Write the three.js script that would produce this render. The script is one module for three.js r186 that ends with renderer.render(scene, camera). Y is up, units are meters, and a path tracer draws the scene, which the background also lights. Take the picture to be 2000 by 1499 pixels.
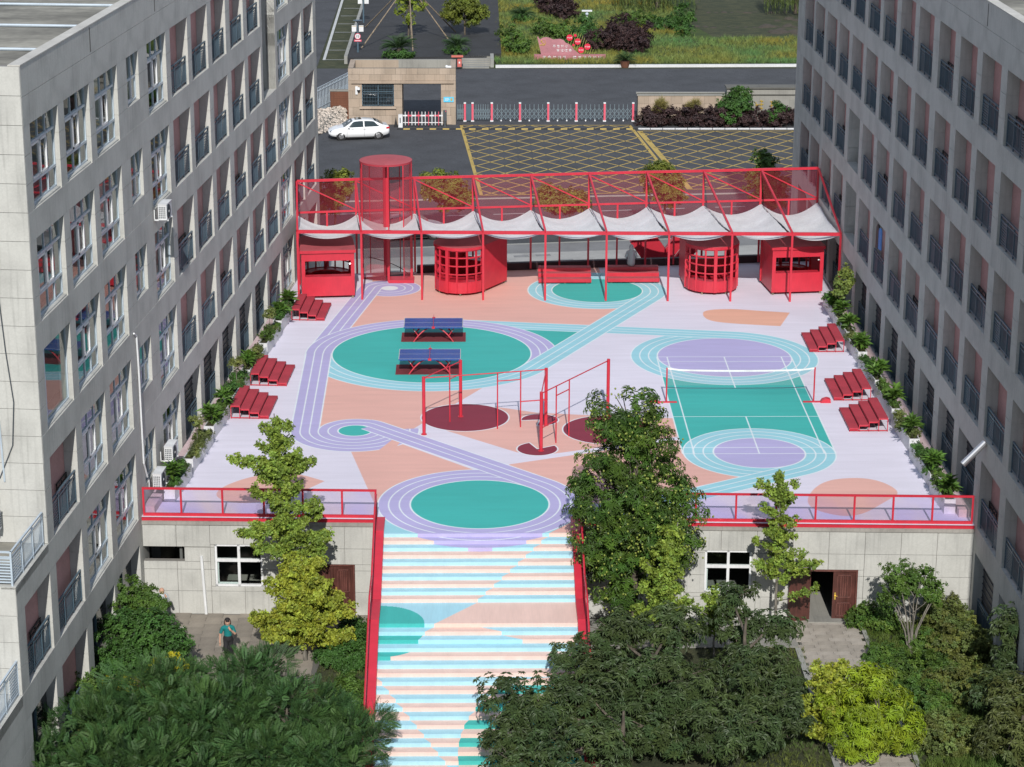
import * as THREE from 'three';
import { MarchingCubes } from 'three/addons/objects/MarchingCubes.js';
import { mergeVertices } from 'three/addons/utils/BufferGeometryUtils.js';

// ---------------------------------------------------------------- camera, sky, sun, exposure
const scene = new THREE.Scene();
const camera = new THREE.PerspectiveCamera(18.99, 1024 / 767, 1, 900);
camera.position.set(-8.311, 29.805, 99.343);
{
  const yaw = 0.01766, pitch = 0.30293;
  camera.lookAt(camera.position.x + Math.sin(yaw) * Math.cos(pitch), camera.position.y - Math.sin(pitch), camera.position.z - Math.cos(yaw) * Math.cos(pitch));
  camera.rotateZ(0.0032);
}
const renderer = new THREE.WebGLRenderer({ antialias: true });
renderer.setSize(1024, 767);
renderer.toneMapping = THREE.LinearToneMapping;
renderer.toneMappingExposure = 1.3;
renderer.shadowMap.enabled = true;
const sunDir = new THREE.Vector3(0.0095, 0.571, 0.821).normalize();
const SKY = 1.12;
{ // hazy bright sky, brighter and whiter towards the horizon
  const w = 256, h = 128, d = new Float32Array(w * h * 4);
  for (let j = 0; j < h; j++) for (let i = 0; i < w; i++) {
    const e = Math.max(0, (j + 0.5) / h * 2 - 1), t = Math.pow(e, 0.55), o = (j * w + i) * 4;        // row 0 is straight down
    d[o] = (0.40 * (1 - t) + 0.19 * t) * SKY; d[o + 1] = (0.43 * (1 - t) + 0.26 * t) * SKY; d[o + 2] = (0.47 * (1 - t) + 0.39 * t) * SKY; d[o + 3] = 1;
  }
  const t = new THREE.DataTexture(d, w, h, THREE.RGBAFormat, THREE.FloatType); t.mapping = THREE.EquirectangularReflectionMapping; t.magFilter = t.minFilter = THREE.LinearFilter; t.needsUpdate = true;
  scene.background = t; scene.environment = t;
}
const sun = new THREE.DirectionalLight(new THREE.Color(1.0, 0.965, 0.91), 3.5);
sun.target.position.set(-5, 0, 0); sun.position.copy(sunDir).multiplyScalar(150).add(sun.target.position);
sun.castShadow = true; sun.shadow.mapSize.set(4096, 4096); sun.shadow.radius = 1.2;
Object.assign(sun.shadow.camera, { left: -60, right: 60, top: 90, bottom: -90, near: 1, far: 400 });
scene.add(sun); scene.add(sun.target);

// ---------------------------------------------------------------- helpers
const G = -3.855;                                  // level of the street and the courtyard; the painted roof deck is y = 0
function mulberry(a) { return () => { a |= 0; a = a + 0x6D2B79F5 | 0; let t = Math.imul(a ^ a >>> 15, 1 | a); t = t + Math.imul(t ^ t >>> 7, 61 | t) ^ t; return ((t ^ t >>> 14) >>> 0) / 4294967296; }; }
let R = mulberry(11);
const rr = (a, b) => a + (b - a) * R();
const V = (x, y, z) => new THREE.Vector3(x, y, z);
const lerp = (a, b, t) => a + (b - a) * t;
const taken = {};
function numbered(n) { taken[n] = (taken[n] ?? -1) + 1; return taken[n] ? `${n}_${String(taken[n]).padStart(3, '0')}` : n; }
function tag(o, label, category, group, kind) { o.userData = { ...o.userData, label, category }; if (group) o.userData.group = group; if (kind) o.userData.kind = kind; return o; }
function thing(name, label, category, pos = [0, 0, 0], turn = 0, group) {
  const o = new THREE.Group(); o.name = numbered(name); o.position.set(...pos); o.rotation.y = turn; scene.add(o); return tag(o, label, category, group);
}
class GB {                                          // collects faces; uv are metres along the two axes a face lies in
  constructor() { this.p = []; this.n = []; this.u = []; }
  tri(a, b, c, nn) {
    const n = nn || new THREE.Vector3().subVectors(b, a).cross(new THREE.Vector3().subVectors(c, a)).normalize();
    const ax = Math.abs(n.x), ay = Math.abs(n.y), az = Math.abs(n.z);
    for (const q of [a, b, c]) {
      this.p.push(q.x, q.y, q.z); this.n.push(n.x, n.y, n.z);
      if (ay >= ax && ay >= az) this.u.push(q.x, -q.z); else if (ax >= az) this.u.push(q.z, q.y); else this.u.push(q.x, q.y);
    }
    return this;
  }
  quad(a, b, c, d) { return this.tri(a, b, c).tri(a, c, d); }
  obox(c, i, j, k) {
    const P = (s, t, u) => c.clone().addScaledVector(i, s).addScaledVector(j, t).addScaledVector(k, u);
    const a = P(-1, -1, -1), b = P(1, -1, -1), e = P(1, 1, -1), f = P(-1, 1, -1), g = P(-1, -1, 1), h = P(1, -1, 1), m = P(1, 1, 1), o = P(-1, 1, 1);
    return this.quad(g, h, m, o).quad(b, a, f, e).quad(h, b, e, m).quad(a, g, o, f).quad(o, m, e, f).quad(a, b, h, g);
  }
  box(x0, x1, y0, y1, z0, z1) { return this.obox(V((x0 + x1) / 2, (y0 + y1) / 2, (z0 + z1) / 2), V((x1 - x0) / 2, 0, 0), V(0, (y1 - y0) / 2, 0), V(0, 0, (z1 - z0) / 2)); }
  bar(a, b, w, h = w) {
    a = V(...a); b = V(...b);
    const d = b.clone().sub(a), L = d.length(); d.normalize();
    const up = Math.abs(d.y) > 0.95 ? V(0, 0, 1) : V(0, 1, 0), s = d.clone().cross(up).normalize(), t = s.clone().cross(d);
    return this.obox(a.clone().add(b).multiplyScalar(0.5), d.multiplyScalar(L / 2), t.multiplyScalar(h / 2), s.multiplyScalar(w / 2));
  }
  tube(a, b, r0, r1 = r0, n = 8, caps = true) {
    a = V(...a); b = V(...b);
    const d = b.clone().sub(a).normalize(), up = Math.abs(d.y) > 0.95 ? V(1, 0, 0) : V(0, 1, 0), s = d.clone().cross(up).normalize(), t = d.clone().cross(s);
    const ring = (c, r) => Array.from({ length: n }, (_, k) => { const f = k / n * Math.PI * 2; return c.clone().addScaledVector(s, Math.cos(f) * r).addScaledVector(t, Math.sin(f) * r); });
    const A = ring(a, r0), B = ring(b, r1);
    for (let k = 0; k < n; k++) {
      const m = (k + 1) % n; this.quad(A[k], A[m], B[m], B[k]);
      if (caps) { this.tri(a, A[m], A[k]); this.tri(b, B[k], B[m]); }
    }
    return this;
  }
  path(pts, r, n = 6, r1 = r) { for (let k = 0; k + 1 < pts.length; k++) { const f = k / (pts.length - 1), g = (k + 1) / (pts.length - 1); this.tube(pts[k], pts[k + 1], lerp(r, r1, f), lerp(r, r1, g), n); } return this; }
  plan(poly, y0, y1) {                              // poly in x,z
    const c = poly.map(([x, z]) => new THREE.Vector2(x, -z)); if (THREE.ShapeUtils.isClockWise(c)) { poly = poly.slice().reverse(); c.reverse(); }
    for (const [i, j, k] of THREE.ShapeUtils.triangulateShape(c, [])) {
      const P = (m, y) => V(poly[m][0], y, poly[m][1]);
      this.tri(P(i, y1), P(j, y1), P(k, y1)); if (y0 !== y1) this.tri(P(k, y0), P(j, y0), P(i, y0));
    }
    if (y0 !== y1) for (let m = 0; m < poly.length; m++) { const q = (m + 1) % poly.length, a = poly[m], b = poly[q]; this.quad(V(a[0], y0, a[1]), V(b[0], y0, b[1]), V(b[0], y1, b[1]), V(a[0], y1, a[1])); }
    return this;
  }
  elev(poly, z0, z1) {                              // poly in x,y, thick along z
    const c = poly.map(([x, y]) => new THREE.Vector2(x, y)); if (THREE.ShapeUtils.isClockWise(c)) { poly = poly.slice().reverse(); c.reverse(); }
    for (const [i, j, k] of THREE.ShapeUtils.triangulateShape(c, [])) {
      const P = (m, z) => V(poly[m][0], poly[m][1], z);
      this.tri(P(i, z1), P(j, z1), P(k, z1)); this.tri(P(k, z0), P(j, z0), P(i, z0));
    }
    for (let m = 0; m < poly.length; m++) { const q = (m + 1) % poly.length, a = poly[m], b = poly[q]; this.quad(V(a[0], a[1], z0), V(b[0], b[1], z0), V(b[0], b[1], z1), V(a[0], a[1], z1)); }
    return this;
  }
  add(geo, m) {
    let g = geo.index ? geo.toNonIndexed() : geo.clone(); if (m) g.applyMatrix4(m);
    const P = g.attributes.position, N = g.attributes.normal, U = g.attributes.uv;
    for (let i = 0; i < P.count; i++) { this.p.push(P.getX(i), P.getY(i), P.getZ(i)); this.n.push(N.getX(i), N.getY(i), N.getZ(i)); this.u.push(U ? U.getX(i) : P.getX(i), U ? U.getY(i) : P.getY(i)); }
    return this;
  }
  geo() {
    const g = new THREE.BufferGeometry();
    g.setAttribute('position', new THREE.Float32BufferAttribute(this.p, 3)); g.setAttribute('normal', new THREE.Float32BufferAttribute(this.n, 3)); g.setAttribute('uv', new THREE.Float32BufferAttribute(this.u, 2));
    return g;
  }
}
const gb = () => new GB();
function mesh(name, geo, mat, parent = scene) {
  const m = new THREE.Mesh(geo instanceof GB ? geo.geo() : geo, mat); m.name = parent === scene ? numbered(name) : name; m.castShadow = m.receiveShadow = true; parent.add(m); return m;
}
function structure(name, geo, mat, label) { const m = mesh(name, geo, mat); m.userData = { kind: 'structure', label }; return m; }
const sphere = (c, r, sx = 1, sy = 1, sz = 1, n = 12) => { const g = new THREE.SphereGeometry(r, n, Math.max(6, n * 0.7 | 0)); g.scale(sx, sy, sz); g.translate(...c); return g; };

// ---------------------------------------------------------------- procedural textures (tileable value noise)
function lattice(seed) { const r = mulberry(seed), a = new Float32Array(65536); for (let i = 0; i < 65536; i++) a[i] = r(); return a; }
const LAT = [lattice(1), lattice(2), lattice(3), lattice(4)];
function vn(x, y, px, py, s) {                      // periodic value noise, period px,py cells
  const a = LAT[s & 3], xi = Math.floor(x), yi = Math.floor(y); let fx = x - xi, fy = y - yi; fx = fx * fx * (3 - 2 * fx); fy = fy * fy * (3 - 2 * fy);
  const q = (i, j) => a[((((i % px) + px) % px) * 197 + (((j % py) + py) % py) * 331 + s * 7919) & 65535];
  return lerp(lerp(q(xi, yi), q(xi + 1, yi), fx), lerp(q(xi, yi + 1), q(xi + 1, yi + 1), fx), fy);
}
function fbm(u, v, fx, fy, oct, s) { let t = 0, w = 0.5, n = 0; for (let o = 0; o < oct; o++) { t += w * vn(u * fx, v * fy, fx, fy, s + o); n += w; w *= 0.5; fx *= 2; fy *= 2; } return t / n; }
function texture(size, tile, fn, srgb = true) {
  const d = new Uint8Array(size * size * 4);
  for (let j = 0; j < size; j++) for (let i = 0; i < size; i++) {
    const c = fn((i + 0.5) / size, (j + 0.5) / size), o = (j * size + i) * 4;
    for (let k = 0; k < 3; k++) d[o + k] = Math.max(0, Math.min(255, (typeof c === 'number' ? c : c[k]) * 255)); d[o + 3] = 255;
  }
  const t = new THREE.DataTexture(d, size, size); t.wrapS = t.wrapT = THREE.RepeatWrapping; t.magFilter = THREE.LinearFilter; t.minFilter = THREE.LinearMipmapLinearFilter; t.generateMipmaps = true;
  if (srgb) t.colorSpace = THREE.SRGBColorSpace; t.repeat.set(1 / tile, 1 / tile); t.needsUpdate = true; return t;
}
const T = {
  stone: texture(512, 5, (u, v) => { const s = fbm(u, v, 64, 3, 3, 0), m = fbm(u, v, 6, 6, 4, 1), f = fbm(u, v, 128, 128, 2, 2); const g = 0.80 + 0.16 * (m - 0.5) + 0.05 * (f - 0.5) - 0.20 * Math.max(0, s - 0.56) - 0.16 * Math.max(0, m - 0.58); return [g, g, g * 0.985]; }),
  asphalt: texture(512, 7, (u, v) => { const m = fbm(u, v, 5, 4, 4, 0), f = fbm(u, v, 170, 170, 2, 1), c = Math.abs(fbm(u, v, 4, 4, 3, 2) - 0.5); const g = 0.70 + 0.22 * (m - 0.5) + 0.28 * (f - 0.5) - (c < 0.006 ? 0.12 : 0); return [g, g, g * 1.01]; }),
  worn: texture(512, 6, (u, v) => { const m = fbm(u, v, 7, 7, 5, 3), f = fbm(u, v, 120, 120, 2, 0); return 0.87 + 0.18 * (m - 0.5) + 0.08 * (f - 0.5); }),
  paint: texture(256, 2.4, (u, v) => 0.93 + 0.10 * (fbm(u, v, 5, 5, 4, 1) - 0.5) + 0.05 * (fbm(u, v, 60, 12, 2, 2) - 0.5)),
  soil: texture(512, 4, (u, v) => { const m = fbm(u, v, 6, 6, 4, 1), f = fbm(u, v, 90, 90, 3, 2); return [0.62 + 0.4 * (m - 0.5) + 0.5 * (f - 0.5), 0.68 + 0.3 * (m - 0.5) + 0.5 * (f - 0.5), 0.5 + 0.3 * (m - 0.5) + 0.4 * (f - 0.5)]; }),
  bark: texture(128, 1, (u, v) => 0.7 + 0.5 * (fbm(u, v, 20, 4, 3, 1) - 0.5)),
  wood: texture(256, 1.2, (u, v) => { const m = fbm(u, v, 40, 3, 3, 0), s = fbm(u, v, 5, 5, 4, 2); return 0.78 + 0.3 * (m - 0.5) + 0.25 * (s - 0.5); }),
  roof: texture(512, 9, (u, v) => { const m = fbm(u, v, 9, 3, 4, 1), f = fbm(u, v, 40, 40, 3, 2); const g = 0.72 + 0.5 * (m - 0.5) + 0.15 * (f - 0.5); return [g, g * 0.99, g * 0.95]; }),
};
const lin = (r, g, b) => new THREE.Color().setRGB(r, g, b);
function std(c, o = {}) { const m = new THREE.MeshPhysicalMaterial({ roughness: 0.75, metalness: 0, side: THREE.DoubleSide, ...o }); m.color.copy(Array.isArray(c) ? lin(...c) : new THREE.Color(c)); return m; }
const M = {
  stone: std([0.74, 0.735, 0.71], { map: T.stone, bumpMap: T.stone, bumpScale: 0.004, roughness: 0.8 }),
  stoneCore: std([0.20, 0.19, 0.175], { roughness: 0.95 }),
  pink: std([0.60, 0.335, 0.315], { map: T.worn, roughness: 0.9 }),
  whitewall: std([0.62, 0.60, 0.55], { map: T.worn, roughness: 0.9 }),
  roof: std([0.42, 0.41, 0.38], { map: T.roof, roughness: 0.95 }),
  steel: std([0.085, 0.135, 0.175], { roughness: 0.45, map: T.paint }),
  alu: std([0.50, 0.58, 0.65], { roughness: 0.35, map: T.paint }),
  pvc: std([0.80, 0.81, 0.82], { roughness: 0.4, map: T.paint }),
  glass: std([0.78, 0.86, 0.83], { transmission: 1, thickness: 0, roughness: 0.015, ior: 1.6, metalness: 0 }),
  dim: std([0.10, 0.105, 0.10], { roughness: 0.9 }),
  curtain: std([0.55, 0.53, 0.48], { roughness: 0.95, map: T.worn }),
  louver: std([0.028, 0.028, 0.034], { roughness: 0.5 }),
  louverSlat: std([0.075, 0.078, 0.09], { roughness: 0.5 }),
  red: std([0.60, 0.026, 0.05], { roughness: 0.42, map: T.paint, clearcoat: 0.15, clearcoatRoughness: 0.4 }),
  redFelt: std([0.50, 0.045, 0.07], { roughness: 0.8, map: T.worn }),
  redRoof: std([0.52, 0.10, 0.12], { roughness: 0.75, map: T.worn }),
  darkKerb: std([0.045, 0.018, 0.022], { roughness: 0.7, map: T.worn }),
  meshRed: std([0.42, 0.03, 0.055], { roughness: 0.7, transparent: true, opacity: 0.2 }),
  canvas: std([0.88, 0.89, 0.91], { roughness: 0.95, transmission: 0.22, thickness: 0, map: T.worn }),
  deckSide: std([0.50, 0.47, 0.44], { map: T.stone }),
  white: std([0.78, 0.79, 0.80], { roughness: 0.55, map: T.worn }),
  pinkKerb: std([0.72, 0.55, 0.56], { roughness: 0.8, map: T.worn }),
  soil: std([0.10, 0.075, 0.05], { roughness: 1, map: T.soil }),
  asphalt: std([0.105, 0.11, 0.12], { map: T.asphalt, bumpMap: T.asphalt, bumpScale: 0.004, roughness: 0.9 }),
  asphaltDark: std([0.056, 0.058, 0.062], { map: T.asphalt, roughness: 0.92 }),
  pave: std([0.42, 0.415, 0.40], { map: T.worn, roughness: 0.9 }),
  paveDark: std([0.24, 0.24, 0.245], { map: T.worn, roughness: 0.9 }),
  kerb: std([0.46, 0.46, 0.44], { map: T.stone, roughness: 0.9 }),
  yellow: std([0.56, 0.40, 0.11], { map: T.worn, roughness: 0.8 }),
  roadWhite: std([0.60, 0.61, 0.60], { map: T.worn, roughness: 0.8 }),
  granite: std([0.60, 0.47, 0.37], { map: T.stone, roughness: 0.7 }),
  granite2: std([0.54, 0.43, 0.34], { map: T.stone, roughness: 0.7 }),
  granite3: std([0.64, 0.51, 0.41], { map: T.stone, roughness: 0.7 }),
  conc: std([0.42, 0.41, 0.385], { map: T.stone, roughness: 0.9 }),
  concDark: std([0.20, 0.195, 0.18], { map: T.stone, roughness: 0.95 }),
  brick: std([0.25, 0.10, 0.06], { map: T.stone, roughness: 0.9 }),
  bark: std([0.20, 0.165, 0.125], { map: T.bark, bumpMap: T.bark, bumpScale: 0.02, roughness: 0.95 }),
  barkPale: std([0.34, 0.31, 0.26], { map: T.bark, roughness: 0.95 }),
  pole: std([0.50, 0.39, 0.27], { map: T.bark, roughness: 0.9 }),
  door: std([0.13, 0.042, 0.032], { map: T.wood, roughness: 0.45, clearcoat: 0.3 }),
  doorHi: std([0.22, 0.085, 0.07], { map: T.wood, roughness: 0.35, clearcoat: 0.3 }),
  blueTop: std([0.012, 0.075, 0.33], { roughness: 0.35, map: T.paint }),
  black: std([0.018, 0.018, 0.02], { roughness: 0.6 }),
  grille: std([0.06, 0.07, 0.08], { roughness: 0.6 }),
  rubber: std([0.02, 0.02, 0.021], { roughness: 0.9 }),
  chrome: std([0.55, 0.55, 0.56], { roughness: 0.3, metalness: 0.9 }),
  gold: std([0.72, 0.50, 0.10], { roughness: 0.35, metalness: 0.6 }),
  signBlue: std([0.10, 0.50, 0.72], { roughness: 0.5 }),
  gatePink: std([0.66, 0.10, 0.15], { roughness: 0.5 }),
  maroon: std([0.25, 0.028, 0.05], { roughness: 0.8, map: T.worn }),
};
// ---------------------------------------------------------------- painted roof deck (paint laid out in metres on its own sheet)
const PAINT = { base: '#d2cedb', salmon: '#d6a79c', purple: '#aca6ce', blue: '#93c6d2', teal: '#3ba9a2', maroon: '#7f2a3c', line: '#d6dee2' };
const DX = -21.2, DZ = -18, DW = 31.8, DD = 41, PPM = 49.9;
function deckTexture() {
  const cv = document.createElement('canvas'); cv.width = Math.round(DW * PPM); cv.height = Math.round(DD * PPM);
  const c = cv.getContext('2d'); c.scale(PPM, PPM); c.translate(-DX, -DZ);
  const PI = Math.PI;
  const poly = (col, pts) => { c.fillStyle = col; c.beginPath(); pts.forEach(([x, z], i) => i ? c.lineTo(x, z) : c.moveTo(x, z)); c.closePath(); c.fill(); };
  const disc = (col, x, z, r) => { c.fillStyle = col; c.beginPath(); c.arc(x, z, r, 0, 2 * PI); c.fill(); };
  const ringLine = (x, z, r, a0 = 0, a1 = 2 * PI) => { c.strokeStyle = PAINT.line; c.lineWidth = 0.055; c.beginPath(); c.arc(x, z, r, a0, a1); c.stroke(); };
  const blob = (col, pts) => {                     // smooth closed outline
    c.fillStyle = col; c.beginPath(); const n = pts.length;
    for (let i = 0; i < n; i++) { const a = pts[i], b = pts[(i + 1) % n], mx = (a[0] + b[0]) / 2, mz = (a[1] + b[1]) / 2; if (!i) { const p = pts[n - 1]; c.moveTo((p[0] + a[0]) / 2, (p[1] + a[1]) / 2); } if (a[2]) { c.lineTo(a[0], a[1]); c.lineTo(mx, mz); } else c.quadraticCurveTo(a[0], a[1], mx, mz); }
    c.closePath(); c.fill();
  };
  const tang = (c1, r1, c2, r2, side) => { const dx = c2[0] - c1[0], dz = c2[1] - c1[1]; return Math.atan2(dz, dx) + side * Math.acos((r1 - r2) / Math.hypot(dx, dz)); };
  const track = (col, path, w = 1.2) => {            // path(d): draws the way at sideways offset d
    c.strokeStyle = col; c.lineWidth = w; c.lineCap = 'butt'; c.lineJoin = 'round'; c.beginPath(); path(0); c.stroke();
    c.strokeStyle = PAINT.line; c.lineWidth = 0.055; for (const d of [-0.5, -1 / 6, 1 / 6, 0.5]) { c.beginPath(); path(d * w); c.stroke(); }
  };
  c.fillStyle = PAINT.base; c.fillRect(DX, DZ, DW, DD);
  // salmon fields
  poly(PAINT.salmon, [[-13.6, -18], [-13.4, -13], [-14.1, -4.9], [-13.6, -2], [-6, -2], [-7.6, -6], [-2.62, -5.28], [-1.34, -8.14], [-1.9, -18]]);
  poly(PAINT.salmon, [[-14.7, 2], [-14.65, 10.4], [-13.1, 9.2], [-10.9, 10.43], [-7.91, 4.6], [-10, 2]]);
  poly(PAINT.salmon, [[-9.41, 10.44], [-8.4, 6.95], [-7.2, 7.36], [-5.66, 8.09], [-3.62, 8.44], [0.1, 8.9], [0.2, 11.2], [-4.36, 13.04], [-5.4, 13.45], [-6.58, 13.17]]);
  poly(PAINT.salmon, [[-6.93, 14.62], [-4.18, 13.44], [0.3, 11.55], [2, 14], [1.92, 16.18], [0.38, 17.1], [-2.6, 19.1], [-4.9, 19]]);
  poly(PAINT.salmon, [[-13.3, 12.4], [-11.9, 19.5], [-8, 19], [-7.6, 16], [-12.4, 10.8]]);
  blob(PAINT.salmon, [[-14.02, 16.49, 1], [-15.3, 15.45], [-16.69, 15.75], [-17.79, 16.9], [-18.1, 17.94], [-17.61, 18.75], [-16.6, 18.95], [-15.24, 18.32]]);
  blob(PAINT.salmon, [[4.2, 18.4], [5.1, 16.6], [6.4, 16.2], [7.35, 16.6], [7.9, 17.9], [7.3, 18.7], [5.69, 20.75], [4.2, 19.8]]);
  blob('#d9a690', [[2.72, -6.9], [2.9, -7.9], [4.2, -8.15], [5.2, -7.85], [7.02, -7.41, 1], [6.26, -5.03, 1], [4.24, -5.44], [3.0, -5.9]]);
  poly(PAINT.teal, [[-6.4, -4.6], [-3.38, -4.1], [-4.55, -1.8]]);
  // court
  poly(PAINT.teal, [[0, 0], [6.1, 0], [6.1, 13.4], [0, 13.4]]);
  const C1 = [-10.2, -0.65], C2 = [-2.1, -11.62], C3 = [3.06, 0.03], C4 = [3.06, 13.29], C5 = [-12.5, -12.1], C6 = [-13.15, 10.4], C7 = [-8.08, 19.02];
  // blue tracks: along the court's upper ring, and from the big circle to the ring under the platform benches
  const a1 = tang(C1, 5.13, C3, 3.63, -1);
  track(PAINT.blue, d => { c.moveTo(C1[0] + Math.cos(a1) * (5.13 + d), C1[1] + Math.sin(a1) * (5.13 + d)); c.arc(...C3, 3.63 + d, a1, a1 + 2 * PI); });
  const a2 = tang(C1, 5.13, C2, 2.87, 1);
  track(PAINT.blue, d => { c.arc(...C2, 2.87 + d, a2, a2 - 2 * PI, true); c.lineTo(C1[0] + Math.cos(a2) * (5.13 + d), C1[1] + Math.sin(a2) * (5.13 + d)); });
  const a2b = a2;
  // the straight that runs to the upper ring must not cross what it passes
  track(PAINT.blue, d => { c.arc(...C1, 5.13 + d, PI, a2b, true); c.lineTo(C2[0] + Math.cos(a2) * (2.87 + d), C2[1] + Math.sin(a2) * (2.87 + d)); });
  track(PAINT.blue, d => { c.moveTo(C1[0] + Math.cos(a1) * (5.13 + d), C1[1] + Math.sin(a1) * (5.13 + d)); c.lineTo(C3[0] + Math.cos(a1) * (3.63 + d), C3[1] + Math.sin(a1) * (3.63 + d)); });
  disc(PAINT.teal, ...C2, 2.27); ringLine(...C2, 2.27);
  // lower court ring with its tail to the lower left
  const dir = Math.atan2(17.95 - 16.06, 1.46 - 4.44), n4 = dir - PI / 2;
  track(PAINT.blue, d => c.arc(...C4, 2.43 + d, 0, 2 * PI));
  track(PAINT.blue, d => { const r = 2.43 + d, x = C4[0] + Math.cos(n4) * r, z = C4[1] + Math.sin(n4) * r; c.arc(...C4, r, n4 - 1.2, n4); c.lineTo(x + Math.cos(dir) * 9.5, z + Math.sin(dir) * 9.5); });
  disc(PAINT.purple, ...C3, 3.03); ringLine(...C3, 3.03); disc(PAINT.purple, ...C4, 1.82); ringLine(...C4, 1.82);
  // purple track: small ring at the back, big circle's upper arc, left straight, lower ring, diagonal, front ring
  const a5 = tang(C5, 0.97, C1, 5.13, 1);
  track(PAINT.purple, d => c.arc(...C5, 0.97 + d, 0, 2 * PI), 1.15);
  track(PAINT.purple, d => { c.moveTo(C5[0] + Math.cos(a5) * (0.97 + d), C5[1] + Math.sin(a5) * (0.97 + d)); c.arc(...C1, 5.13 + d, a5, PI, true); c.lineTo(C6[0] - (2.05 + d), C6[1]); }, 1.15);
  disc(PAINT.line, ...C5, 0.38);
  track(PAINT.purple, d => c.arc(...C1, 5.13 + d, PI, a2 + 2 * PI));
  track(PAINT.purple, d => { c.moveTo(C1[0] - (5.13 + d), C1[1]); c.lineTo(C6[0] - (2.05 + d), C6[1]); c.arc(...C6, 2.05 + d, PI, -0.1, true); }, 1.15);
  track(PAINT.blue, d => { c.moveTo(C1[0] + Math.cos(a2 + 0.02) * (5.13 + d), C1[1] + Math.sin(a2 + 0.02) * (5.13 + d)); c.lineTo(C2[0] + Math.cos(a2) * (2.87 + d), C2[1] + Math.sin(a2) * (2.87 + d)); });
  disc(PAINT.teal, ...C1, 4.52); ringLine(...C1, 4.52);
  poly(PAINT.salmon, [[-11.2, 10.55], [-10.9, 10.43], [-11.5, 12.9], [-12.1, 12.9]].map(q => q));
  disc(PAINT.purple, ...C6, 1.52); for (const r of [0.7, 1.1, 1.5]) ringLine(...C6, r);
  const a6 = tang(C6, 0.94, C7, 3.2, -1);
  track(PAINT.purple, d => { c.moveTo(C6[0] + Math.cos(a6) * (0.94 + d), C6[1] + Math.sin(a6) * (0.94 + d)); c.arc(...C7, 3.2 + d, a6, a6 + 2 * PI); });
  track(PAINT.purple, d => { c.arc(...C6, 0.94 + d, a6 - 0.4, a6); c.arc(...C7, 3.2 + d, a6, a6 + 0.6); });
  disc(PAINT.teal, ...C6, 0.69); ringLine(...C6, 0.69);
  // strip in front of the stair head
  c.save(); c.beginPath(); c.rect(-11.8, 20.62, 7.3, 2); c.clip();
  poly(PAINT.blue, [[-12, 20], [-4, 20], [-4, 23], [-12, 23]]); poly(PAINT.salmon, [[-4.4, 20.6], [-4, 23], [-5.6, 22.1], [-4.6, 20.8]]);
  c.restore();
  track(PAINT.purple, d => c.arc(...C7, 3.2 + d, 0, 2 * PI));
  track(PAINT.purple, d => { c.moveTo(C6[0] + Math.cos(a6) * (0.94 + d), C6[1] + Math.sin(a6) * (0.94 + d)); c.arc(...C7, 3.2 + d, a6, a6 + 0.9); });
  disc(PAINT.teal, ...C7, 2.59); ringLine(...C7, 2.59);
  // exercise rounds
  const round = (x, z, r, a0, a1) => { c.fillStyle = PAINT.maroon; c.strokeStyle = PAINT.line; c.lineWidth = 0.06; c.beginPath(); if (a0 === undefined) c.arc(x, z, r, 0, 2 * PI); else { c.moveTo(x, z); c.arc(x, z, r, a0, a1); c.closePath(); } c.fill(); c.stroke(); };
  round(-8.66, 8.7, 1.83); round(-2.8, 10.36, 1.86); round(-5.56, 9.05, 0.78, -3.25, 1.75); round(-5.76, 12.75, 0.82, -0.55, 4.35);
  // badminton lines
  c.strokeStyle = PAINT.line; c.lineWidth = 0.05; const L = (x0, z0, x1, z1) => { c.beginPath(); c.moveTo(x0, z0); c.lineTo(x1, z1); c.stroke(); };
  for (const z of [0, 0.76, 4.72, 8.68, 12.64, 13.4]) L(0, z, 6.1, z); c.lineWidth = 0.055; for (const x of [0, 0.46, 5.64, 6.1]) L(x, 0, x, 13.4); L(3.05, 0, 3.05, 4.72); L(3.05, 8.68, 3.05, 13.4);
  // wear: scuffs and roller grain of the coating
  const im = c.getImageData(0, 0, cv.width, cv.height), d = im.data;
  for (let j = 0; j < cv.height; j++) for (let i = 0; i < cv.width; i++) {
    const u = i / 2048, v = j / 2048, g = 1 + 0.055 * (fbm(u, v, 12, 16, 3, 0) - 0.5) + 0.05 * (fbm(u, v, 24, 190, 2, 2) - 0.5) + 0.03 * (LAT[3][(i * 131 + j * 7877) & 65535] - 0.5), o = (j * cv.width + i) * 4;
    d[o] *= g; d[o + 1] *= g; d[o + 2] *= g;
  }
  c.putImageData(im, 0, 0);
  const t = new THREE.CanvasTexture(cv); t.colorSpace = THREE.SRGBColorSpace; return t;
}
const zFront = x => 20.3 + (x + 20.45) * 0.0379;
const xLeft = z => -20.5 + (20.3 - z) * 0.09557;
const xRight = z => 9.95 - (21.45 - z) * 0.00676;
const zRear = x => -14.35 - (x + 17.2) * 0.1175;
const deckPoly = [[-20.5, 20.3], [-11.78, zFront(-11.78)], [-11.78, 22.1], [-4.55, 22.1], [-4.55, zFront(-4.55)], [9.95, zFront(9.95)], [xRight(-18), zRear(9.7) - 0.35], [xLeft(-14.3), zRear(-17.2) - 0.35]];
{
  const t = deckTexture(); const g = gb().plan(deckPoly, 0, 0).geo(), P = g.attributes.position, U = g.attributes.uv;
  for (let i = 0; i < P.count; i++) U.setXY(i, (P.getX(i) - DX) / DW, 1 - (P.getZ(i) - DZ) / DD);
  structure('painted_deck_floor', g, std([1, 1, 1], { map: t, roughness: 0.72 }), 'pastel painted roof deck with ring tracks and a badminton court');
}
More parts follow.
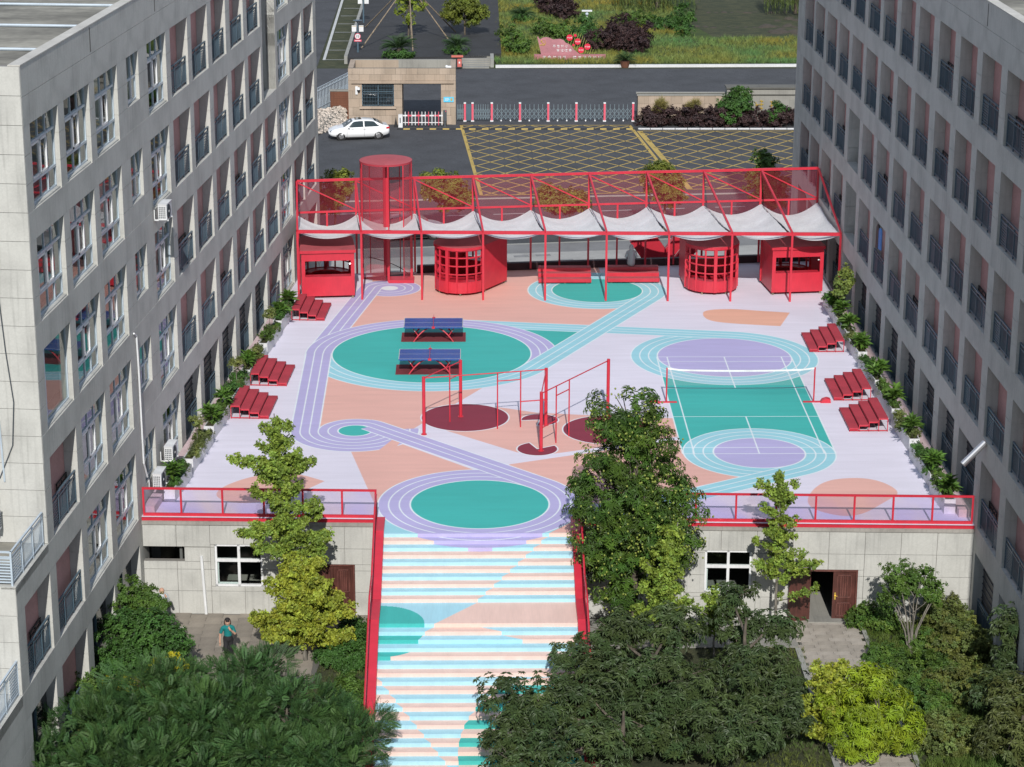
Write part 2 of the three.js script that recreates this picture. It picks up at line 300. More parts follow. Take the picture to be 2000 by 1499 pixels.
// ---------------------------------------------------------------- ground, street, forecourt, park
structure('ground', gb().plan([[-300, 120], [300, 120], [300, -400], [-300, -400]], G - 0.02, G - 0.02), std([0.10, 0.095, 0.07], { map: T.soil, roughness: 1 }), 'bare earth under the courtyard and the town beyond');
const st = x => -0.137 * (x + 2);                   // the street runs slightly askew
structure('asphalt_road', gb().plan([[-120, -37 + st(-120)], [120, -37 + st(120)], [120, -101.3], [-9.6, -101.0], [-22, -101], [-22.6, -190], [-120, -190]], G, G), M.asphalt, 'dark asphalt of the street and the school forecourt');
structure('pavement', gb().plan([[-70, -10], [60, -10], [60, -37 + st(60)], [-70, -37 + st(-70)]], G + 0.12, G + 0.12), M.pave, 'pale paved pavement along the street behind the deck');
structure('street_kerb', gb().obox(V(-5, G + 0.06, -36.9 + st(-5)), V(75, 0, -75 * 0.137), V(0, 0.075, 0), V(0, 0, 0.1)), M.kerb, 'grey kerb between the pavement and the street');
{ // darker strip and scattered dark slabs set into the pavement
  structure('pavement_strip', gb().plan([[-70, -34.6 + st(-70)], [60, -34.6 + st(60)], [60, -36.8 + st(60)], [-70, -36.8 + st(-70)]], G + 0.124, G + 0.124), M.paveDark, 'dark setts beside the street kerb');
  const slabs = thing('dark_paving_slabs', 'dark grey slabs scattered through the pale pavement behind the deck', 'paving', [0, G + 0.12, 0]); slabs.userData.kind = 'structure';
  R = mulberry(5); const s1 = gb().box(-0.45, 0.45, -0.03, 0.005, -0.22, 0.22).geo();
  for (let i = 0; i < 46; i++) { const m = mesh('slab', s1, M.paveDark, slabs), x = rr(-14, 7); m.position.set(x, 0, -rr(24, 34) + st(x)); m.rotation.y = 0.137; }
}
{ // yellow box hatching of the forecourt
  const g = gb(), y = G + 0.008;
  const line = (x0, z0, x1, z1, w) => { const dx = x1 - x0, dz = z1 - z0, L = Math.hypot(dx, dz), nx = -dz / L * w / 2, nz = dx / L * w / 2; g.plan([[x0 + nx, z0 + nz], [x1 + nx, z1 + nz], [x1 - nx, z1 - nz], [x0 - nx, z0 - nz]], y, y); };
  const clip = (poly, x0, z0, x1, z1) => {           // part of a line inside a convex polygon
    let t0 = 0, t1 = 1; const n = poly.length; let area = 0; for (let i = 0; i < n; i++) { const a = poly[i], b = poly[(i + 1) % n]; area += a[0] * b[1] - b[0] * a[1]; }
    for (let i = 0; i < n; i++) { const a = poly[i], b = poly[(i + 1) % n], nx = (b[1] - a[1]) * Math.sign(area), nz = -(b[0] - a[0]) * Math.sign(area), d0 = (x0 - a[0]) * nx + (z0 - a[1]) * nz, dd = (x1 - x0) * nx + (z1 - z0) * nz; if (Math.abs(dd) < 1e-9) { if (d0 > 0) return; continue; } const t = -d0 / dd; if (dd > 0) t1 = Math.min(t1, t); else t0 = Math.max(t0, t); }
    if (t0 < t1) line(lerp(x0, x1, t0), lerp(z0, z1, t0), lerp(x0, x1, t1), lerp(z0, z1, t1), 0.13);
  };
  const polyA = [[-9.2, -74.9], [3.75, -74.9], [5.75, -51.4], [-7.75, -50.4]], polyB = [[4.35, -72.6], [30, -72.6], [30, -54.5], [6.35, -52.2]];
  for (const poly of [polyA, polyB]) {
    poly.forEach((a, i) => { const b = poly[(i + 1) % 4]; line(a[0], a[1], b[0], b[1], poly === polyB && i === 3 ? 0.42 : i % 2 ? 0.24 : 0.16); });
    for (let k = -80; k < 80; k++) { const s = k * 2.02; clip(poly, -40 + s, -120, 40 + s, -20); clip(poly, 40 + s, -120, -40 + s, -20); }
  }
  structure('road_marking', g, M.yellow, 'yellow box hatching painted on the forecourt asphalt');
  const w = gb(); const q = g; w.plan([[-17.9, -44.7], [-12.2, -45.5], [-12.2, -45.62], [-17.9, -44.82]], y, y); for (const x of [-10, -7, 0, 3.5, 7.5]) w.plan([[x, -44.75 + st(x) + 0.3 - 1.0], [x + 2, -44.75 + st(x + 2) - 0.7], [x + 2, -44.87 + st(x + 2) - 0.7], [x, -44.87 + st(x) - 0.7]], y, y);
  for (let k = 0; k < 7; k++) { const z = -105.6 - k * 5.4; w.plan([[-21.6, z], [-19.75, z], [-19.75, z - 0.16], [-21.6, z - 0.16]], y, y); }
  w.plan([[-21.75, -105.5], [-21.5, -105.5], [-22.0, -150], [-22.25, -150]], y, y);
  structure('white_road_marking', w, M.roadWhite, 'white lane dashes and parking bay lines');
  const k2 = gb(); k2.obox(V(0, G + 0.03, -50.0), V(22, 0, -22 * 0.09), V(0, 0.035, 0), V(0, 0, 0.09)); structure('gutter_kerb', k2, M.kerb, 'low gutter kerb between the street and the hatched forecourt');
}
// park side
const PL = G + 0.6;
structure('plaza', gb().plan([[-19.4, -103.2], [-6.7, -103.9], [-6.0, -190], [-19.8, -190]], G - 0.05, PL), M.asphaltDark, 'dark paved plaza beyond the gatehouse');
structure('plaza_joints', (() => { const g = gb(); for (const z of [-109.1, -117.3, -126.2, -134, -143]) g.box(-19, -6.75, PL + 0.002, PL + 0.006, z - 0.09, z + 0.09); return g; })(), M.black, 'dark joint lines across the plaza');
structure('plaza_edge', gb().box(-19.7, -19.4, G, PL + 0.12, -150, -103.4), M.kerb, 'kerb between the parking bays and the plaza');
structure('plaza_path', gb().plan([[-6.72, -105.4], [-5.75, -105.4], [-5.6, -190], [-6.6, -190]], G, PL + 0.02), M.asphaltDark, 'narrow dark path beside the lawn');
{
  const s = thing('park_steps', 'weathered concrete steps leading up to the plaza beside the red bin', 'steps', [0, 0, 0]);
  for (let k = 0; k < 5; k++) mesh('step', gb().box(-9.3, -6.75, G - 0.02, G + 0.12 * (k + 1), -102.2 - 0.42 * (k + 1), -102.2 - 0.42 * k), M.conc, s);
  mesh('cheek_wall', gb().box(-6.75, -6.45, G - 0.02, G + 0.75, -104.6, -101.7), M.kerb, s); mesh('ramp_slab', gb().box(-9.2, -6.85, G - 0.02, G + 0.06, -102.19, -101.2), M.conc, s);
}
structure('lawn', gb().plan([[-6.45, -101.7], [60, -103.2], [60, -118], [23.5, -119], [14.6, -118], [13.2, -126], [15, -140], [14, -190], [-5.6, -190], [-5.75, -105]], G, G + 0.15), std([0.115, 0.15, 0.038], { map: T.soil, roughness: 1 }), 'rough grass of the park');
structure('lawn_kerb', gb().obox(V(26.7, G + 0.1, -102.3), V(33, 0, -0.75), V(0, 0.12, 0), V(0, 0, 0.12)), M.white, 'white kerb along the far edge of the road');
structure('pond', gb().plan([[13, -117], [60, -117], [60, -190], [13, -190]], G - 0.35, G - 0.35), std([0.075, 0.068, 0.05], { roughness: 0.04, clearcoat: 1, clearcoatRoughness: 0.02 }), 'still brown water of the pond');
// ---------------------------------------------------------------- the two dormitory blocks
const BOT = [14.1, 10.58, 7.06, 3.54, 0.03, G], TOP = [16.73, 13.21, 9.68, 6.16, 2.62, -0.93];
const railCache = {};
function railing(w, slatLeft, tall = 1.1) {          // balcony railing, 0..w along x, with a slatted third
  const key = w.toFixed(2) + slatLeft + tall; if (railCache[key]) return railCache[key];
  const g = gb(), sl = 0.9, s0 = slatLeft ? 0.05 : w - sl, s1 = slatLeft ? sl : w - 0.05, h = tall;
  g.box(0, w, h - 0.05, h, -0.03, 0.03).box(0, w, h - 0.2, h - 0.165, -0.02, 0.02).box(0, w, 0.09, 0.13, -0.02, 0.02);
  for (const x of [0.03, w / 3, 2 * w / 3, w - 0.03]) g.box(x - 0.025, x + 0.025, -0.02, h - 0.05, -0.024, 0.024);
  for (let y = 0.18; y < h - 0.22; y += 0.095) g.box(s0, s1, y, y + 0.045, -0.012, 0.012);
  const b0 = slatLeft ? sl + 0.1 : 0.1, b1 = slatLeft ? w - 0.08 : w - sl - 0.05;
  for (let x = b0; x < b1; x += 0.115) g.box(x - 0.009, x + 0.009, 0.13, h - 0.2, -0.009, 0.009);
  return railCache[key] = g.geo();
}
const winCache = {};
function windowGeo(w, h, kind) {
  const key = w.toFixed(2) + h + kind; if (winCache[key]) return winCache[key];
  const f = gb(), sash = gb(), t = 0.045, panes = [];
  f.box(0, w, 0, t * 1.4, -0.04, 0.04).box(0, w, h - t * 1.4, h, -0.04, 0.04).box(0, t, 0, h, -0.04, 0.04).box(w - t, w, 0, h, -0.04, 0.04);
  if (kind === 'wide') {
    const y1 = 0.68, y2 = h - 0.7;
    f.box(0, w, y1 - 0.04, y1 + 0.04, -0.05, 0.05).box(0, w, y2 - 0.04, y2 + 0.04, -0.05, 0.05);
    const top = [0, w * 0.14, w * 0.43, w * 0.7, w], mid = [0, w * 0.14, w * 0.46, w * 0.72, w];
    for (const x of top.slice(1, -1)) f.box(x - 0.025, x + 0.025, y2, h, -0.035, 0.035);
    for (const x of mid.slice(1, -1)) f.box(x - 0.03, x + 0.03, 0, y2, -0.035, 0.035);
    for (let k = 0; k < 4; k++) { panes.push([top[k], top[k + 1], y2, h]); panes.push([mid[k], mid[k + 1], y1, y2]); panes.push([mid[k], mid[k + 1], 0, y1]); }
    for (const k of [1, 2]) { const a = mid[k] + 0.04, b = mid[k + 1] - 0.03; sash.box(a, b, y1 + 0.05, y1 + 0.12, -0.01, 0.05).box(a, b, y2 - 0.12, y2 - 0.05, -0.01, 0.05).box(a, a + 0.07, y1 + 0.05, y2 - 0.05, -0.01, 0.05).box(b - 0.07, b, y1 + 0.05, y2 - 0.05, -0.01, 0.05); }
  } else if (kind === 'narrow') {
    const y1 = h * 0.48; f.box(0, w, y1 - 0.04, y1 + 0.04, -0.04, 0.04).box(w * 0.62 - 0.03, w * 0.62 + 0.03, 0, h, -0.04, 0.04);
    panes.push([0, w * 0.62, y1, h], [w * 0.62, w, y1, h], [0, w * 0.62, 0, y1], [w * 0.62, w, 0, y1]);
    sash.box(0.06, w * 0.6, 0.06, 0.13, -0.01, 0.05).box(w * 0.6 - 0.07, w * 0.6, 0.06, y1 - 0.05, -0.01, 0.05);
  } else {                                          // one large pane with a narrow side light
    f.box(w * 0.17 - 0.05, w * 0.17 + 0.05, 0, h, -0.05, 0.05).box(0, w * 0.17, h * 0.34, h * 0.34 + 0.06, -0.04, 0.04);
    panes.push([w * 0.17, w, 0, h], [0, w * 0.17, h * 0.37, h], [0, w * 0.17, 0, h * 0.34]);
  }
  return winCache[key] = { f: f.geo(), s: kind === 'pic' ? null : sash.geo(), panes };
}
const paneCache = {};
function addWindow(parent, x, y, w, h, kind, z, frameMat = M.alu) {
  const q = windowGeo(w, h, kind), win = mesh('window', q.f, frameMat, parent); win.position.set(x, y, z);
  if (q.s) mesh('sash', q.s, M.pvc, win);
  for (const [a, b, c, d] of q.panes) {
    const key = [(b - a).toFixed(3), (d - c).toFixed(3)].join(); const g = paneCache[key] ??= new THREE.PlaneGeometry(b - a - 0.03, d - c - 0.03);
    const p = mesh('pane', g, M.glass, win); p.position.set((a + b) / 2, (c + d) / 2, 0.004); p.rotation.y = rr(-0.006, 0.006); p.rotation.x = rr(-0.004, 0.004);
  }
  return win;
}
const pierCache = {};
function pierGeo(w, h, d) {                          // cladding in three courses with open joints
  const key = [w.toFixed(2), h.toFixed(2), d].join(); if (pierCache[key]) return pierCache[key];
  const g = gb(), n = Math.max(1, Math.round(h / 0.88)), e = 0.008;
  for (let k = 0; k < n; k++) g.box(0, w, h * k / n + (k ? e : 0), h * (k + 1) / n - (k < n - 1 ? e : 0), -d, -0.004);
  g.box(0.012, w - 0.012, 0.01, h - 0.01, -d + 0.01, -0.02);
  return pierCache[key] = g.geo();
}
function block(o) {                                  // o: name,label,pos,turn,x0,x1,bays[],type(row,bay),...
  const b = thing(o.name, o.label, 'building', o.pos, o.turn), D = 0.45;
  for (let r = 0; r < 6; r++) {
    const x0 = o.rowX0 ? o.rowX0(r) : o.x0, x1 = o.rowX1 ? o.rowX1(r) : o.x1, b0 = BOT[r], t0 = TOP[r], upTo = r ? BOT[r - 1] : 17.62;
    const gaps = (o.bandGap && o.bandGap(r)) || [];
    // floor band above the row
    let segs = [[x0, x1]]; for (const [a, c] of gaps) segs = segs.flatMap(([p, q]) => c <= p || a >= q ? [[p, q]] : [[p, a], [c, q]].filter(s => s[1] - s[0] > 0.05));
    for (const [p, q] of segs) {
      const g = gb().box(p, q, t0, upTo, -D, 0); mesh('floor_band', g, M.stone, b);
    }
    if (r === 5 && o.skipGround) continue;
    const rowBays = o.bays.filter(q => q.x0 >= x0 - 0.01 && q.x1 <= x1 + 0.01 && (!o.has || o.has(r, q)));
    let at = x0; const H = t0 - b0;
    for (const q of [...rowBays, null]) { const e = q ? q.x0 : x1; let pieces = [[at, e]]; for (const [a, c] of gaps) pieces = pieces.flatMap(([s, t]) => c <= s || a >= t ? [[s, t]] : [[s, a], [c, t]].filter(u => u[1] - u[0] > 0.05)); for (const [s, t] of pieces) if (t - s > 0.02) { const m = mesh('pier', pierGeo(t - s, H, D), M.stone, b); m.position.set(s, b0, 0); } if (q) at = q.x1; }
        for (const q of rowBays) {
      const ty = o.type(r, q), w = q.x1 - q.x0;
      if (ty === 'bal') mesh('rear_wall', gb().box(q.x0 - 0.1, q.x1 + 0.1, b0 - 0.05, t0 + 0.05, -D - 0.12, -D - 0.002), M.pink, b);
      if (ty === 'bal') {
        const rl = mesh('balcony_railing', railing(w - 0.02, o.slat(r, q)), M.steel, b); rl.position.set(q.x0 + 0.01, b0 + 0.02, -0.12);
        if (o.inner(r, q)) { const ir = mesh('partition_rail', o.innerGeo, M.black, b); ir.position.set(o.slat(r, q) ? q.x1 - 1.25 : q.x0 + 0.02, b0, 0); }
      } else if (ty === 'wide' || ty === 'pic') {
        addWindow(b, q.x0 + 0.005, b0 + 0.05, w - 0.01, H - 0.05, ty, -0.2);
        mesh('window_sill', gb().box(q.x0 + 0.002, q.x1 - 0.002, b0 + 0.002, b0 + 0.05, -0.3, -0.05), M.stone, b);
        if (R() < 0.5) { const c = mesh('curtain', gb().box(0, w * rr(0.15, 0.35), 0.05, H - 0.1, -0.03, 0), M.curtain, b); c.position.set(q.x0 + w * (R() < 0.5 ? 0.02 : 0.6), b0, -0.55); }
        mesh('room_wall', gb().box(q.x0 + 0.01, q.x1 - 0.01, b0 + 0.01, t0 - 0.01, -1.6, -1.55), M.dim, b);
      } else if (ty === 'narrow') {
        mesh('spandrel', gb().box(q.x0, q.x1, b0, b0 + 0.88, -D, -0.004), M.stone, b);
        addWindow(b, q.x0 + 0.005, b0 + 0.9, w - 0.01, H - 0.9, 'narrow', -0.17);
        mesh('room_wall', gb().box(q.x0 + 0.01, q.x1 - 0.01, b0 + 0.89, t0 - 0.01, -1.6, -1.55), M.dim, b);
      } else if (ty === 'lou') {
        mesh('screen_panel', gb().box(q.x0 + 0.003, q.x1 - 0.003, b0 + 0.01, t0 - 0.003, -0.4, -0.36), M.louver, b);
        const g = gb(); for (let y = 0.35; y < H - 0.1; y += 0.27) g.box(0.01, w - 0.01, y, y + 0.025, -0.36, -0.32); const s = mesh('louver_slats', o.lou ??= g.geo(), M.louverSlat, b); s.scale.x = w / 3.05; s.position.set(q.x0, b0, 0);
        const rl = mesh('balcony_railing', railing(w - 0.02, o.slat(r, q)), M.steel, b); rl.position.set(q.x0 + 0.01, b0 + 0.02, -0.22);
      } else if (ty === 'dark') {
        mesh('dark_glazing', gb().box(q.x0 + 0.003, q.x1 - 0.003, b0 + 0.01, t0 - 0.003, -0.4, -0.36), std([0.02, 0.022, 0.026], { roughness: 0.08 }), b);
        mesh('glazing_frame', gb().box(q.x0 + 0.01, q.x1 - 0.01, b0 + 1.1, b0 + 1.16, -0.36, -0.3).box((q.x0 + q.x1) / 2 - 0.04, (q.x0 + q.x1) / 2 + 0.04, b0, t0, -0.36, -0.3), M.steel, b);
      }
    }
  }
  // parapet course, capping and roof
  mesh('parapet', gb().box(o.x0 + 0.0, o.x1, 17.632, 18.56, -0.32, 0), M.stone, b);
  for (let x = o.x0 + 8; x < o.x1 - 2; x += 9.3) mesh('parapet_joint', gb().box(x, x + 0.11, 17.7, 18.5, -0.02, 0.004), M.concDark, b);
  mesh('parapet_cap', gb().box(o.x0 - 0.02, o.x1, 18.562, 18.6, -0.36, 0.02), M.whitewall, b);
  mesh('roof', gb().box(o.x0 + 0.3, o.x1, 17.6, 18.05, -13, -0.33), M.roof, b);
  return b;
}
// left block, facade turned a little towards the deck
const turnL = Math.atan2(0.99546, 0.09514);
const baysL = [['e', -14.65, -11.85], ['a', -11.12, -8.0], ['b', -7.3, -4.2], ['c', -3.5, -0.42], ['n', 0.95, 2.7], ['d', 4.05, 7.07], ['B', 7.82, 10.85], ['B', 11.55, 14.6], ['B', 15.4, 18.3], ['B', 19.2, 22.15], ['B', 23.0, 26.0], ['N', 26.55, 29.72], ['w', 30.35, 33.45], ['B', 34.15, 37.15], ['B', 37.9, 40.75]].map(([k, x0, x1], i) => ({ k, x0, x1, i }));
const innerGeo = gb().box(0, 1.2, 1.0, 1.05, -0.41, -0.37).box(0, 1.2, 0.84, 0.88, -0.41, -0.37).box(0.02, 0.06, 0.05, 1, -0.41, -0.37).box(0.58, 0.61, 0.05, 1, -0.405, -0.375).box(1.15, 1.19, 0.05, 1, -0.41, -0.37).geo();
R = mulberry(31);
const leftBlock = block({
  name: 'dormitory_block', label: 'grey stone dormitory block on the left with tall windows and a flat roof corner', pos: [-20.5, 0, 20.3], turn: turnL, x0: -11.8, x1: 41.66, bays: baysL, innerGeo,
  rowX0: r => r < 4 ? -11.8 : r === 4 ? -15.42 : -19.5,
  bandGap: r => r < 2 ? [[26.5, 29.75]] : [], deckRow: true,
  has: (r, q) => !(r < 2 && q.k === 'N') && !(r < 4 && q.k === 'e') && !(r === 5 && q.x0 > 4),
  slat: (r, q) => (q.i + r) % 3 > 0 === r > 1, inner: (r, q) => (q.i * 7 + r * 3) % 4 < 2,
  type(r, q) {
    if (q.k === 'N') return 'bal';
    if (r === 5) return q.k === 'a' ? 'bal' : 'dark';
    if (q.k === 'e') return 'bal';
    if (q.k === 'a') return r < 2 ? 'wide' : r === 2 ? 'pic' : 'bal';
    if (q.k === 'n') return 'narrow';
    if ('bcdw'.includes(q.k)) return 'wide';
    return r === 4 ? 'lou' : 'bal';
  },
});
{ // end wall cladding, terraces, recess lining
  const b = leftBlock, panel = (name, x0, z0, z1, y0, y1) => mesh(name, gb().box(x0 - 0.05, x0 - 0.001, y0 + 0.008, y1 - 0.008, z0 + 0.008, z1 - 0.008), M.stone, b);
  mesh('core_wall', gb().box(-11.795, 41.6, G, 17.6, -12.9, -1.83), M.stoneCore, b);
  mesh('end_wall', gb().box(-11.79, -11.5, 3.5, 18.55, -13, -0.02), M.stoneCore, b);
  for (let k = 0; k < 17; k++) { const y = 3.56 + k * 0.883; for (const [z0, z1] of [[-1.72, 0], [-3.6, -1.72], [-5.5, -3.6]]) panel('cladding_panel', -11.8, z0, z1, y, Math.min(18.56, y + 0.883)); }
  // terrace over the two lower storeys
  mesh('terrace_slab', gb().box(-15.42, -11.86, 3.3, 3.56, -9, 0.0).box(-15.42, -15.1, 2.64, 3.3, -9, -0.01), M.stone, b);
  mesh('terrace_floor', gb().box(-15.2, -11.9, 3.56, 3.575, -9, -0.15), M.roof, b);
  mesh('lower_end_wall', gb().box(-15.4, -15.1, G, 3.3, -9, -0.02), M.stoneCore, b);
  for (let k = 0; k < 4; k++) for (const [z0, z1] of [[-1.72, 0], [-3.6, -1.72]]) panel('cladding_panel', -15.4, z0, z1, 0.05 + k * 0.86, 0.05 + (k + 1) * 0.86);
  const rl = mesh('terrace_railing', railing(3.4, true), M.alu, b); rl.position.set(-15.36, 3.56, -0.12);
  const r2 = mesh('terrace_railing', railing(3.2, false), M.alu, b); r2.position.set(-15.32, 3.56, -3.3); r2.rotation.y = -Math.PI / 2;
  mesh('terrace_slab', gb().box(-19.5, -15.45, -0.3, 0.04, -8, 0), M.stone, b);
  const r3 = mesh('terrace_railing', railing(4.0, false, 1.15), M.alu, b); r3.position.set(-19.4, 0.04, -0.12);
  mesh('ground_end_wall', gb().box(-19.5, -19.2, G, -0.3, -8, -0.01), M.stone, b);
  mesh('recess_lining', gb().box(26.45, 29.8, 9.7, 17.6, -3.4, -3.2).box(29.75, 29.8, 9.7, 18.5, -3.2, -0.01).box(26.45, 26.5, 9.7, 18.5, -3.2, -0.01), M.stone, b);
  mesh('roof_upstand', gb().box(-11.7, -10.6, 18.05, 18.9, -4.2, -3.1), M.whitewall, b);
  for (const x of [-6, -1, 4, 9]) mesh('roof_pipe', gb().tube([x, 18.12, -13], [x, 18.12, -0.6], 0.05, 0.05, 6), M.alu, b);
}
// right block, seen along its shaded face; local x runs towards the camera
const turnR = -Math.PI / 2 + 0.00676 + 0;
const sBays = [[42.8, 45.9], [39.2, 42.2], [35.25, 38.35], [31.6, 34.55], [27.65, 30.7], [23.85, 26.83], [20.0, 23.05], [16.0, 19.05], [12.2, 15.15], [8.2, 11.1], [4.4, 7.25], [0.6, 3.55], [-3.3, -0.3], [-7.2, -4.15], [-11.0, -8.0]];
const baysR = sBays.map(([a, c], i) => ({ k: 'B', x0: -c, x1: -a, i }));
const rightBlock = block({
  name: 'dormitory_block', label: 'grey stone dormitory block on the right, every bay a balcony with slatted railing', pos: [9.95, 0, 21.45], turn: turnR, x0: -48.4, x1: 12, bays: baysR, innerGeo,
  has: (r, q) => !(r === 5 && q.x0 < 0) , slat: (r, q) => (q.i * 2 + r) % 5 < 3, inner: (r, q) => (q.i * 5 + r * 3) % 4 < 2,
  bandGap: r => [],
  type: (r, q) => q.i === 4 && r >= 2 ? 'rec' : r === 5 ? 'lou' : r === 4 && q.x0 < -0.2 && q.i > 2 ? 'lou' : 'bal',
});
{
  const b = rightBlock;
  mesh('core_wall', gb().box(-48.35, 11.9, G, 17.6, -12.9, -1.83), M.stoneCore, b);
  mesh('end_wall', gb().box(-48.4, -48.1, G, 18.5, -12.8, -0.02), M.stone, b);
  for (let k = 0; k < 10; k++) mesh('cladding_panel', gb().box(-30.72, -30.66, 0.02 + k * 0.965, 0.02 + (k + 1) * 0.965 - 0.015, -1.6, -0.02), M.stone, b);
  const rec = mesh('recess_lining', gb().box(-30.65, -27.7, 0, 9.7, -1.62, -1.58), M.stone, b);
}
// ---------------------------------------------------------------- outdoor units, pipes, laundry
function facadePoint(s, y, out, right) { const o = right ? V(9.95, 0, 21.45) : V(-20.5, 0, 20.3), d = right ? V(-0.00676, 0, -1) : V(0.09514, 0, -0.99546), n = right ? V(-1, 0, 0.0068) : V(0.99546, 0, 0.09514); return o.addScaledVector(d, s).addScaledVector(n, out).setY(y); }
function airUnit(label, pos, turn, o = {}) {          // local: fan face towards +z
  const t = thing('air_conditioner', label, 'air conditioner', pos, turn, 'outdoor air conditioner units'), w = 0.85, h = 0.62, d = 0.32;
  mesh('casing', gb().box(-w / 2, w / 2, 0.05, h, -d / 2, d / 2).box(-w / 2 - 0.01, w / 2 + 0.01, h, h + 0.03, -d / 2 - 0.01, d / 2 + 0.01), M.white, t);
  const fan = mesh('fan_guard', (() => { const g = gb(); for (let r = 0.05; r < 0.27; r += 0.036) { const a = new THREE.TorusGeometry(r, 0.006, 4, 20); a.translate(-0.12, 0.33, d / 2 + 0.012); g.add(a); } for (let k = 0; k < 4; k++) { const f = k * Math.PI / 4; g.bar([-0.12 - Math.cos(f) * 0.26, 0.33 - Math.sin(f) * 0.26, d / 2 + 0.012], [-0.12 + Math.cos(f) * 0.26, 0.33 + Math.sin(f) * 0.26, d / 2 + 0.012], 0.008); } return g; })(), M.grille, t);
  mesh('fan_recess', gb().tube([-0.12, 0.33, d / 2 - 0.01], [-0.12, 0.33, d / 2 + 0.004], 0.265, 0.265, 24), M.grille, fan);
  const hub = new THREE.CylinderGeometry(0.05, 0.05, 0.02, 12); hub.rotateX(Math.PI / 2); hub.translate(-0.12, 0.33, d / 2 + 0.02); mesh('hub', hub, M.white, fan);
  const gr = gb(); for (let k = 0; k < 6; k++) for (let j = 0; j < 4; j++) gr.box(w / 2 + 0.001, w / 2 + 0.006, 0.12 + k * 0.075, 0.165 + k * 0.075, -0.13 + j * 0.065, -0.085 + j * 0.065); mesh('side_grille', gr, M.grille, t).userData.kind = 'stuff';
  const gl = gb(); for (let k = 0; k < 6; k++) for (let j = 0; j < 4; j++) gl.box(-w / 2 - 0.006, -w / 2 - 0.001, 0.12 + k * 0.075, 0.165 + k * 0.075, -0.13 + j * 0.065, -0.085 + j * 0.065); mesh('side_grille', gl, M.grille, t).userData.kind = 'stuff';
  if (o.badge) mesh('badge', gb().box(0.2, 0.37, 0.47, 0.55, d / 2, d / 2 + 0.004), std([0.03, 0.25, 0.7]), t);
  if (o.badge) mesh('badge_lettering', gb().box(0.225, 0.345, 0.498, 0.522, d / 2 + 0.004, d / 2 + 0.006), M.white, t);
  mesh('bracket', gb().box(-w / 2 + 0.08, -w / 2 + 0.12, 0, 0.05, -0.34, 0.2).box(w / 2 - 0.12, w / 2 - 0.08, 0, 0.05, -0.34, 0.2).box(-w / 2 + 0.08, -w / 2 + 0.12, 0, 0.4, -0.34, -0.31).box(w / 2 - 0.12, w / 2 - 0.08, 0, 0.4, -0.34, -0.31), M.pvc, t);
  return t;
}
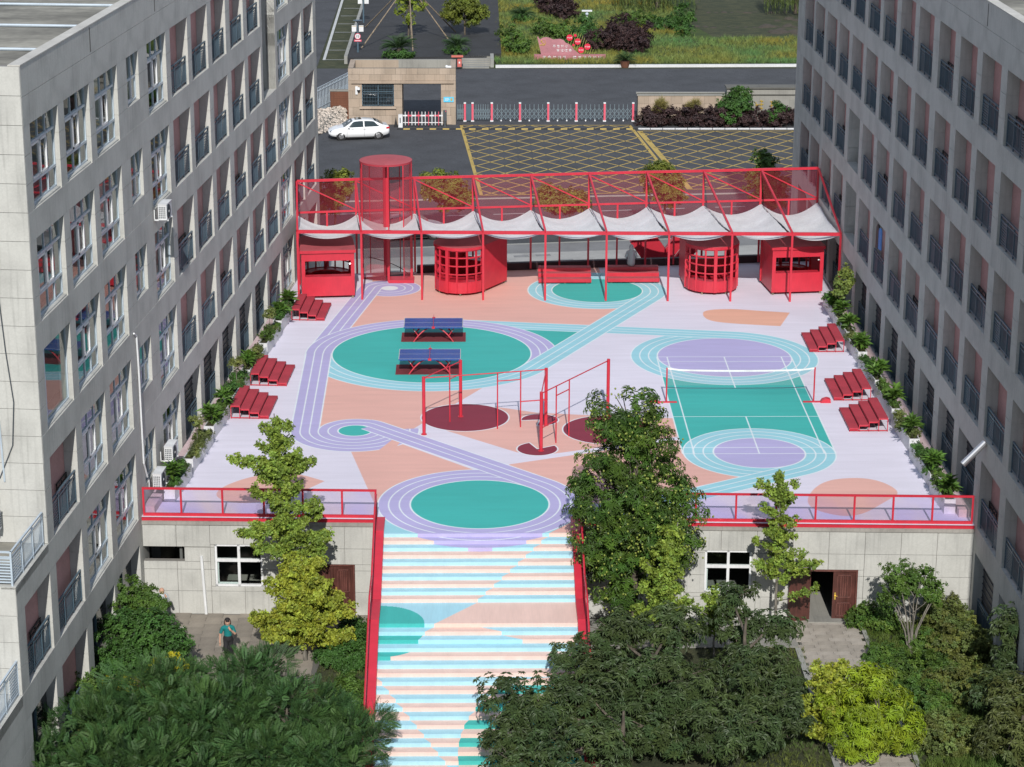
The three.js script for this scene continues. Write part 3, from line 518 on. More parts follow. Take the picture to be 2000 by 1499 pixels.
{
  const tl = turnL, a = (s, y, out = 0.36) => facadePoint(s, y, out).toArray();
  airUnit('white air conditioner hung high on the left facade between two windows', a(4.3, 10.2), tl);
  airUnit('white air conditioner on the left facade above the planter end', a(3.6, 1.0), tl);
  airUnit('white air conditioner bracketed beside the red railing at the left facade', a(1.6, 0.62), tl);
  airUnit('white air conditioner standing on the deck behind the planter, lowest of three', a(3.0, 0.02, 0.4), tl);
  const e = (z, y) => { const p = V(-20.5, 0, 20.3).addScaledVector(V(0.09514, 0, -0.99546), -12.25).addScaledVector(V(0.99546, 0, 0.09514), z); p.y = y; return p.toArray(); };
  airUnit('upper white air conditioner of the pair above the grey terrace', e(-1.85, 5.0), tl - Math.PI / 2, { badge: 1 });
  airUnit('lower white air conditioner of the pair above the grey terrace', e(-1.8, 4.1), tl - Math.PI / 2, { badge: 1 });
  const c1 = thing('wall_pipe', 'thin white pipe curling down the left facade from a window corner', 'pipe');
  const fp = (s, y, o = 0.05) => facadePoint(s, y, o).toArray(); mesh('pipe', gb().path([fp(0, 7.0), fp(0.35, 6.8), fp(0.45, 5.5), fp(0.5, 3.2), fp(0.55, 1.9), fp(1.0, 1.2)], 0.035, 6), M.pvc, c1);
  const c2 = thing('wall_cable', 'loose grey cable hanging on the pale end wall of the left block', 'cable');
  const ep = (z, y) => { const p = V(-20.5, 0, 20.3).addScaledVector(V(0.09514, 0, -0.99546), -11.88).addScaledVector(V(0.99546, 0, 0.09514), z); p.y = y; return p.toArray(); };
  mesh('cable', gb().path([ep(-1.02, 14.5), ep(-0.95, 13), ep(-1.06, 11.6), ep(-0.95, 9.8), ep(-0.8, 8.2), ep(-0.92, 6.8), ep(-1.4, 5.7)], 0.02, 5), M.grille, c2);
  const c3 = thing('wall_conduit', 'straight grey conduit down to the terrace air conditioners', 'pipe'); mesh('conduit', gb().path([ep(-1.3, 7.6), ep(-1.25, 5.6)], 0.03, 6), M.alu, c3);
  // laundry and odd things on the right block
  const cl = thing('hanging_clothes', 'dark coat and blue shirt hung out over a right block balcony', 'clothes', facadePoint(21.6, 5.0, 0.02, true).toArray());
  mesh('coat', gb().elev([[-0.28, 1.0], [-0.1, 1.1], [0.1, 1.1], [0.26, 0.95], [0.3, 0], [-0.3, 0.05]], -0.04, 0.04), M.black, cl).rotation.y = Math.PI / 2;
  const sh = mesh('shirt', gb().elev([[-0.25, 0.95], [-0.1, 1.05], [0.1, 1.05], [0.25, 0.9], [0.25, 0.1], [-0.25, 0.12]], -0.04, 0.04), std([0.08, 0.2, 0.5]), cl); sh.rotation.y = Math.PI / 2; sh.position.z = 0.6;
  const cu = thing('hanging_umbrella', 'folded black umbrella hung at the far end balcony of the right block', 'umbrella', facadePoint(43.4, 5.2, -0.15, true).toArray()); mesh('cover', gb().tube([0, 0, 0], [0, 0.75, 0], 0.03, 0.09, 8), M.black, cu); mesh('handle', gb().tube([0, 0.75, 0], [0, 0.95, 0], 0.012, 0.012, 6), M.chrome, cu);
  const du = thing('vent_duct', 'silver duct stub slanting out of a lower right balcony', 'duct'); const p0 = facadePoint(-0.9, 3.5, 0.05, true), p1 = facadePoint(-1.1, 2.75, 0.85, true); mesh('duct', gb().tube(p0.toArray(), p1.toArray(), 0.12, 0.12, 12), M.chrome, du);
}
// ---------------------------------------------------------------- the deck building: front wall, rooms below, kerbs
const thF = -Math.atan(0.0379), fx = x => (x + 20.45) * 1.00072;   // local x along the front edge
function cut(rects, hole) {                          // rectangles [x0,x1,y0,y1] minus one rectangle
  const [a, b, c, d] = hole, out = [];
  for (const [x0, x1, y0, y1] of rects) {
    if (b <= x0 || a >= x1 || d <= y0 || c >= y1) { out.push([x0, x1, y0, y1]); continue; }
    if (c > y0) out.push([x0, x1, y0, c]); if (d < y1) out.push([x0, x1, d, y1]);
    const lo = Math.max(y0, c), hi = Math.min(y1, d); if (a > x0) out.push([x0, a, lo, hi]); if (b < x1) out.push([b, x1, lo, hi]);
  }
  return out.filter(q => q[1] - q[0] > 0.03 && q[3] - q[2] > 0.03);
}
{
  const d = thing('deck_building', 'single storey stone clad building carrying the painted deck, with doors and white windows', 'building', [-20.45, 0, 20.3], thF);
  const yb = [G, G + 0.93, G + 1.79, G + 2.66, -0.16];
  const holes = [[fx(-20.5), fx(-18.98), G + 2.1, G + 2.68], [fx(-17.86), fx(-16.1), G + 1.12, G + 2.78], [fx(-14.3), fx(-12.7), G, G + 2.04], [fx(-2.6), fx(-1.2), G + 1.1, G + 2.75], [fx(0.18), fx(1.89), G + 1.08, G + 2.75], [fx(4.02), fx(5.8), G, G + 2.04]];
  for (const [a, b] of [[fx(-20.5), fx(-11.82)], [fx(-4.5), fx(9.95)]]) {
    const n = Math.round((b - a) / 1.3); let rects = []; const back = [[a, b, G - 0.05, -0.16]];
    for (let i = 0; i < n; i++) for (let k = 0; k < 4; k++) rects.push([lerp(a, b, i / n), lerp(a, b, (i + 1) / n), yb[k], yb[k + 1]]);
    let bk = back; for (const h of holes) { rects = cut(rects, h); bk = cut(bk, h); }
    const g = gb(); for (const q of bk) g.box(q[0], q[1], q[2], q[3], -0.32, -0.09); mesh('wall', g, M.stoneCore, d);
    for (const q of rects) mesh('cladding_panel', gb().box(q[0] + 0.008, q[1] - 0.008, q[2] + 0.008, q[3] - 0.008, -0.09, -0.05), M.stone, d);
  }
  for (const [a, b] of [[-20.5, -11.8], [-4.52, 9.95]]) mesh('edge_beam', gb().box(fx(a), fx(b), -0.16, -0.002, -0.35, -0.06), M.red, d);
  // interior closing
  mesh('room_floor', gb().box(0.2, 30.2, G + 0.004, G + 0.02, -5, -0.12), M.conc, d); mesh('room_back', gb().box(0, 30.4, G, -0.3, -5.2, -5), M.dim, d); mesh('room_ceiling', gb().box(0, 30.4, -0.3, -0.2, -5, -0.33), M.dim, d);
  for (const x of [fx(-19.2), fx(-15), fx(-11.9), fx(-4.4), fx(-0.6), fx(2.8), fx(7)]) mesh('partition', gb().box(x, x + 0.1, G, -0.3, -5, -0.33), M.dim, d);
  // windows: four panes in white frames
  for (const h of [holes[1], holes[3], holes[4]]) {
    const w = h[1] - h[0], H = h[3] - h[2], g = gb(), t = 0.075, ym = H * 0.62; g.box(0, w, 0, t, -0.05, 0.05).box(0, w, H - t, H, -0.05, 0.05).box(0, t, 0, H, -0.05, 0.05).box(w - t, w, 0, H, -0.05, 0.05).box(w / 2 - 0.05, w / 2 + 0.05, 0, H, -0.05, 0.05).box(0, w, ym - 0.06, ym + 0.06, -0.052, 0.052);
    const f = mesh('window', g, M.pvc, d); f.position.set(h[0], h[2], -0.13);
    for (const [a, b, y0, y1] of [[0, 0.5, 0, ym], [0.5, 1, ym, H], [0, 0.5, ym, H]]) { const p = mesh('pane', new THREE.PlaneGeometry(w * (b - a) - 0.06, y1 - y0 - 0.06), M.glass, f); p.position.set(w * (a + b) / 2, (y0 + y1) / 2, 0); }
    const s = mesh('open_sash', gb().box(0.05, w / 2, 0.05, 0.12, -0.09, -0.06).box(0.05, w / 2, ym - 0.12, ym - 0.05, -0.09, -0.06).box(0.05, 0.12, 0.05, ym - 0.05, -0.09, -0.06), M.pvc, f);
  }
  // doors
  const leaf = (parent, x, w, flip) => {
    const L = mesh('door', gb().box(0, w, 0.01, 1.95, -0.03, 0.03), M.door, parent); L.position.set(x, G, -0.13);
    const tr = gb(); for (const [a, b] of [[0.18, 0.72], [0.92, 1.82]]) { tr.box(0.14, w - 0.14, a, a + 0.035, 0.03, 0.055).box(0.14, w - 0.14, b - 0.035, b, 0.03, 0.055).box(0.14, 0.175, a, b, 0.03, 0.055).box(w - 0.175, w - 0.14, a, b, 0.03, 0.055); for (let k = 1; k < 5; k++) { const xx = lerp(0.2, w - 0.2, k / 5); tr.box(xx - 0.02, xx + 0.02, a + 0.06, b - 0.06, 0.03, 0.048); } }
    mesh('panel_moulding', tr, M.doorHi, L); const hx = flip ? 0.09 : w - 0.09; mesh('handle', gb().box(hx - 0.03, hx + 0.03, 0.85, 1.12, 0.03, 0.045).box(hx - 0.02, hx + 0.09 * (flip ? 1 : -1), 0.98, 1.0, 0.05, 0.075), M.gold, L); return L;
  };
  for (const h of [holes[2], holes[5]]) mesh('door_frame', gb().box(h[0], h[0] + 0.06, G, h[3], -0.2, -0.04).box(h[1] - 0.06, h[1], G, h[3], -0.2, -0.04).box(h[0] + 0.06, h[1] - 0.06, h[3] - 0.07, h[3], -0.2, -0.04), M.doorHi, d);
  { const h = holes[2], w = (h[1] - h[0] - 0.14) / 2; leaf(d, h[0] + 0.065, w, false); leaf(d, h[0] + 0.075 + w, w, true); }
  { const h = holes[5], w = (h[1] - h[0] - 0.14) / 2; leaf(d, h[0] + 0.075 + w, w, true); const L = leaf(d, h[0] + 0.06, w, false); L.rotation.y = Math.PI + 0.16; L.position.z = -0.03; L.userData.label = 'left door leaf swung open against the wall'; mesh('threshold', gb().box(h[0], h[1], G, G + 0.09, -0.3, 0.25), M.conc, d); }
  mesh('downpipe', gb().tube([fx(-18.25), G + 0.02, 0.02], [fx(-18.35), G + 2.35, 0.02], 0.055, 0.055, 8), M.pvc, d);
  // side kerbs along the blocks and dark upstand at the rear edge
  const kl = [[xLeft(20.0), 20.0], [xLeft(-9), -9]], kr = [[xRight(21), 21], [xRight(-9.5), -9.5]];
}
{
  const k = thing('side_kerb', 'low pale pink kerb at the foot of the left block along the deck', 'kerb', [0, 0, 0], 0, 'pink kerbs beside the blocks');
  mesh('kerb', gb().plan([[xLeft(20) + 0.03, 20], [xLeft(20) + 0.42, 20], [xLeft(-9) + 0.42, -9], [xLeft(-9) + 0.03, -9]], 0.002, 0.3), M.pinkKerb, k);
  const k2 = thing('side_kerb', 'low pale pink kerb at the foot of the right block along the deck', 'kerb', [0, 0, 0], 0, 'pink kerbs beside the blocks');
  mesh('kerb', gb().plan([[xRight(20) - 0.03, 20.6], [xRight(20) - 0.42, 20.6], [xRight(-9) - 0.42, -9.2], [xRight(-9) - 0.03, -9.2]], 0.002, 0.3), M.pinkKerb, k2);
  const up = thing('rear_upstand', 'dark upstand along the rear edge of the deck under the pergola', 'kerb'); const x0 = -11.2, x1 = 9.55;
  mesh('upstand', gb().plan([[x0, zRear(x0)], [x1, zRear(x1)], [x1, zRear(x1) - 0.3], [x0, zRear(x0) - 0.3]], 0.003, 0.38), M.darkKerb, up);
  const sl = thing('deck_slab', 'concrete slab under the painted deck', 'slab'); sl.userData.kind = 'structure';
  mesh('slab', gb().plan(deckPoly.map(([x, z], i) => i > 0 && i < 5 ? [x, Math.min(z, zFront(x))] : [x, z]).filter((q, i) => i !== 2 && i !== 3), -0.3, -0.17).plan(deckPoly.slice(6).concat([[xLeft(-12), -12], [xRight(-12), -12]]).map(q => q), -0.31, -0.05), M.deckSide, sl);
}
// ---------------------------------------------------------------- guard railings of the front edge
M.film = std([0.80, 0.74, 0.86], { transmission: 0.93, thickness: 0, roughness: 0.12, ior: 1.3 });
{
  const film = (() => { const n = 256, d = new Uint8Array(n * n * 4); for (let j = 0; j < n; j++) for (let i = 0; i < n; i++) { const u = i / n, v = j / n, w = fbm(u + v * 0.35, v, 6, 2, 2, 1), o = (j * n + i) * 4; d[o] = lerp(226, 250, w); d[o + 1] = lerp(220, 238, w); d[o + 2] = lerp(252, 234, w); d[o + 3] = 255; } const t = new THREE.DataTexture(d, n, n); t.wrapS = t.wrapT = THREE.RepeatWrapping; t.magFilter = THREE.LinearFilter; t.colorSpace = THREE.SRGBColorSpace; t.repeat.set(0.25, 0.5); t.needsUpdate = true; return t; })();
  M.film.map = film; M.film.color.setRGB(1, 1, 1);
  const rail = (label, xs) => {
    const t = thing('guard_railing', label, 'railing', [-20.45, 0, 20.3], thF, 'red framed guard railings'), a = fx(xs[0]), b = fx(xs[xs.length - 1]);
    mesh('top_rail', gb().box(a - 0.04, b + 0.04, 1.03, 1.1, -0.19, -0.11), M.red, t); mesh('bottom_rail', gb().box(a - 0.03, b + 0.03, 0.004, 0.11, -0.19, -0.11), M.red, t);
    xs.forEach(x => mesh('post', gb().box(fx(x) - 0.035, fx(x) + 0.035, 0.11, 1.03, -0.185, -0.115), M.red, t));
    for (let i = 0; i + 1 < xs.length; i++) mesh('glass_panel', gb().quad(V(fx(xs[i]) + 0.04, 0.112, -0.15), V(fx(xs[i + 1]) - 0.04, 0.112, -0.15), V(fx(xs[i + 1]) - 0.04, 1.028, -0.15), V(fx(xs[i]) + 0.04, 1.028, -0.15)), M.film, t);
  };
  rail('red framed glass guard railing at the deck edge left of the painted stairs', [-20.42, -19.04, -17.52, -16.0, -14.57, -13.13, -11.9]);
  rail('red framed glass guard railing at the deck edge right of the painted stairs', [-4.45, -3.05, -1.6, -0.2, 1.26, 2.72, 4.16, 5.56, 6.97, 8.4, 9.85]);
}
// ---------------------------------------------------------------- painted stairs
const STEPS = []; { let y = 0, z = 22.1; STEPS.push([0, 22.0, 22.1]); for (let k = 1; k <= 9; k++) { STEPS.push([-0.13505 * k, z, z + 0.3524]); z += 0.3524; } STEPS.push([-1.3505, z, 27.09]); z = 27.09; for (let k = 1; k <= 17; k++) { STEPS.push([-1.3505 - 0.14724 * k, z, z + 0.352]); z += 0.352; } }
const SX0 = -11.54, SX1 = -4.77;
{
  const hex = h => [1, 3, 5].map(k => parseInt(h.slice(k, k + 2), 16));
  const col = { b: hex('#9ecbd9'), s: hex('#dcbcb0'), t: hex(PAINT.teal), p: hex(PAINT.purple), l: hex(PAINT.line) };
  const pick = (i, x, z) => {
    const q = Math.hypot(x + 8.08, z - 19.02); if (q < 3.81) return i && Math.abs(q - 3.4) < 0.03 ? 'l' : 'p';
    const odd = i % 2, Q = odd ? 's' : 'b', P = odd ? 'b' : 's';
    if (i >= 10 && Math.hypot(x + 11.5, z - 27.05) < 1.5) return odd ? 'b' : 't';
    if (Math.hypot(x + 5.7, z - 32.4) < 3.13) return odd ? 's' : 't';
    if (i <= 10) return x < -5.6 - 0.813 * (z - 22.1) ? Q : P;
    if (i <= 12) return x > -9.7 - 0.8 * (z - 27.1) && x < -7.97 + (z - 27.14) * 2 ? Q : P;
    return x < -11.36 + (z - 29.56) * 0.674 ? Q : P;
  };
  const cv = document.createElement('canvas'), Wd = 680; cv.width = Wd; cv.height = STEPS.length * 64; const c = cv.getContext('2d'), im = c.createImageData(cv.width, cv.height);
  STEPS.forEach(([y, za, zb], i) => { for (let r = 0; r < 64; r++) { const z = r < 44 ? lerp(za, zb, r / 44) : zb; for (let k = 0; k < Wd; k++) { const x = lerp(SX0, SX1, (k + 0.5) / Wd), q = col[pick(i, x, z)], o = ((i * 64 + r) * Wd + k) * 4, n = 1 + 0.07 * (fbm(k / Wd, (i * 64 + r) / 1792, 20, 60, 3, 1) - 0.5) + 0.04 * (fbm(k / Wd, r / 64, 200, 6, 2, 2) - 0.5); for (let m = 0; m < 3; m++) im.data[o + m] = Math.min(255, q[m] * n); im.data[o + 3] = 255; } } });
  c.putImageData(im, 0, 0); const tx = new THREE.CanvasTexture(cv); tx.colorSpace = THREE.SRGBColorSpace;
  const mat = std([1, 1, 1], { map: tx, roughness: 0.75 });
  const s = thing('painted_staircase', 'wide pastel striped staircase from the courtyard up to the deck', 'staircase'), N = STEPS.length;
  STEPS.forEach(([y, za, zb], i) => {
    const yn = i + 1 < N ? STEPS[i + 1][0] : G, g = gb(), v0 = 1 - (i * 64 + 0.5) / cv.height, v1 = 1 - (i * 64 + 43.5) / cv.height, v2 = 1 - (i * 64 + 63.5) / cv.height;
    if (i) g.quad(V(SX0, y, zb), V(SX1, y, zb), V(SX1, y, za), V(SX0, y, za)); else g.quad(V(SX0, y + 0.001, zb), V(SX1, y + 0.001, zb), V(SX1, y + 0.001, za), V(SX0, y + 0.001, za));
    g.quad(V(SX0, yn, zb), V(SX1, yn, zb), V(SX1, y, zb), V(SX0, y, zb));
    g.u = [0, v1, 1, v1, 1, v0, 0, v1, 1, v0, 0, v0, 0, v2, 1, v2, 1, v1, 0, v2, 1, v1, 0, v1];
    mesh('step', g, mat, s);
  });
  for (const [x0, x1, nm] of [[-11.9, -11.545, 0], [-4.765, -4.41, 1]]) {
    const prof = [[20.75, 0.14], [22.15, 0.14], [25.3, -1.2], [27.1, -1.2], [33.1, -3.66], [33.1, G - 0.05], [32.4, G - 0.05], [26.9, -1.75], [25.1, -1.75], [22.0, -0.45], [20.75, -0.45]];
    const g = gb().elev(prof.map(([z, y]) => [-z, y]), -(x1 - x0) / 2, (x1 - x0) / 2).geo(); g.rotateY(Math.PI / 2); g.translate((x0 + x1) / 2, 0, 0); mesh('stringer', g, M.red, s);
    const wl = gb().elev([[-20.9, -0.45], [-22, -0.46], [-25.1, -1.76], [-26.9, -1.76], [-32.4, G], [-20.9, G]], -0.1, 0.1).geo(); wl.rotateY(Math.PI / 2); wl.translate((x0 + x1) / 2, 0, 0); mesh('side_wall', wl, M.conc, s);
    const hx = nm ? x1 - 0.05 : x0 + 0.05, hp = [[hx, 1.06, 20.9], [hx, 1.06, 22.2], [hx, -0.3, 25.35], [hx, -0.3, 27.15], [hx, -2.75, 33.0]];
    mesh('handrail', gb().path(hp, 0.035, 8), M.red, s);
    const posts = [[20.9, 0.14], [22.2, 0.12], [23.75, -0.55], [25.35, -1.2], [27.15, -1.2], [29.1, -2.02], [31, -2.8], [33, -3.62]]; for (const [z, y] of posts) mesh('baluster', gb().bar([hx, y, z], [hx, y + 0.93, z], 0.045), M.red, s);
  }
}
// ---------------------------------------------------------------- pergola
const zPF = x => -9.95 + (x + 13.8) * 0.0245;
{
  const t = thing('pergola', 'long red steel pergola across the back of the deck with white canvas sails', 'pergola');
  const fxs = [-16.9, -13.78, -10.83, -7.82, -4.77, -1.78, 1.27, 4.35, 7.28, 9.64], rear = [[-17.19, -14.19], [-14.25, -14.62], [-11.29, -14.92], [-8.32, -15.27], [-5.34, -15.62], [-2.35, -15.98], [0.64, -16.32], [3.6, -16.6], [6.61, -16.92], [9.62, -17.25]];
  const F = fxs.map(x => [x, 3.42, zPF(x)]), Rg = rear.map(([x, z]) => [x, 5.0, z]), at = (k, y) => [rear[k][0], y, rear[k][1]];
  const P = (name, g, m = M.red, par = t) => mesh(name, g, m, par);
  for (let k = 0; k < 10; k++) {
    P('front_post', gb().bar([F[k][0], 0, F[k][2]], F[k], 0.1)); P('rear_post', gb().bar(at(k, k === 0 ? 0 : 0.1), at(k, 5.0), 0.1)); P('rafter', gb().bar([Rg[k][0], 5.0, Rg[k][2] + 0.06], [F[k][0], 3.46, F[k][2] - 0.02], 0.09, 0.1));
    if (k === 9) break;
    P('front_beam', gb().bar([F[k][0] + 0.05, 3.42, F[k][2]], [F[k + 1][0] - 0.05, 3.42, F[k + 1][2]], 0.11, 0.16));
    P('ridge_beam', gb().bar([Rg[k][0], 5.03, Rg[k][2]], [Rg[k + 1][0], 5.03, Rg[k + 1][2]], 0.1, 0.13));
    P('mid_rail', gb().bar(at(k, 3.4), at(k + 1, 3.4), 0.07, 0.1)); P('brace', gb().bar(at(k, 4.95), at(k + 1, 3.45), 0.06));
    const mid = [(rear[k][0] + rear[k + 1][0]) / 2, 0, (rear[k][1] + rear[k + 1][1]) / 2]; P('half_post', gb().bar([mid[0], 0.1, mid[2]], [mid[0], 3.36, mid[2]], 0.09));
    const sg = gb(); sg.quad(V(...at(k, 2.3)).add(V(0.06, 0, -0.04)), V(...at(k + 1, 2.3)).add(V(-0.06, 0, -0.04)), V(...at(k + 1, 4.96)).add(V(-0.06, 0, -0.04)), V(...at(k, 4.96)).add(V(0.06, 0, -0.04))); P('perforated_screen', sg, M.meshRed);
    // sail: hung at the four posts, sagging between them, with fine folds running across
    const nu = 28, nv = 22, g = new THREE.BufferGeometry(), pos = [], idx = [], uv = []; R = mulberry(100 + k); const ph = rr(0, 6), ph2 = rr(0, 6), sagR = rr(0.5, 0.62), sagF = rr(0.2, 0.28);
    for (let j = 0; j <= nv; j++) for (let i = 0; i <= nu; i++) {
      const u = i / nu, v = j / nv, a = V(...at(k, 3.22)).lerp(V(F[k][0] + 0.06, 3.36, F[k][2] - 0.04), v), b = V(...at(k + 1, 3.22)).lerp(V(F[k + 1][0] - 0.06, 3.36, F[k + 1][2] - 0.04), v), p = a.lerp(b, u), c = 4 * u * (1 - u);
      const sag = lerp(sagR, sagF, v) * c + 0.18 * Math.sin(Math.PI * v) * (0.35 + 0.65 * c), fold = 0.022 * Math.sin(26 * v + ph + 2.2 * c + 0.8 * Math.sin(5 * u + ph2)) * (0.3 + c) + 0.012 * Math.sin(51 * v + 3 * u + ph2) + 0.03 * Math.sin(9 * v + 4 * u + ph);
      p.y += -sag + fold; pos.push(p.x, p.y, p.z); uv.push(u * 3, v * 5);
    }
    for (let j = 0; j < nv; j++) for (let i = 0; i < nu; i++) { const a = j * (nu + 1) + i, b = a + nu + 1; idx.push(a, b, a + 1, b, b + 1, a + 1); }
    g.setAttribute('position', new THREE.Float32BufferAttribute(pos, 3)); g.setAttribute('uv', new THREE.Float32BufferAttribute(uv, 2)); g.setIndex(idx); g.computeVertexNormals(); P('canvas_sail', g, M.canvas);
  }
}
// ---------------------------------------------------------------- kiosks: a box with a serving hatch at one end and a round glazed bay at the other
function kiosk(label, pos, turn) {                   // origin at the centre of the round bay, box extends along +z
  const t = thing('red_kiosk', label, 'kiosk', pos, turn, 'red deck kiosks'), r = 1.3, h0 = 0.14, h1 = 2.36, L = 2.35;
  const P = (n, g, m = M.red, p = t) => mesh(n, g, m, p);
  const arc = (n, a0, a1) => Array.from({ length: n + 1 }, (_, k) => { const f = lerp(a0, a1, k / n); return [Math.cos(f) * r, -Math.sin(f) * r]; });
  const half = arc(20, 0, Math.PI);
  P('floor', gb().plan([...half, [-r, L], [r, L]], h0, h0 + 0.1)); P('roof', gb().plan([...half.map(([x, z]) => [x * 1.03, z * 1.03]), [-r * 1.03, L + 0.06], [r * 1.03, L + 0.06]], h1 + 0.002, h1 + 0.11), M.redRoof);
  P('roof_edge', (() => { const g = gb(), q = [...half.map(([x, z]) => [x * 1.035, z * 1.035]), [-r * 1.035, L + 0.07], [r * 1.035, L + 0.07]]; for (let k = 0; k < q.length; k++) { const a = q[k], b = q[(k + 1) % q.length]; g.bar([a[0], h1 + 0.03, a[1]], [b[0], h1 + 0.03, b[1]], 0.04, 0.14); } return g; })());
  P('side_wall', gb().box(r - 0.06, r, h0 + 0.1, h1, 0.0, L)); P('side_wall', gb().box(-r, -r + 0.06, h0 + 0.1, h1, 0.0, L));
  // hatch end
  P('hatch_wall', gb().box(-r + 0.06, r - 0.06, h0 + 0.1, 1.12, L - 0.06, L).box(-r + 0.06, r - 0.06, 1.92, h1, L - 0.06, L).box(-r + 0.06, -r + 0.18, 1.12, 1.92, L - 0.06, L).box(r - 0.18, r - 0.06, 1.12, 1.92, L - 0.06, L));
  P('counter', gb().box(-r + 0.16, r - 0.16, 1.06, 1.1, L - 0.55, L - 0.06)); P('lamp_fitting', gb().tube([r - 0.25, 1.7, L - 0.2], [r - 0.15, 1.7, L - 0.2], 0.05, 0.05, 8), M.chrome);
  // round bay: low wall, mullions and hoops
  for (let k = 0; k < 20; k++) { const a = half[k], b = half[k + 1]; if (k === 0) P('bay_wall', (() => { const g = gb(); for (let m = 0; m < 20; m++) { const c = half[m], d = half[m + 1]; g.bar([c[0] * 0.985, 0.45, c[1] * 0.985], [d[0] * 0.985, 0.45, d[1] * 0.985], 0.05, 0.42); } return g; })()); }
  for (const y of [0.68, 1.1, 1.52, 1.94, 2.3]) P('hoop', (() => { const g = gb(); for (let m = 0; m < 20; m++) { const c = half[m], d = half[m + 1]; g.bar([c[0] * 0.985, y, c[1] * 0.985], [d[0] * 0.985, y, d[1] * 0.985], 0.06, 0.06); } return g; })());
  for (let k = 0; k <= 8; k++) { const f = Math.PI * k / 8, c = [Math.cos(f) * r * 0.98, -Math.sin(f) * r * 0.98]; P('mullion', gb().bar([c[0], h0, c[1]], [c[0], h1, c[1]], k % 4 === 0 ? 0.16 : 0.08)); }
  P('bay_bench', gb().plan(arc(12, 0.3, Math.PI - 0.3).map(([x, z]) => [x * 0.93, z * 0.93]).concat(arc(12, Math.PI - 0.3, 0.3).map(([x, z]) => [x * 0.6, z * 0.6])), 0.62, 0.68));
  for (const [x, z] of [[-r + 0.1, L - 0.1], [r - 0.1, L - 0.1], [-r + 0.1, 0.3], [r - 0.1, 0.3], [-0.6, -1.05], [0.6, -1.05]]) P('foot', gb().tube([x, 0, z], [x, h0, z], 0.05, 0.05, 8), M.pole);
  return t;
}
kiosk('red kiosk with its serving hatch forward, beside the left block under the pergola', [-15.68, 0, -12.45], 0.1);
kiosk('red kiosk with round glazed bay forward and slanting body, next to the spiral stair', [-8.92, 0, -11.78], Math.PI - 0.54);
kiosk('red kiosk whose round glazed bay faces straight forward, between the benches and the hatch kiosk', [3.63, 0, -11.9], Math.PI + 0.05);
kiosk('red kiosk with its serving hatch forward, beside the right block under the pergola', [7.55, 0, -13.1], 0.11);
// ---------------------------------------------------------------- spiral stair tower
{
  const cx = -12.7, cz = -14.4, r = 1.33, t = thing('stair_tower', 'red mesh cylinder tower with a round lid around a spiral stair', 'stair tower', [cx, 0, cz]);
  mesh('column', gb().tube([0, G, 0], [0, 6.0, 0], 0.17, 0.17, 16), M.red, t);
  const lid = new THREE.CylinderGeometry(r, r, 0.09, 48); lid.translate(0, 6.03, 0); const L = mesh('lid', lid, M.redFelt, t); const cone = new THREE.ConeGeometry(r * 0.99, 0.09, 48); cone.translate(0, 6.12, 0); mesh('lid_top', cone, M.redRoof, L);
  for (let k = 0; k < 10; k++) { const f = k / 10 * Math.PI * 2 + 0.2; if (Math.sin(f) > 0.75 && k !== 2) continue; mesh('upright', gb().bar([Math.cos(f) * r * 0.985, G + 0.12, Math.sin(f) * r * 0.985], [Math.cos(f) * r * 0.985, 6.0, Math.sin(f) * r * 0.985], 0.05), M.red, t); }
  const cyl = new THREE.CylinderGeometry(r, r, 6.0 - 0.1, 48, 1, true, 0.75, Math.PI * 2 - 0.75); cyl.translate(0, 3.05, 0); mesh('mesh_skin', cyl, std([0.42, 0.03, 0.055], { roughness: 0.7, transparent: true, opacity: 0.34 }), t);
  const low = new THREE.CylinderGeometry(r, r, -G - 0.1, 48, 1, true, 0, Math.PI * 2); low.translate(0, G / 2, 0); mesh('mesh_skin', low, M.meshRed, t);
  for (let k = 0; k < 20; k++) { const f = k * 0.42 + 0.6, y = G + 0.2 + k * 0.185; const g = gb().plan([[0.17, -0.09], [r * 0.95, -0.28], [r * 0.95, 0.28], [0.17, 0.09]], -0.02, 0.02); const s = mesh('tread', g, M.red, t); s.position.y = y; s.rotation.y = f; }
  mesh('helical_rail', gb().path(Array.from({ length: 40 }, (_, k) => { const f = -(k * 0.21 + 0.6); return [Math.cos(f) * r * 0.9, G + 1.1 + k * 0.0925, Math.sin(f) * r * 0.9]; }), 0.02, 5), M.darkKerb, t);
  mesh('portal', gb().box(0.05, 0.17, 0, 2.5, 1.0, 1.12).box(1.2, 1.32, 0, 2.5, 0.55, 0.67).obox(V(0.7, 2.48, 0.83), V(0.66, 0, -0.22), V(0, 0.06, 0), V(0.1, 0, 0.3)), M.red, t);
  mesh('canopy_plate', gb().obox(V(0.7, 2.58, 0.65), V(0.68, 0, -0.2), V(0, 0.03, 0), V(0.12, 0, 0.42)), M.redRoof, t);
  mesh('door_step', gb().box(0.1, 1.4, 0.004, 0.16, 0.55, 1.35), M.red, t); mesh('landing', gb().plan([[-1.2, 0.55], [0.1, 0.95], [1.35, 0.6], [1.2, -0.3], [0.1, 0.1]], 0.02, 0.1), M.darkKerb, t);
}
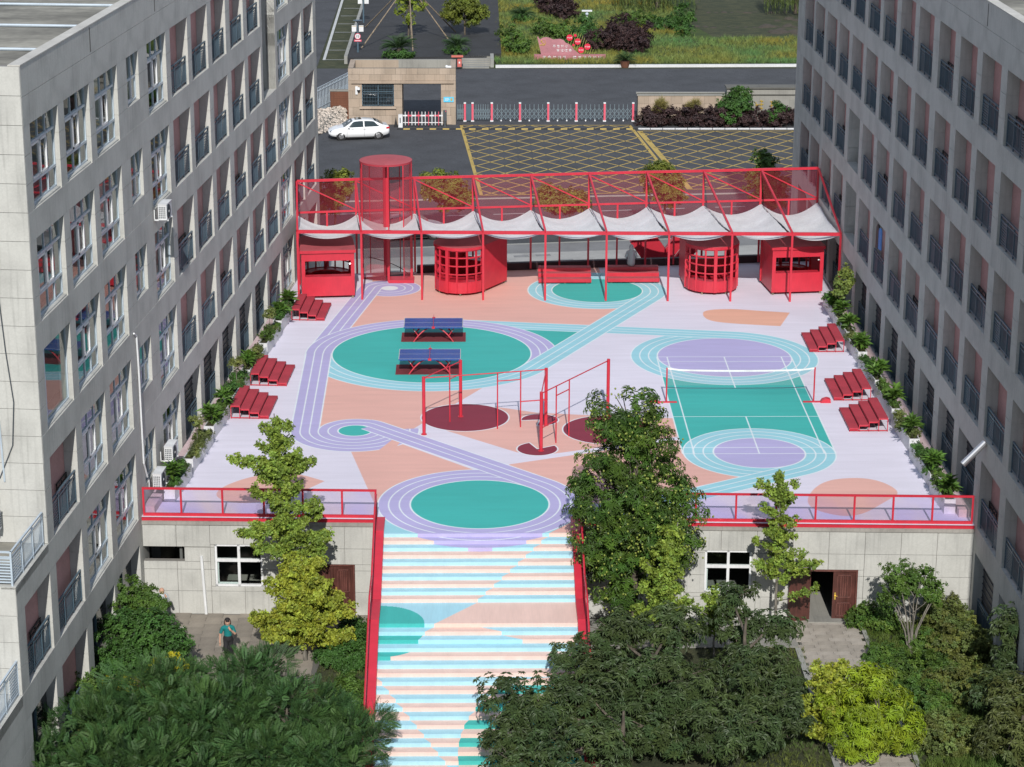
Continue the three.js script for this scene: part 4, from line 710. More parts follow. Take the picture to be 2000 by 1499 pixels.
// ---------------------------------------------------------------- stepped benches
function platform(label, x0, x1, z1) {
  const t = thing('step_bench', label, 'bench', [0, 0, 0], 0, 'red platform benches under the pergola');
  for (let k = 0; k < 3; k++) { mesh('seat_step', gb().box(x0, x1, 0.08 + k * 0.19, 0.08 + (k + 1) * 0.19 - 0.01, z1 - 1.25, z1 - k * 0.4), k === 2 ? M.red : M.red, t); mesh('seat_pad', gb().box(x0 + 0.01, x1 - 0.01, 0.08 + (k + 1) * 0.19 - 0.008, 0.08 + (k + 1) * 0.19 + 0.005, z1 - (k === 2 ? 1.24 : (k + 1) * 0.4 - 0.0), z1 - k * 0.4 - 0.01), M.redRoof, t); }
  for (const x of [x0 + 0.2, (x0 + x1) / 2, x1 - 0.2]) for (const z of [z1 - 0.15, z1 - 1.1]) mesh('foot', gb().box(x - 0.05, x + 0.05, 0, 0.08, z - 0.05, z + 0.05), M.pole, t);
}
platform('left of the two red stepped platform benches under the pergola', -5.0, -2.33, -12.85); platform('right of the two red stepped platform benches under the pergola', -1.5, 1.13, -12.95);
function bleacher(label, x, z, turn) {               // rises along -x from the origin corner; origin: low front corner
  const t = thing('bleacher', label, 'bench', [x, 0, z], turn, 'small red bleachers along the sides'), L = 2.75, w = 0.395;
  for (let k = 0; k < 4; k++) {
    const h = 0.16 + k * 0.142, a = -k * w;
    mesh('seat', gb().box(a - w + 0.003, a - 0.003, h - 0.035, h, -L, 0), M.redFelt, t); mesh('seat_edge', gb().box(a - 0.03, a, h - 0.075, h - 0.036, -L, 0).box(a - w + 0.03, a - 0.03, h - 0.075, h - 0.036, -0.03, 0), M.red, t);
    for (const z0 of [-0.03, -L / 2, -L + 0.0]) mesh('leg', gb().box(a - 0.03, a, 0, h - 0.075, z0, z0 + 0.03), M.red, t);
  }
  for (const z0 of [-0.03, -L]) { mesh('base_rail', gb().box(-4 * w, 0, 0.03, 0.06, z0, z0 + 0.03), M.red, t); mesh('leg', gb().box(-4 * w, -4 * w + 0.03, 0, 0.55, z0, z0 + 0.03), M.red, t); }
  mesh('riser_screen', gb().box(-w * 1 - 0.01, -w * 1 + 0.0, 0.06, 0.24, -L + 0.05, -0.3).box(-w * 2 - 0.01, -w * 2, 0.06, 0.36, -L + 0.05, -0.3).box(-w * 3 - 0.01, -w * 3, 0.06, 0.5, -L + 0.05, -0.3), M.black, t);
  return t;
}
const mirror = t => { t.scale.x = -1; };
bleacher('red bleacher on the left nearest the pergola kiosk', -15.4, -6.05, -0.06); bleacher('red bleacher on the left, the farther of the near pair', -16.4, 4.35, -0.06); bleacher('red bleacher on the left closest to the camera', -16.8, 8.9, -0.06);
for (const [l, x, z] of [['red bleacher on the right beside the upper court ring', 7.02, -0.68], ['red bleacher on the right, the farther of the near pair', 7.04, 6.56], ['red bleacher on the right closest to the camera', 7.05, 10.7]]) mirror(bleacher(l, x, z, 0.0));
// ---------------------------------------------------------------- table tennis
function tableTennis(label, x, z) {
  const t = thing('table_tennis_table', label, 'table', [x, 0, z], 0, 'outdoor table tennis tables'), w = 1.37, d = 0.78;
  mesh('table_top', gb().box(-w, w, 0.735, 0.76, -d, d), M.blueTop, t); mesh('edge_line', gb().box(-w, w, 0.76, 0.763, -d, -d + 0.03).box(-w, w, 0.76, 0.763, d - 0.03, d).box(-w, -w + 0.03, 0.76, 0.763, -d + 0.03, d - 0.03).box(w - 0.03, w, 0.76, 0.763, -d + 0.03, d - 0.03), M.roadWhite, t); mesh('centre_line', gb().box(-w + 0.03, w - 0.03, 0.76, 0.7625, -0.006, 0.006), M.roadWhite, t);
  mesh('apron', gb().box(-w + 0.02, w - 0.02, 0.69, 0.735, -d + 0.02, d - 0.02), M.blueTop, t);
  const net = mesh('net', gb().box(-0.008, 0.008, 0.77, 0.915, -d - 0.1, d + 0.1), M.red, t); for (const s of [-1, 1]) mesh('net_clamp', gb().box(-0.07, 0.07, 0.7, 0.79, s * (d + 0.02) - 0.05, s * (d + 0.02) + 0.05), M.red, net);
  for (const s of [-1, 1]) { const pts = []; for (let k = 0; k <= 14; k++) { const u = k / 14 * 2 - 1; pts.push([u * 0.92, 0.67 - 0.67 * Math.pow(Math.abs(u), 2.0), s * (0.42 + 0.18 * Math.abs(u))]); } mesh('arch_leg', gb().path(pts, 0.032, 8), M.red, t); }
  for (const s of [-1, 1]) for (const q of [-1, 1]) { mesh('strut', gb().tube([s * 0.98, 0.68, q * 0.5], [s * 0.72, 0.29, q * 0.53], 0.022, 0.022, 6), M.red, t); mesh('bolt', sphere([s * 0.86, 0.5, q * 0.52], 0.028), M.chrome, t); }
}
tableTennis('blue table tennis table farther back on the green circle', -10.15, -3.08); tableTennis('blue table tennis table nearer the exercise bars', -10.23, 2.02);
for (const [l, x0, x1, z0, z1] of [['dark red mat under the farther table tennis table', -11.65, -8.66, -4.02, -2.48], ['dark red mat under the nearer table tennis table', -11.75, -8.88, 1.14, 2.66]]) tag(mesh('rubber_mat', gb().box(x0, x1, 0.004, 0.012, z0, z1), std([0.22, 0.03, 0.04], { map: T.worn, roughness: 0.85 })), l, 'mat', 'mats under the tables');
// ---------------------------------------------------------------- exercise bars
{
  const t = thing('exercise_bar_frame', 'red zigzag frame of exercise bars over the dark red rounds', 'exercise frame'), H = 2.46;
  const A = [-10.32, 10.91], B = [-8.84, 8.59], C = [-5.33, 9.76], D = [-5.62, 12.99], E = [-2.71, 8.5];
  for (const q of [A, B, C, D, E]) { mesh('post', gb().tube([q[0], 0, q[1]], [q[0], H, q[1]], 0.07, 0.07, 14), M.red, t); mesh('base_plate', gb().tube([q[0], 0.002, q[1]], [q[0], 0.02, q[1]], 0.12, 0.12, 14), M.red, t); }
  const bar = (a, b, y = H - 0.06, r = 0.024, n = 'bar') => mesh(n, gb().tube([a[0], y, a[1]], [b[0], y, b[1]], r, r, 8), M.red, t), up = (q, y = H - 0.06) => mesh('upright', gb().tube([q[0], 0, q[1]], [q[0], y, q[1]], 0.027, 0.027, 8), M.red, t);
  bar(A, B); bar(A, C); bar(C, D); bar(D, E); const on = (a, b, f) => [lerp(a[0], b[0], f), lerp(a[1], b[1], f)];
  const m1 = on(A, B, 0.7), p = on(A, C, 0.6), q = on(A, C, 0.79), u1 = on(D, E, 0.215), u2 = on(D, E, 0.405); for (const w of [m1, p, q, u1, u2]) up(w);
  bar(p, q, 2.05, 0.024, 'rung'); bar(q, C, 1.1, 0.024, 'rung'); bar(m1, B, 1.85, 0.02, 'rung'); bar(u1, u2, 2.0, 0.024, 'rung'); bar(D, u1, 0.95, 0.024, 'rung');
}
// ---------------------------------------------------------------- badminton net
{
  const t = thing('badminton_net', 'badminton net with white tape on red posts across the court', 'net'), z = 6.75, x0 = -0.12, x1 = 6.15;
  for (const [x, s] of [[x0, -1], [x1, 1]]) { mesh('post', gb().tube([x, 0.03, z], [x, 1.55, z], 0.032, 0.032, 8), M.red, t); mesh('foot', gb().box(Math.min(x - s * 0.45, x + s * 0.3), Math.max(x - s * 0.45, x + s * 0.3), 0.003, 0.05, z - 0.05, z + 0.05), M.red, t); mesh('ballast', gb().elev([[x + s * 0.28, 0.004], [x + s * 0.72, 0.004], [x + s * 0.7, 0.16], [x + s * 0.55, 0.2], [x + s * 0.36, 0.14]], z - 0.14, z + 0.14), M.red, t); }
  const pts = Array.from({ length: 13 }, (_, k) => { const u = k / 12; return [lerp(x0, x1, u), 1.52 - 0.12 * Math.pow(Math.sin(Math.PI * Math.min(1, u * 1.0)), 0.35), z]; });
  mesh('tape', (() => { const g = gb(); for (let k = 0; k < 12; k++) g.bar(pts[k], pts[k + 1], 0.02, 0.075); return g; })(), M.pvc, t);
  const ng = gb(); for (let k = 0; k < 12; k++) ng.quad(V(pts[k][0], 0.76, z), V(pts[k + 1][0], 0.76, z), V(...pts[k + 1]), V(...pts[k])); mesh('netting', ng, std([0.35, 0.3, 0.32], { transparent: true, opacity: 0.14, roughness: 0.9 }), t);
}
// ---------------------------------------------------------------- gatehouse
{
  const x0 = -17.85, x1 = -9.62, zf = -75.2, d = 4.2, t = thing('gatehouse', 'beige granite gatehouse with a barred window and open passage', 'building', [0, 0, 0]);
  const H = 4.35, S = [M.granite, M.granite2, M.granite3]; R = mulberry(9);
  const holes = [[-16.8, -14.35, G + 1.42, G + 3.12], [-13.72, -10.75, G, G + 3.12]];
  let rows = [0, 0.7, 1.35, 2.0, 2.62, 3.14, 3.42, 3.88, H]; let rects = [];
  rows.slice(0, -1).forEach((y, k) => { const n = 10, off = k % 2 ? 0.4 : 0; for (let i = -1; i < n + 1; i++) { const a = Math.max(x0, x0 + (i + off) * 0.83), b = Math.min(x1, x0 + (i + 1 + off) * 0.83); if (b - a > 0.05) rects.push([a, b, G + y, G + rows[k + 1]]); } });
  for (const h of holes) rects = cut(rects, h);
  let bk = [[x0, x1, G, G + H]]; for (const h of holes) bk = cut(bk, h);
  const g = gb(); for (const q of bk) g.box(q[0] + 0.01, q[1] - 0.01, q[2], q[3], zf - 0.3, zf - 0.05); mesh('wall', g, M.concDark, t);
  for (const q of rects) { const e = 0.007, p = R() * 0.012; mesh('stone_block', gb().box(q[0] + e, q[1] - e, q[2] + e, q[3] - e, zf - 0.05, zf - 0.012 + p), S[R() * 3 | 0], t); }
  mesh('side_wall', gb().box(x1 - 0.4, x1 - 0.002, G, G + H, zf - d, zf - 0.31), M.granite, t); mesh('side_wall', gb().box(x0 + 0.002, x0 + 0.4, G, G + H, zf - d, zf - 0.31), M.granite, t); mesh('inner_wall', gb().box(-14.1, -13.74, G, G + 3.6, zf - d, zf - 0.31), M.granite2, t);
  mesh('rear_wall', gb().box(x0 + 0.4, -14.1, G, G + H, zf - d, zf - d + 0.3), M.granite2, t);
  mesh('ceiling', gb().box(x0 + 0.3, x1 - 0.3, G + 3.2, G + 3.5, zf - d, zf - 0.31), M.concDark, t); mesh('roof', gb().box(x0 + 0.3, x1 - 0.3, G + 3.5, G + 3.6, zf - d, zf - 0.31), M.conc, t);
  mesh('rear_parapet', gb().box(x0 + 0.25, x1 - 0.25, G + 3.5, G + H + 0.02, zf - d - 0.02, zf - d + 0.28), M.conc, t); mesh('parapet_stain', gb().box(x0 + 0.45, x0 + 2.2, G + 3.65, G + H - 0.02, zf - d + 0.282, zf - d + 0.29), M.concDark, t);
  mesh('cornice', gb().box(x0 + 0.25, x1 - 0.15, G + 3.2, G + 3.38, zf, zf + 0.14), M.granite, t); mesh('window_ledge', gb().box(-17.0, -14.2, G + 1.24, G + 1.4, zf, zf + 0.16), M.granite3, t);
  const w = holes[0], f = mesh('window', gb().box(w[0], w[1], w[2], w[2] + 0.06, zf - 0.2, zf - 0.12).box(w[0], w[1], w[3] - 0.06, w[3], zf - 0.2, zf - 0.12).box(w[0], w[0] + 0.06, w[2], w[3], zf - 0.2, zf - 0.12).box(w[1] - 0.06, w[1], w[2], w[3], zf - 0.2, zf - 0.12).box(-15.6, -15.54, w[2], w[3], zf - 0.2, zf - 0.12).box(w[0], w[1], G + 2.5, G + 2.56, zf - 0.2, zf - 0.12), M.steel, t);
  for (const [a, b, c, e] of [[w[0], -15.57, w[2], G + 2.53], [-15.57, w[1], w[2], G + 2.53], [w[0], -15.57, G + 2.53, w[3]], [-15.57, w[1], G + 2.53, w[3]]]) { const p = mesh('pane', new THREE.PlaneGeometry(b - a - 0.08, e - c - 0.08), M.glass, f); p.position.set((a + b) / 2, (c + e) / 2, zf - 0.16); }
  const bars = gb(); for (let k = 0; k < 20; k++) bars.box(w[0] + 0.06 + k * 0.12, w[0] + 0.08 + k * 0.12, w[2], w[3], zf - 0.06, zf - 0.04); for (let k = 0; k < 6; k++) bars.box(w[0], w[1], w[2] + 0.1 + k * 0.29, w[2] + 0.12 + k * 0.29, zf - 0.05, zf - 0.03); const bb = mesh('window_bars', bars, M.steel, t);
  mesh('notice_board', gb().box(-10.55, -9.78, G + 1.75, G + 2.15, zf + 0.002, zf + 0.05), M.signBlue, t); mesh('notice_lettering', gb().box(-10.45, -10.15, G + 2.03, G + 2.06, zf + 0.05, zf + 0.055).box(-10.45, -10.1, G + 1.95, G + 1.98, zf + 0.05, zf + 0.055).box(-10.45, -10.2, G + 1.87, G + 1.9, zf + 0.05, zf + 0.055), M.pvc, t); mesh('notice_picture', gb().box(-10.02, -9.88, G + 1.84, G + 2.06, zf + 0.05, zf + 0.055), M.yellow, t);
  const cam = mesh('camera_mount', gb().box(-17.3, -17.12, G + 2.35, G + 2.98, zf + 0.002, zf + 0.1), M.pvc, t); mesh('camera_dome', sphere([-17.05, G + 2.72, zf + 0.2], 0.12, 1, 1.1, 1), M.black, cam); mesh('camera_cap', gb().tube([-17.05, G + 2.74, zf + 0.2], [-17.05, G + 2.92, zf + 0.2], 0.13, 0.1, 10), M.pvc, cam);
  const sp = mesh('floodlight', gb().box(-10.35, -9.95, G + H + 0.03, G + H + 0.16, zf - 0.3, zf - 0.1), M.pvc, t); mesh('floodlight_head', sphere([-10.3, G + H + 0.1, zf - 0.2], 0.12), M.pvc, sp);
  mesh('end_panel', gb().box(-9.95, -9.64, G, G + 1.2, zf + 0.012, zf + 0.02), M.granite2, t);
}
{ // lifting arm barrier in the passage
  const t = thing('arm_barrier', 'red and white lifting barrier with white pickets across the gatehouse passage', 'barrier', [0, G, -74.2]);
  mesh('motor_box', gb().box(-14.0, -13.68, 0, 0.98, -0.18, 0.18), M.pvc, t); mesh('motor_label', gb().box(-13.9, -13.82, 0.35, 0.75, 0.18, 0.185), M.grille, t);
  for (let k = 0; k < 9; k++) mesh('arm_section', gb().box(-13.66 + k * 0.34, -13.66 + (k + 1) * 0.34 - 0.003, 0.84, 0.94, -0.03, 0.03), k % 2 ? M.gatePink : M.pvc, t);
  mesh('lower_arm', gb().box(-13.66, -10.6, 0.32, 0.38, -0.02, 0.02), M.pvc, t); for (let k = 0; k < 12; k++) mesh('picket', gb().box(-13.5 + k * 0.255, -13.45 + k * 0.255, 0.15, 1.2, 0.03, 0.06), k % 3 === 1 ? M.gatePink : M.pvc, t);
  mesh('reader_post', gb().box(-10.5, -10.38, 0, 0.5, -0.06, 0.06).box(-10.58, -10.3, 0.5, 1.3, -0.1, 0.1), M.grille, t); mesh('reader_lamp', gb().box(-10.4, -10.34, 1.2, 1.28, 0.1, 0.12), M.gatePink, t);
  const c = thing('traffic_cone', 'dark cone standing beside the barrier box', 'cone', [-14.2, G, -74.3]); mesh('cone', new THREE.ConeGeometry(0.14, 0.75, 12).translate(0, 0.4, 0), M.rubber, c); mesh('base', gb().box(-0.17, 0.17, 0, 0.03, -0.17, 0.17), M.rubber, c);
}
{ // folding gate
  const t = thing('folding_gate', 'long retractable steel lattice gate with red posts across the forecourt', 'gate', [0, G, -76.4]);
  const xs = [-8.92, -8.33, -6.84, -4.66, -2.47, -0.29, 1.9, 4.11];
  xs.forEach(x => { const p = mesh('post', gb().box(x - 0.075, x + 0.075, 0.12, 1.42, -0.1, 0.1), M.gatePink, t); mesh('post_cap', gb().box(x - 0.09, x + 0.09, 1.421, 1.5, -0.12, 0.12), M.pvc, p); mesh('wheel_cover', gb().box(x - 0.12, x + 0.12, 0.02, 0.119, -0.14, 0.14), M.pvc, p); });
  mesh('cabinet', gb().box(-8.83, -8.42, 0.1, 1.36, -0.08, 0.08), M.steel, t);
  const span = (a, b, n) => { const g = gb(), w = (b - a) / n; for (let k = 0; k < n; k++) { const x = a + k * w; g.bar([x, 0.15, 0.03], [x, 1.36, 0.03], 0.035); for (const [y0, y1] of [[0.2, 0.62], [0.62, 1.05]]) { g.bar([x, y0, 0.05], [x + w, y1, 0.05], 0.03); g.bar([x, y1, 0.01], [x + w, y0, 0.01], 0.03); } } mesh('lattice', g, std([0.22, 0.29, 0.33], { roughness: 0.4, metalness: 0.4 }), t).userData.kind = 'stuff'; };
  span(-9.5, -9.0, 4); span(-8.25, -6.95, 7); for (let k = 2; k < 7; k++) span(xs[k] + 0.1, xs[k + 1] - 0.1, 6);
  for (let k = 2; k < 7; k++) for (const f of [0.33, 0.66]) mesh('wheel', sphere([lerp(xs[k], xs[k + 1], f), 0.09, 0.1], 0.085, 0.8, 1, 1, 8), M.pvc, t);
}
{ // rubber speed bump
  const t = thing('speed_bump', 'black and yellow rubber speed bump across the gate', 'speed bump', [0, G, -73.35]); for (let k = 0; k < 37; k++) mesh('segment', gb().elev([[-0.17, 0.002], [0.17, 0.002], [0.09, 0.05], [-0.09, 0.05]], 0, 0.49).geo().rotateY(Math.PI / 2), k % 2 ? M.yellow : M.rubber, t).position.set(-14.1 + k * 0.5, 0.004, -0.0);
}
{ // forecourt walls
  const w = thing('forecourt_wall', 'low beige tiled wall beside the folding gate', 'wall', [0, 0, 0]), Y = G;
  mesh('wall', gb().box(4.5, 11.4, Y, Y + 1.95, -78, -76.85), M.concDark, w); for (let k = 0; k < 8; k++) for (let r = 0; r < 3; r++) mesh('tile', gb().box(4.5 + k * 0.8625, 4.5 + (k + 1) * 0.8625 - 0.012, Y + 0.05 + r * 0.63, Y + 0.05 + (r + 1) * 0.63 - 0.012, -76.85, -76.81), [M.granite, M.granite3, M.granite2][(k * 5 + r) % 3], w); mesh('coping', gb().box(4.42, 11.4, Y + 1.952, Y + 2.04, -78.05, -77.7).box(4.42, 11.4, Y + 1.952, Y + 2.04, -77.1, -76.76), M.conc, w); mesh('trough_soil', gb().box(4.5, 11.4, Y + 1.953, Y + 1.98, -77.7, -77.1), M.soil, w);
  const v = thing('name_wall', 'taller grey wall with gold characters beside the right block', 'wall');
  mesh('wall', gb().box(11.42, 22, Y, Y + 2.5, -78.1, -76.9), M.conc, v); mesh('coping', gb().box(11.35, 22, Y + 2.502, Y + 2.6, -78.15, -76.75), M.concDark, v); mesh('ledge', gb().box(11.42, 22, Y + 2.0, Y + 2.06, -76.9, -76.8), M.concDark, v);
  for (const [cx, strokes] of [[12.95, [[-0.25, 1.72, 0.05, 1.95], [-0.28, 1.6, 0.1, 1.62], [0.0, 1.2, 0.28, 1.62], [-0.2, 1.15, 0.25, 1.2]]], [13.95, [[-0.28, 1.8, -0.1, 1.2], [-0.3, 1.55, -0.05, 1.6], [0.05, 1.9, 0.3, 1.85], [0.0, 1.6, 0.32, 1.62], [0.15, 1.95, 0.15, 1.15], [0.0, 1.35, 0.3, 1.3]]], [15.1, [[-0.3, 1.85, -0.08, 1.8], [-0.3, 1.5, -0.08, 1.55], [-0.2, 1.85, -0.2, 1.15], [0.05, 1.95, 0.0, 1.6], [0.05, 1.75, 0.34, 1.75], [0.18, 1.9, 0.05, 1.15], [0.2, 1.5, 0.36, 1.15]]]]) { const g = gb(); for (const [a, b, c, e] of strokes) g.bar([cx + a, Y + b - 0.35, -76.86], [cx + c, Y + e - 0.35, -76.86], 0.05, 0.07); mesh('gold_character', g, M.gold, v); }
  structure('hedge_kerb', (() => { const g = gb(); for (let k = 0; k < 16; k++) g.box(4.3 + k * 0.95, 4.3 + k * 0.95 + 0.9, G, G + 0.1, -73.35, -73.2); return g; })(), M.white, 'broken white kerb stones in front of the dark hedge');
}
{ // side fence left of the gatehouse
  const t = thing('side_fence', 'blue grey steel fence running from the left block to the gatehouse', 'fence', [0, 0, 0]), a = [-20.4, -75.0], b = [-18.0, -83.5], n = 26;
  const P = (f, y) => [lerp(a[0], b[0], f), y, lerp(a[1], b[1], f)]; for (const y of [1.2, 2.5, 2.75]) mesh('rail', gb().bar(P(0, G + y), P(1, G + y), 0.05), M.alu, t); for (let k = 0; k <= n; k++) mesh('picket', gb().bar(P(k / n, G + 0.9), P(k / n, G + 2.75), 0.035), M.alu, t); for (let k = 0; k < 5; k++) mesh('panel', gb().quad(V(...P(k / 5 + 0.01, G + 0.5)), V(...P(k / 5 + 0.19, G + 0.5)), V(...P(k / 5 + 0.19, G + 1.9)), V(...P(k / 5 + 0.01, G + 1.9))), M.alu, t);
  const w = thing('brick_pier', 'brown brick pier between the fence and the gatehouse', 'pier', [-18.65, G, -77.6]); mesh('pier', gb().box(-0.7, 0.7, 0, 2.2, -0.25, 0.25), M.brick, w); for (let r = 0; r < 12; r++) for (let k = 0; k < 5; k++) mesh('brick', gb().box(-0.72 + k * 0.288 + 0.006, -0.72 + (k + 1) * 0.288 - 0.006, 0.02 + r * 0.18, 0.02 + r * 0.18 + 0.165, 0.25, 0.275), M.brick, w); mesh('cap', gb().box(-0.78, 0.78, 2.2, 2.28, -0.32, 0.32), M.conc, w);
  const gr = thing('gravel_bank', 'pale pebble bank below the fence beside the white car', 'gravel', [0, 0, 0]); gr.userData.kind = 'structure'; mesh('bank', gb().quad(V(-20.6, G + 0.06, -69.6), V(-18.0, G + 0.06, -75.3), V(-18.2, G + 1.0, -78), V(-21, G + 1.2, -74)), M.concDark, gr);
  R = mulberry(77); const st2 = new THREE.IcosahedronGeometry(0.1, 0); const im = new THREE.InstancedMesh(st2, std([0.5, 0.46, 0.42], { roughness: 0.9 }), 900), m4 = new THREE.Matrix4(), q4 = new THREE.Quaternion(), col = new THREE.Color();
  for (let k = 0; k < 900; k++) { const u = R(), v = R(), p = V(-20.6, G + 0.06, -69.6).lerp(V(-18.0, G + 0.06, -75.3), u).lerp(V(-21, G + 1.2, -74).lerp(V(-18.2, G + 1.0, -78), u), v); q4.setFromEuler(new THREE.Euler(R() * 6, R() * 6, R() * 6)); m4.compose(p, q4, V(rr(0.6, 1.5), rr(0.5, 1), rr(0.6, 1.5))); im.setMatrixAt(k, m4); const c = rr(0.5, 1.3); im.setColorAt(k, col.setRGB(c, c * 0.95, c * 0.9)); } im.name = 'pebbles'; im.userData.kind = 'stuff'; gr.add(im);
}
// ---------------------------------------------------------------- cars
function car(label, paint, pos, turn) {              // x forward; length 4.55
  const t = thing('parked_car', label, 'car', pos, turn);
  const st = [[-2.27, .55, .5, .62, .62], [-2.2, .74, .38, .95, .95], [-2.0, .80, .3, 1.0, 1.02], [-1.75, .84, .24, 1.0, 1.1], [-1.35, .87, .2, .98, 1.32], [-0.9, .89, .19, .97, 1.44], [-0.4, .90, .19, .96, 1.475], [0.1, .90, .19, .95, 1.47], [0.5, .90, .19, .94, 1.40], [0.9, .89, .19, .94, 1.16], [1.2, .88, .2, .93, .97], [1.6, .85, .22, .86, .89], [1.95, .78, .26, .76, .79], [2.15, .66, .32, .64, .66], [2.28, .45, .42, .54, .54]];
  const sec = ([x, w, yb, belt, roof]) => { const cab = roof - belt; const q = [[0, yb], [w * 0.7, yb], [w * 0.95, yb + 0.06], [w, yb + (belt - yb) * 0.45], [w * 0.985, belt - 0.08], [w * 0.94, belt]]; if (cab > 0.2) q.push([w * 0.90, belt + cab * 0.25], [w * 0.80, belt + cab * 0.72], [w * 0.68, roof - 0.05], [w * 0.45, roof - 0.005], [0, roof]); else q.push([w * 0.86, belt + cab * 0.45], [w * 0.76, belt + cab * 0.75], [w * 0.6, roof - cab * 0.1], [w * 0.35, roof], [0, roof + 0.01]); return q.map(([z, y]) => [x, y, z]); };
  const S = []; for (let i = 0; i + 1 < st.length; i++) for (let k = 0; k < 3; k++) S.push(sec(st[i].map((v, j) => { const a = st[Math.max(0, i - 1)][j], b = st[i][j], c = st[i + 1][j], d = st[Math.min(st.length - 1, i + 2)][j], f = k / 3; return 0.5 * (2 * b + (c - a) * f + (2 * a - 5 * b + 4 * c - d) * f * f + (3 * b - a - 3 * c + d) * f * f * f); }))); S.push(sec(st[st.length - 1]));
  const n = 11, pos3 = [], idx = []; for (const s of S) { for (const q of s) pos3.push(...q); for (const q of s) pos3.push(q[0], q[1], -q[2]); }
  for (let i = 0; i + 1 < S.length; i++) for (let m = 0; m < 2; m++) for (let k = 0; k + 1 < n; k++) { const a = i * 2 * n + m * n + k, b = a + 2 * n; if (m) idx.push(a, b, a + 1, b, b + 1, a + 1); else idx.push(a, a + 1, b, b, a + 1, b + 1); }
  let g = new THREE.BufferGeometry(); g.setAttribute('position', new THREE.Float32BufferAttribute(pos3, 3)); g.setIndex(idx); g = mergeVertices(g, 0.001); g.computeVertexNormals(); mesh('body', g, paint, t);
  const glass = std([0.03, 0.045, 0.05], { roughness: 0.06 });
  const at = (x, k, f = 0) => { let i = 0; while (i + 2 < S.length && S[i + 1][0][0] < x) i++; const a = S[i], b = S[i + 1], u = (x - a[0][0]) / (b[0][0] - a[0][0]); const L = (q, w) => V(lerp(a[q][0], b[q][0], w), lerp(a[q][1], b[q][1], w), lerp(a[q][2], b[q][2], w)); return L(k, u).lerp(L(Math.min(n - 1, k + 1), u), f); };
  const patch = (name, x0, x1, k0, k1, side, taper0 = 0, taper1 = 0) => { const q = gb(), N = 6, Mv = 5; const P = (i, j) => { const v = j / Mv, x = lerp(x0 + taper0 * v, x1 + taper1 * v, i / N), kk = lerp(k0, k1, v), p = at(x, Math.floor(kk), kk - Math.floor(kk)); p.z *= side; p.z += side * 0.012; p.y += 0.006; return p; }; for (let i = 0; i < N; i++) for (let j = 0; j < Mv; j++) q.quad(P(i, j), P(i + 1, j), P(i + 1, j + 1), P(i, j + 1)); mesh(name, q, glass, t); };
  for (const s of [-1, 1]) { patch('side_window', -0.28, 0.98, 5.15, 7.6, s, 0.02, -0.55); patch('side_window', -1.55, -0.36, 5.15, 7.6, s, 0.5, 0.0); }
  const screen = (name, x0, x1, y0, y1, w0, w1) => mesh(name, gb().quad(V(x0, y0, -w0), V(x0, y0, w0), V(x1, y1, w1), V(x1, y1, -w1)), glass, t); screen('windscreen', 1.18, 0.5, 0.985, 1.415, 0.74, 0.56); screen('rear_window', -1.78, -1.12, 1.12, 1.42, 0.66, 0.52); mesh('sunroof', gb().box(-0.2, 0.3, 1.478, 1.486, -0.4, 0.4), glass, t);
  for (const x of [-1.38, 1.38]) for (const s of [-1, 1]) { const w = thingPart('wheel', t, x, 0.32, s * 0.79); const ty = new THREE.TorusGeometry(0.235, 0.085, 10, 24); mesh('tyre', ty, M.rubber, w); const rim = gb().tube([0, 0, s * -0.05], [0, 0, s * 0.06], 0.17, 0.19, 20); for (let k = 0; k < 5; k++) { const f = k * 1.2566; rim.bar([0, 0, s * 0.07], [Math.cos(f) * 0.2, Math.sin(f) * 0.2, s * 0.075], 0.05); } mesh('rim', rim, M.chrome, w); mesh('wheel_arch', gb().tube([0, 0.02, s * 0.015], [0, 0.02, s * 0.1], 0.37, 0.37, 20), M.black, w).scale.set(1, 1, 0.3); }
  for (const s of [-1, 1]) { mesh('headlight', sphere([2.02, 0.66, s * 0.58], 0.13, 1.5, 0.6, 1), M.chrome, t); mesh('tail_light', gb().obox(V(-2.1, 0.86, s * 0.62), V(0.12, 0, s * 0.05), V(0, 0.07, 0), V(-0.02, 0, s * 0.16)), std([0.55, 0.02, 0.03], { roughness: 0.2 }), t); mesh('door_mirror', sphere([0.82, 0.98, s * 0.98], 0.09, 1, 0.7, 1.2), paint, t); for (const x of [-0.35, 0.55]) mesh('door_handle', gb().box(x - 0.09, x + 0.09, 0.80, 0.825, s * 0.895 - 0.012, s * 0.895 + 0.012), M.chrome, t); const seam = gb(); for (const x of [-0.34, 0.95]) seam.box(x - 0.006, x + 0.006, 0.3, 0.93, s * 0.889 - 0.012, s * 0.889 + 0.012); mesh('door_seam', seam, M.grille, t); }
  mesh('number_plate', gb().box(-2.3, -2.27, 0.62, 0.74, -0.22, 0.22), std([0.03, 0.12, 0.5]), t); mesh('front_grille', gb().box(2.2, 2.31, 0.42, 0.54, -0.4, 0.4), M.black, t); mesh('sill', gb().box(-1.0, 1.0, 0.16, 0.22, -0.86, 0.86), M.black, t);
}
function thingPart(name, parent, x, y, z) { const o = new THREE.Group(); o.name = name; o.position.set(x, y, z); parent.add(o); return o; }
car('white sedan parked in front of the gatehouse', std([0.80, 0.81, 0.82], { roughness: 0.25, clearcoat: 0.8, clearcoatRoughness: 0.06 }), [-16.85, G, -70.0], Math.PI + 0.16);
car('dark sedan parked on the street behind the spiral stair', std([0.02, 0.022, 0.03], { roughness: 0.25, clearcoat: 0.8, clearcoatRoughness: 0.06 }), [-12.2, G, -38.6], 0.15);
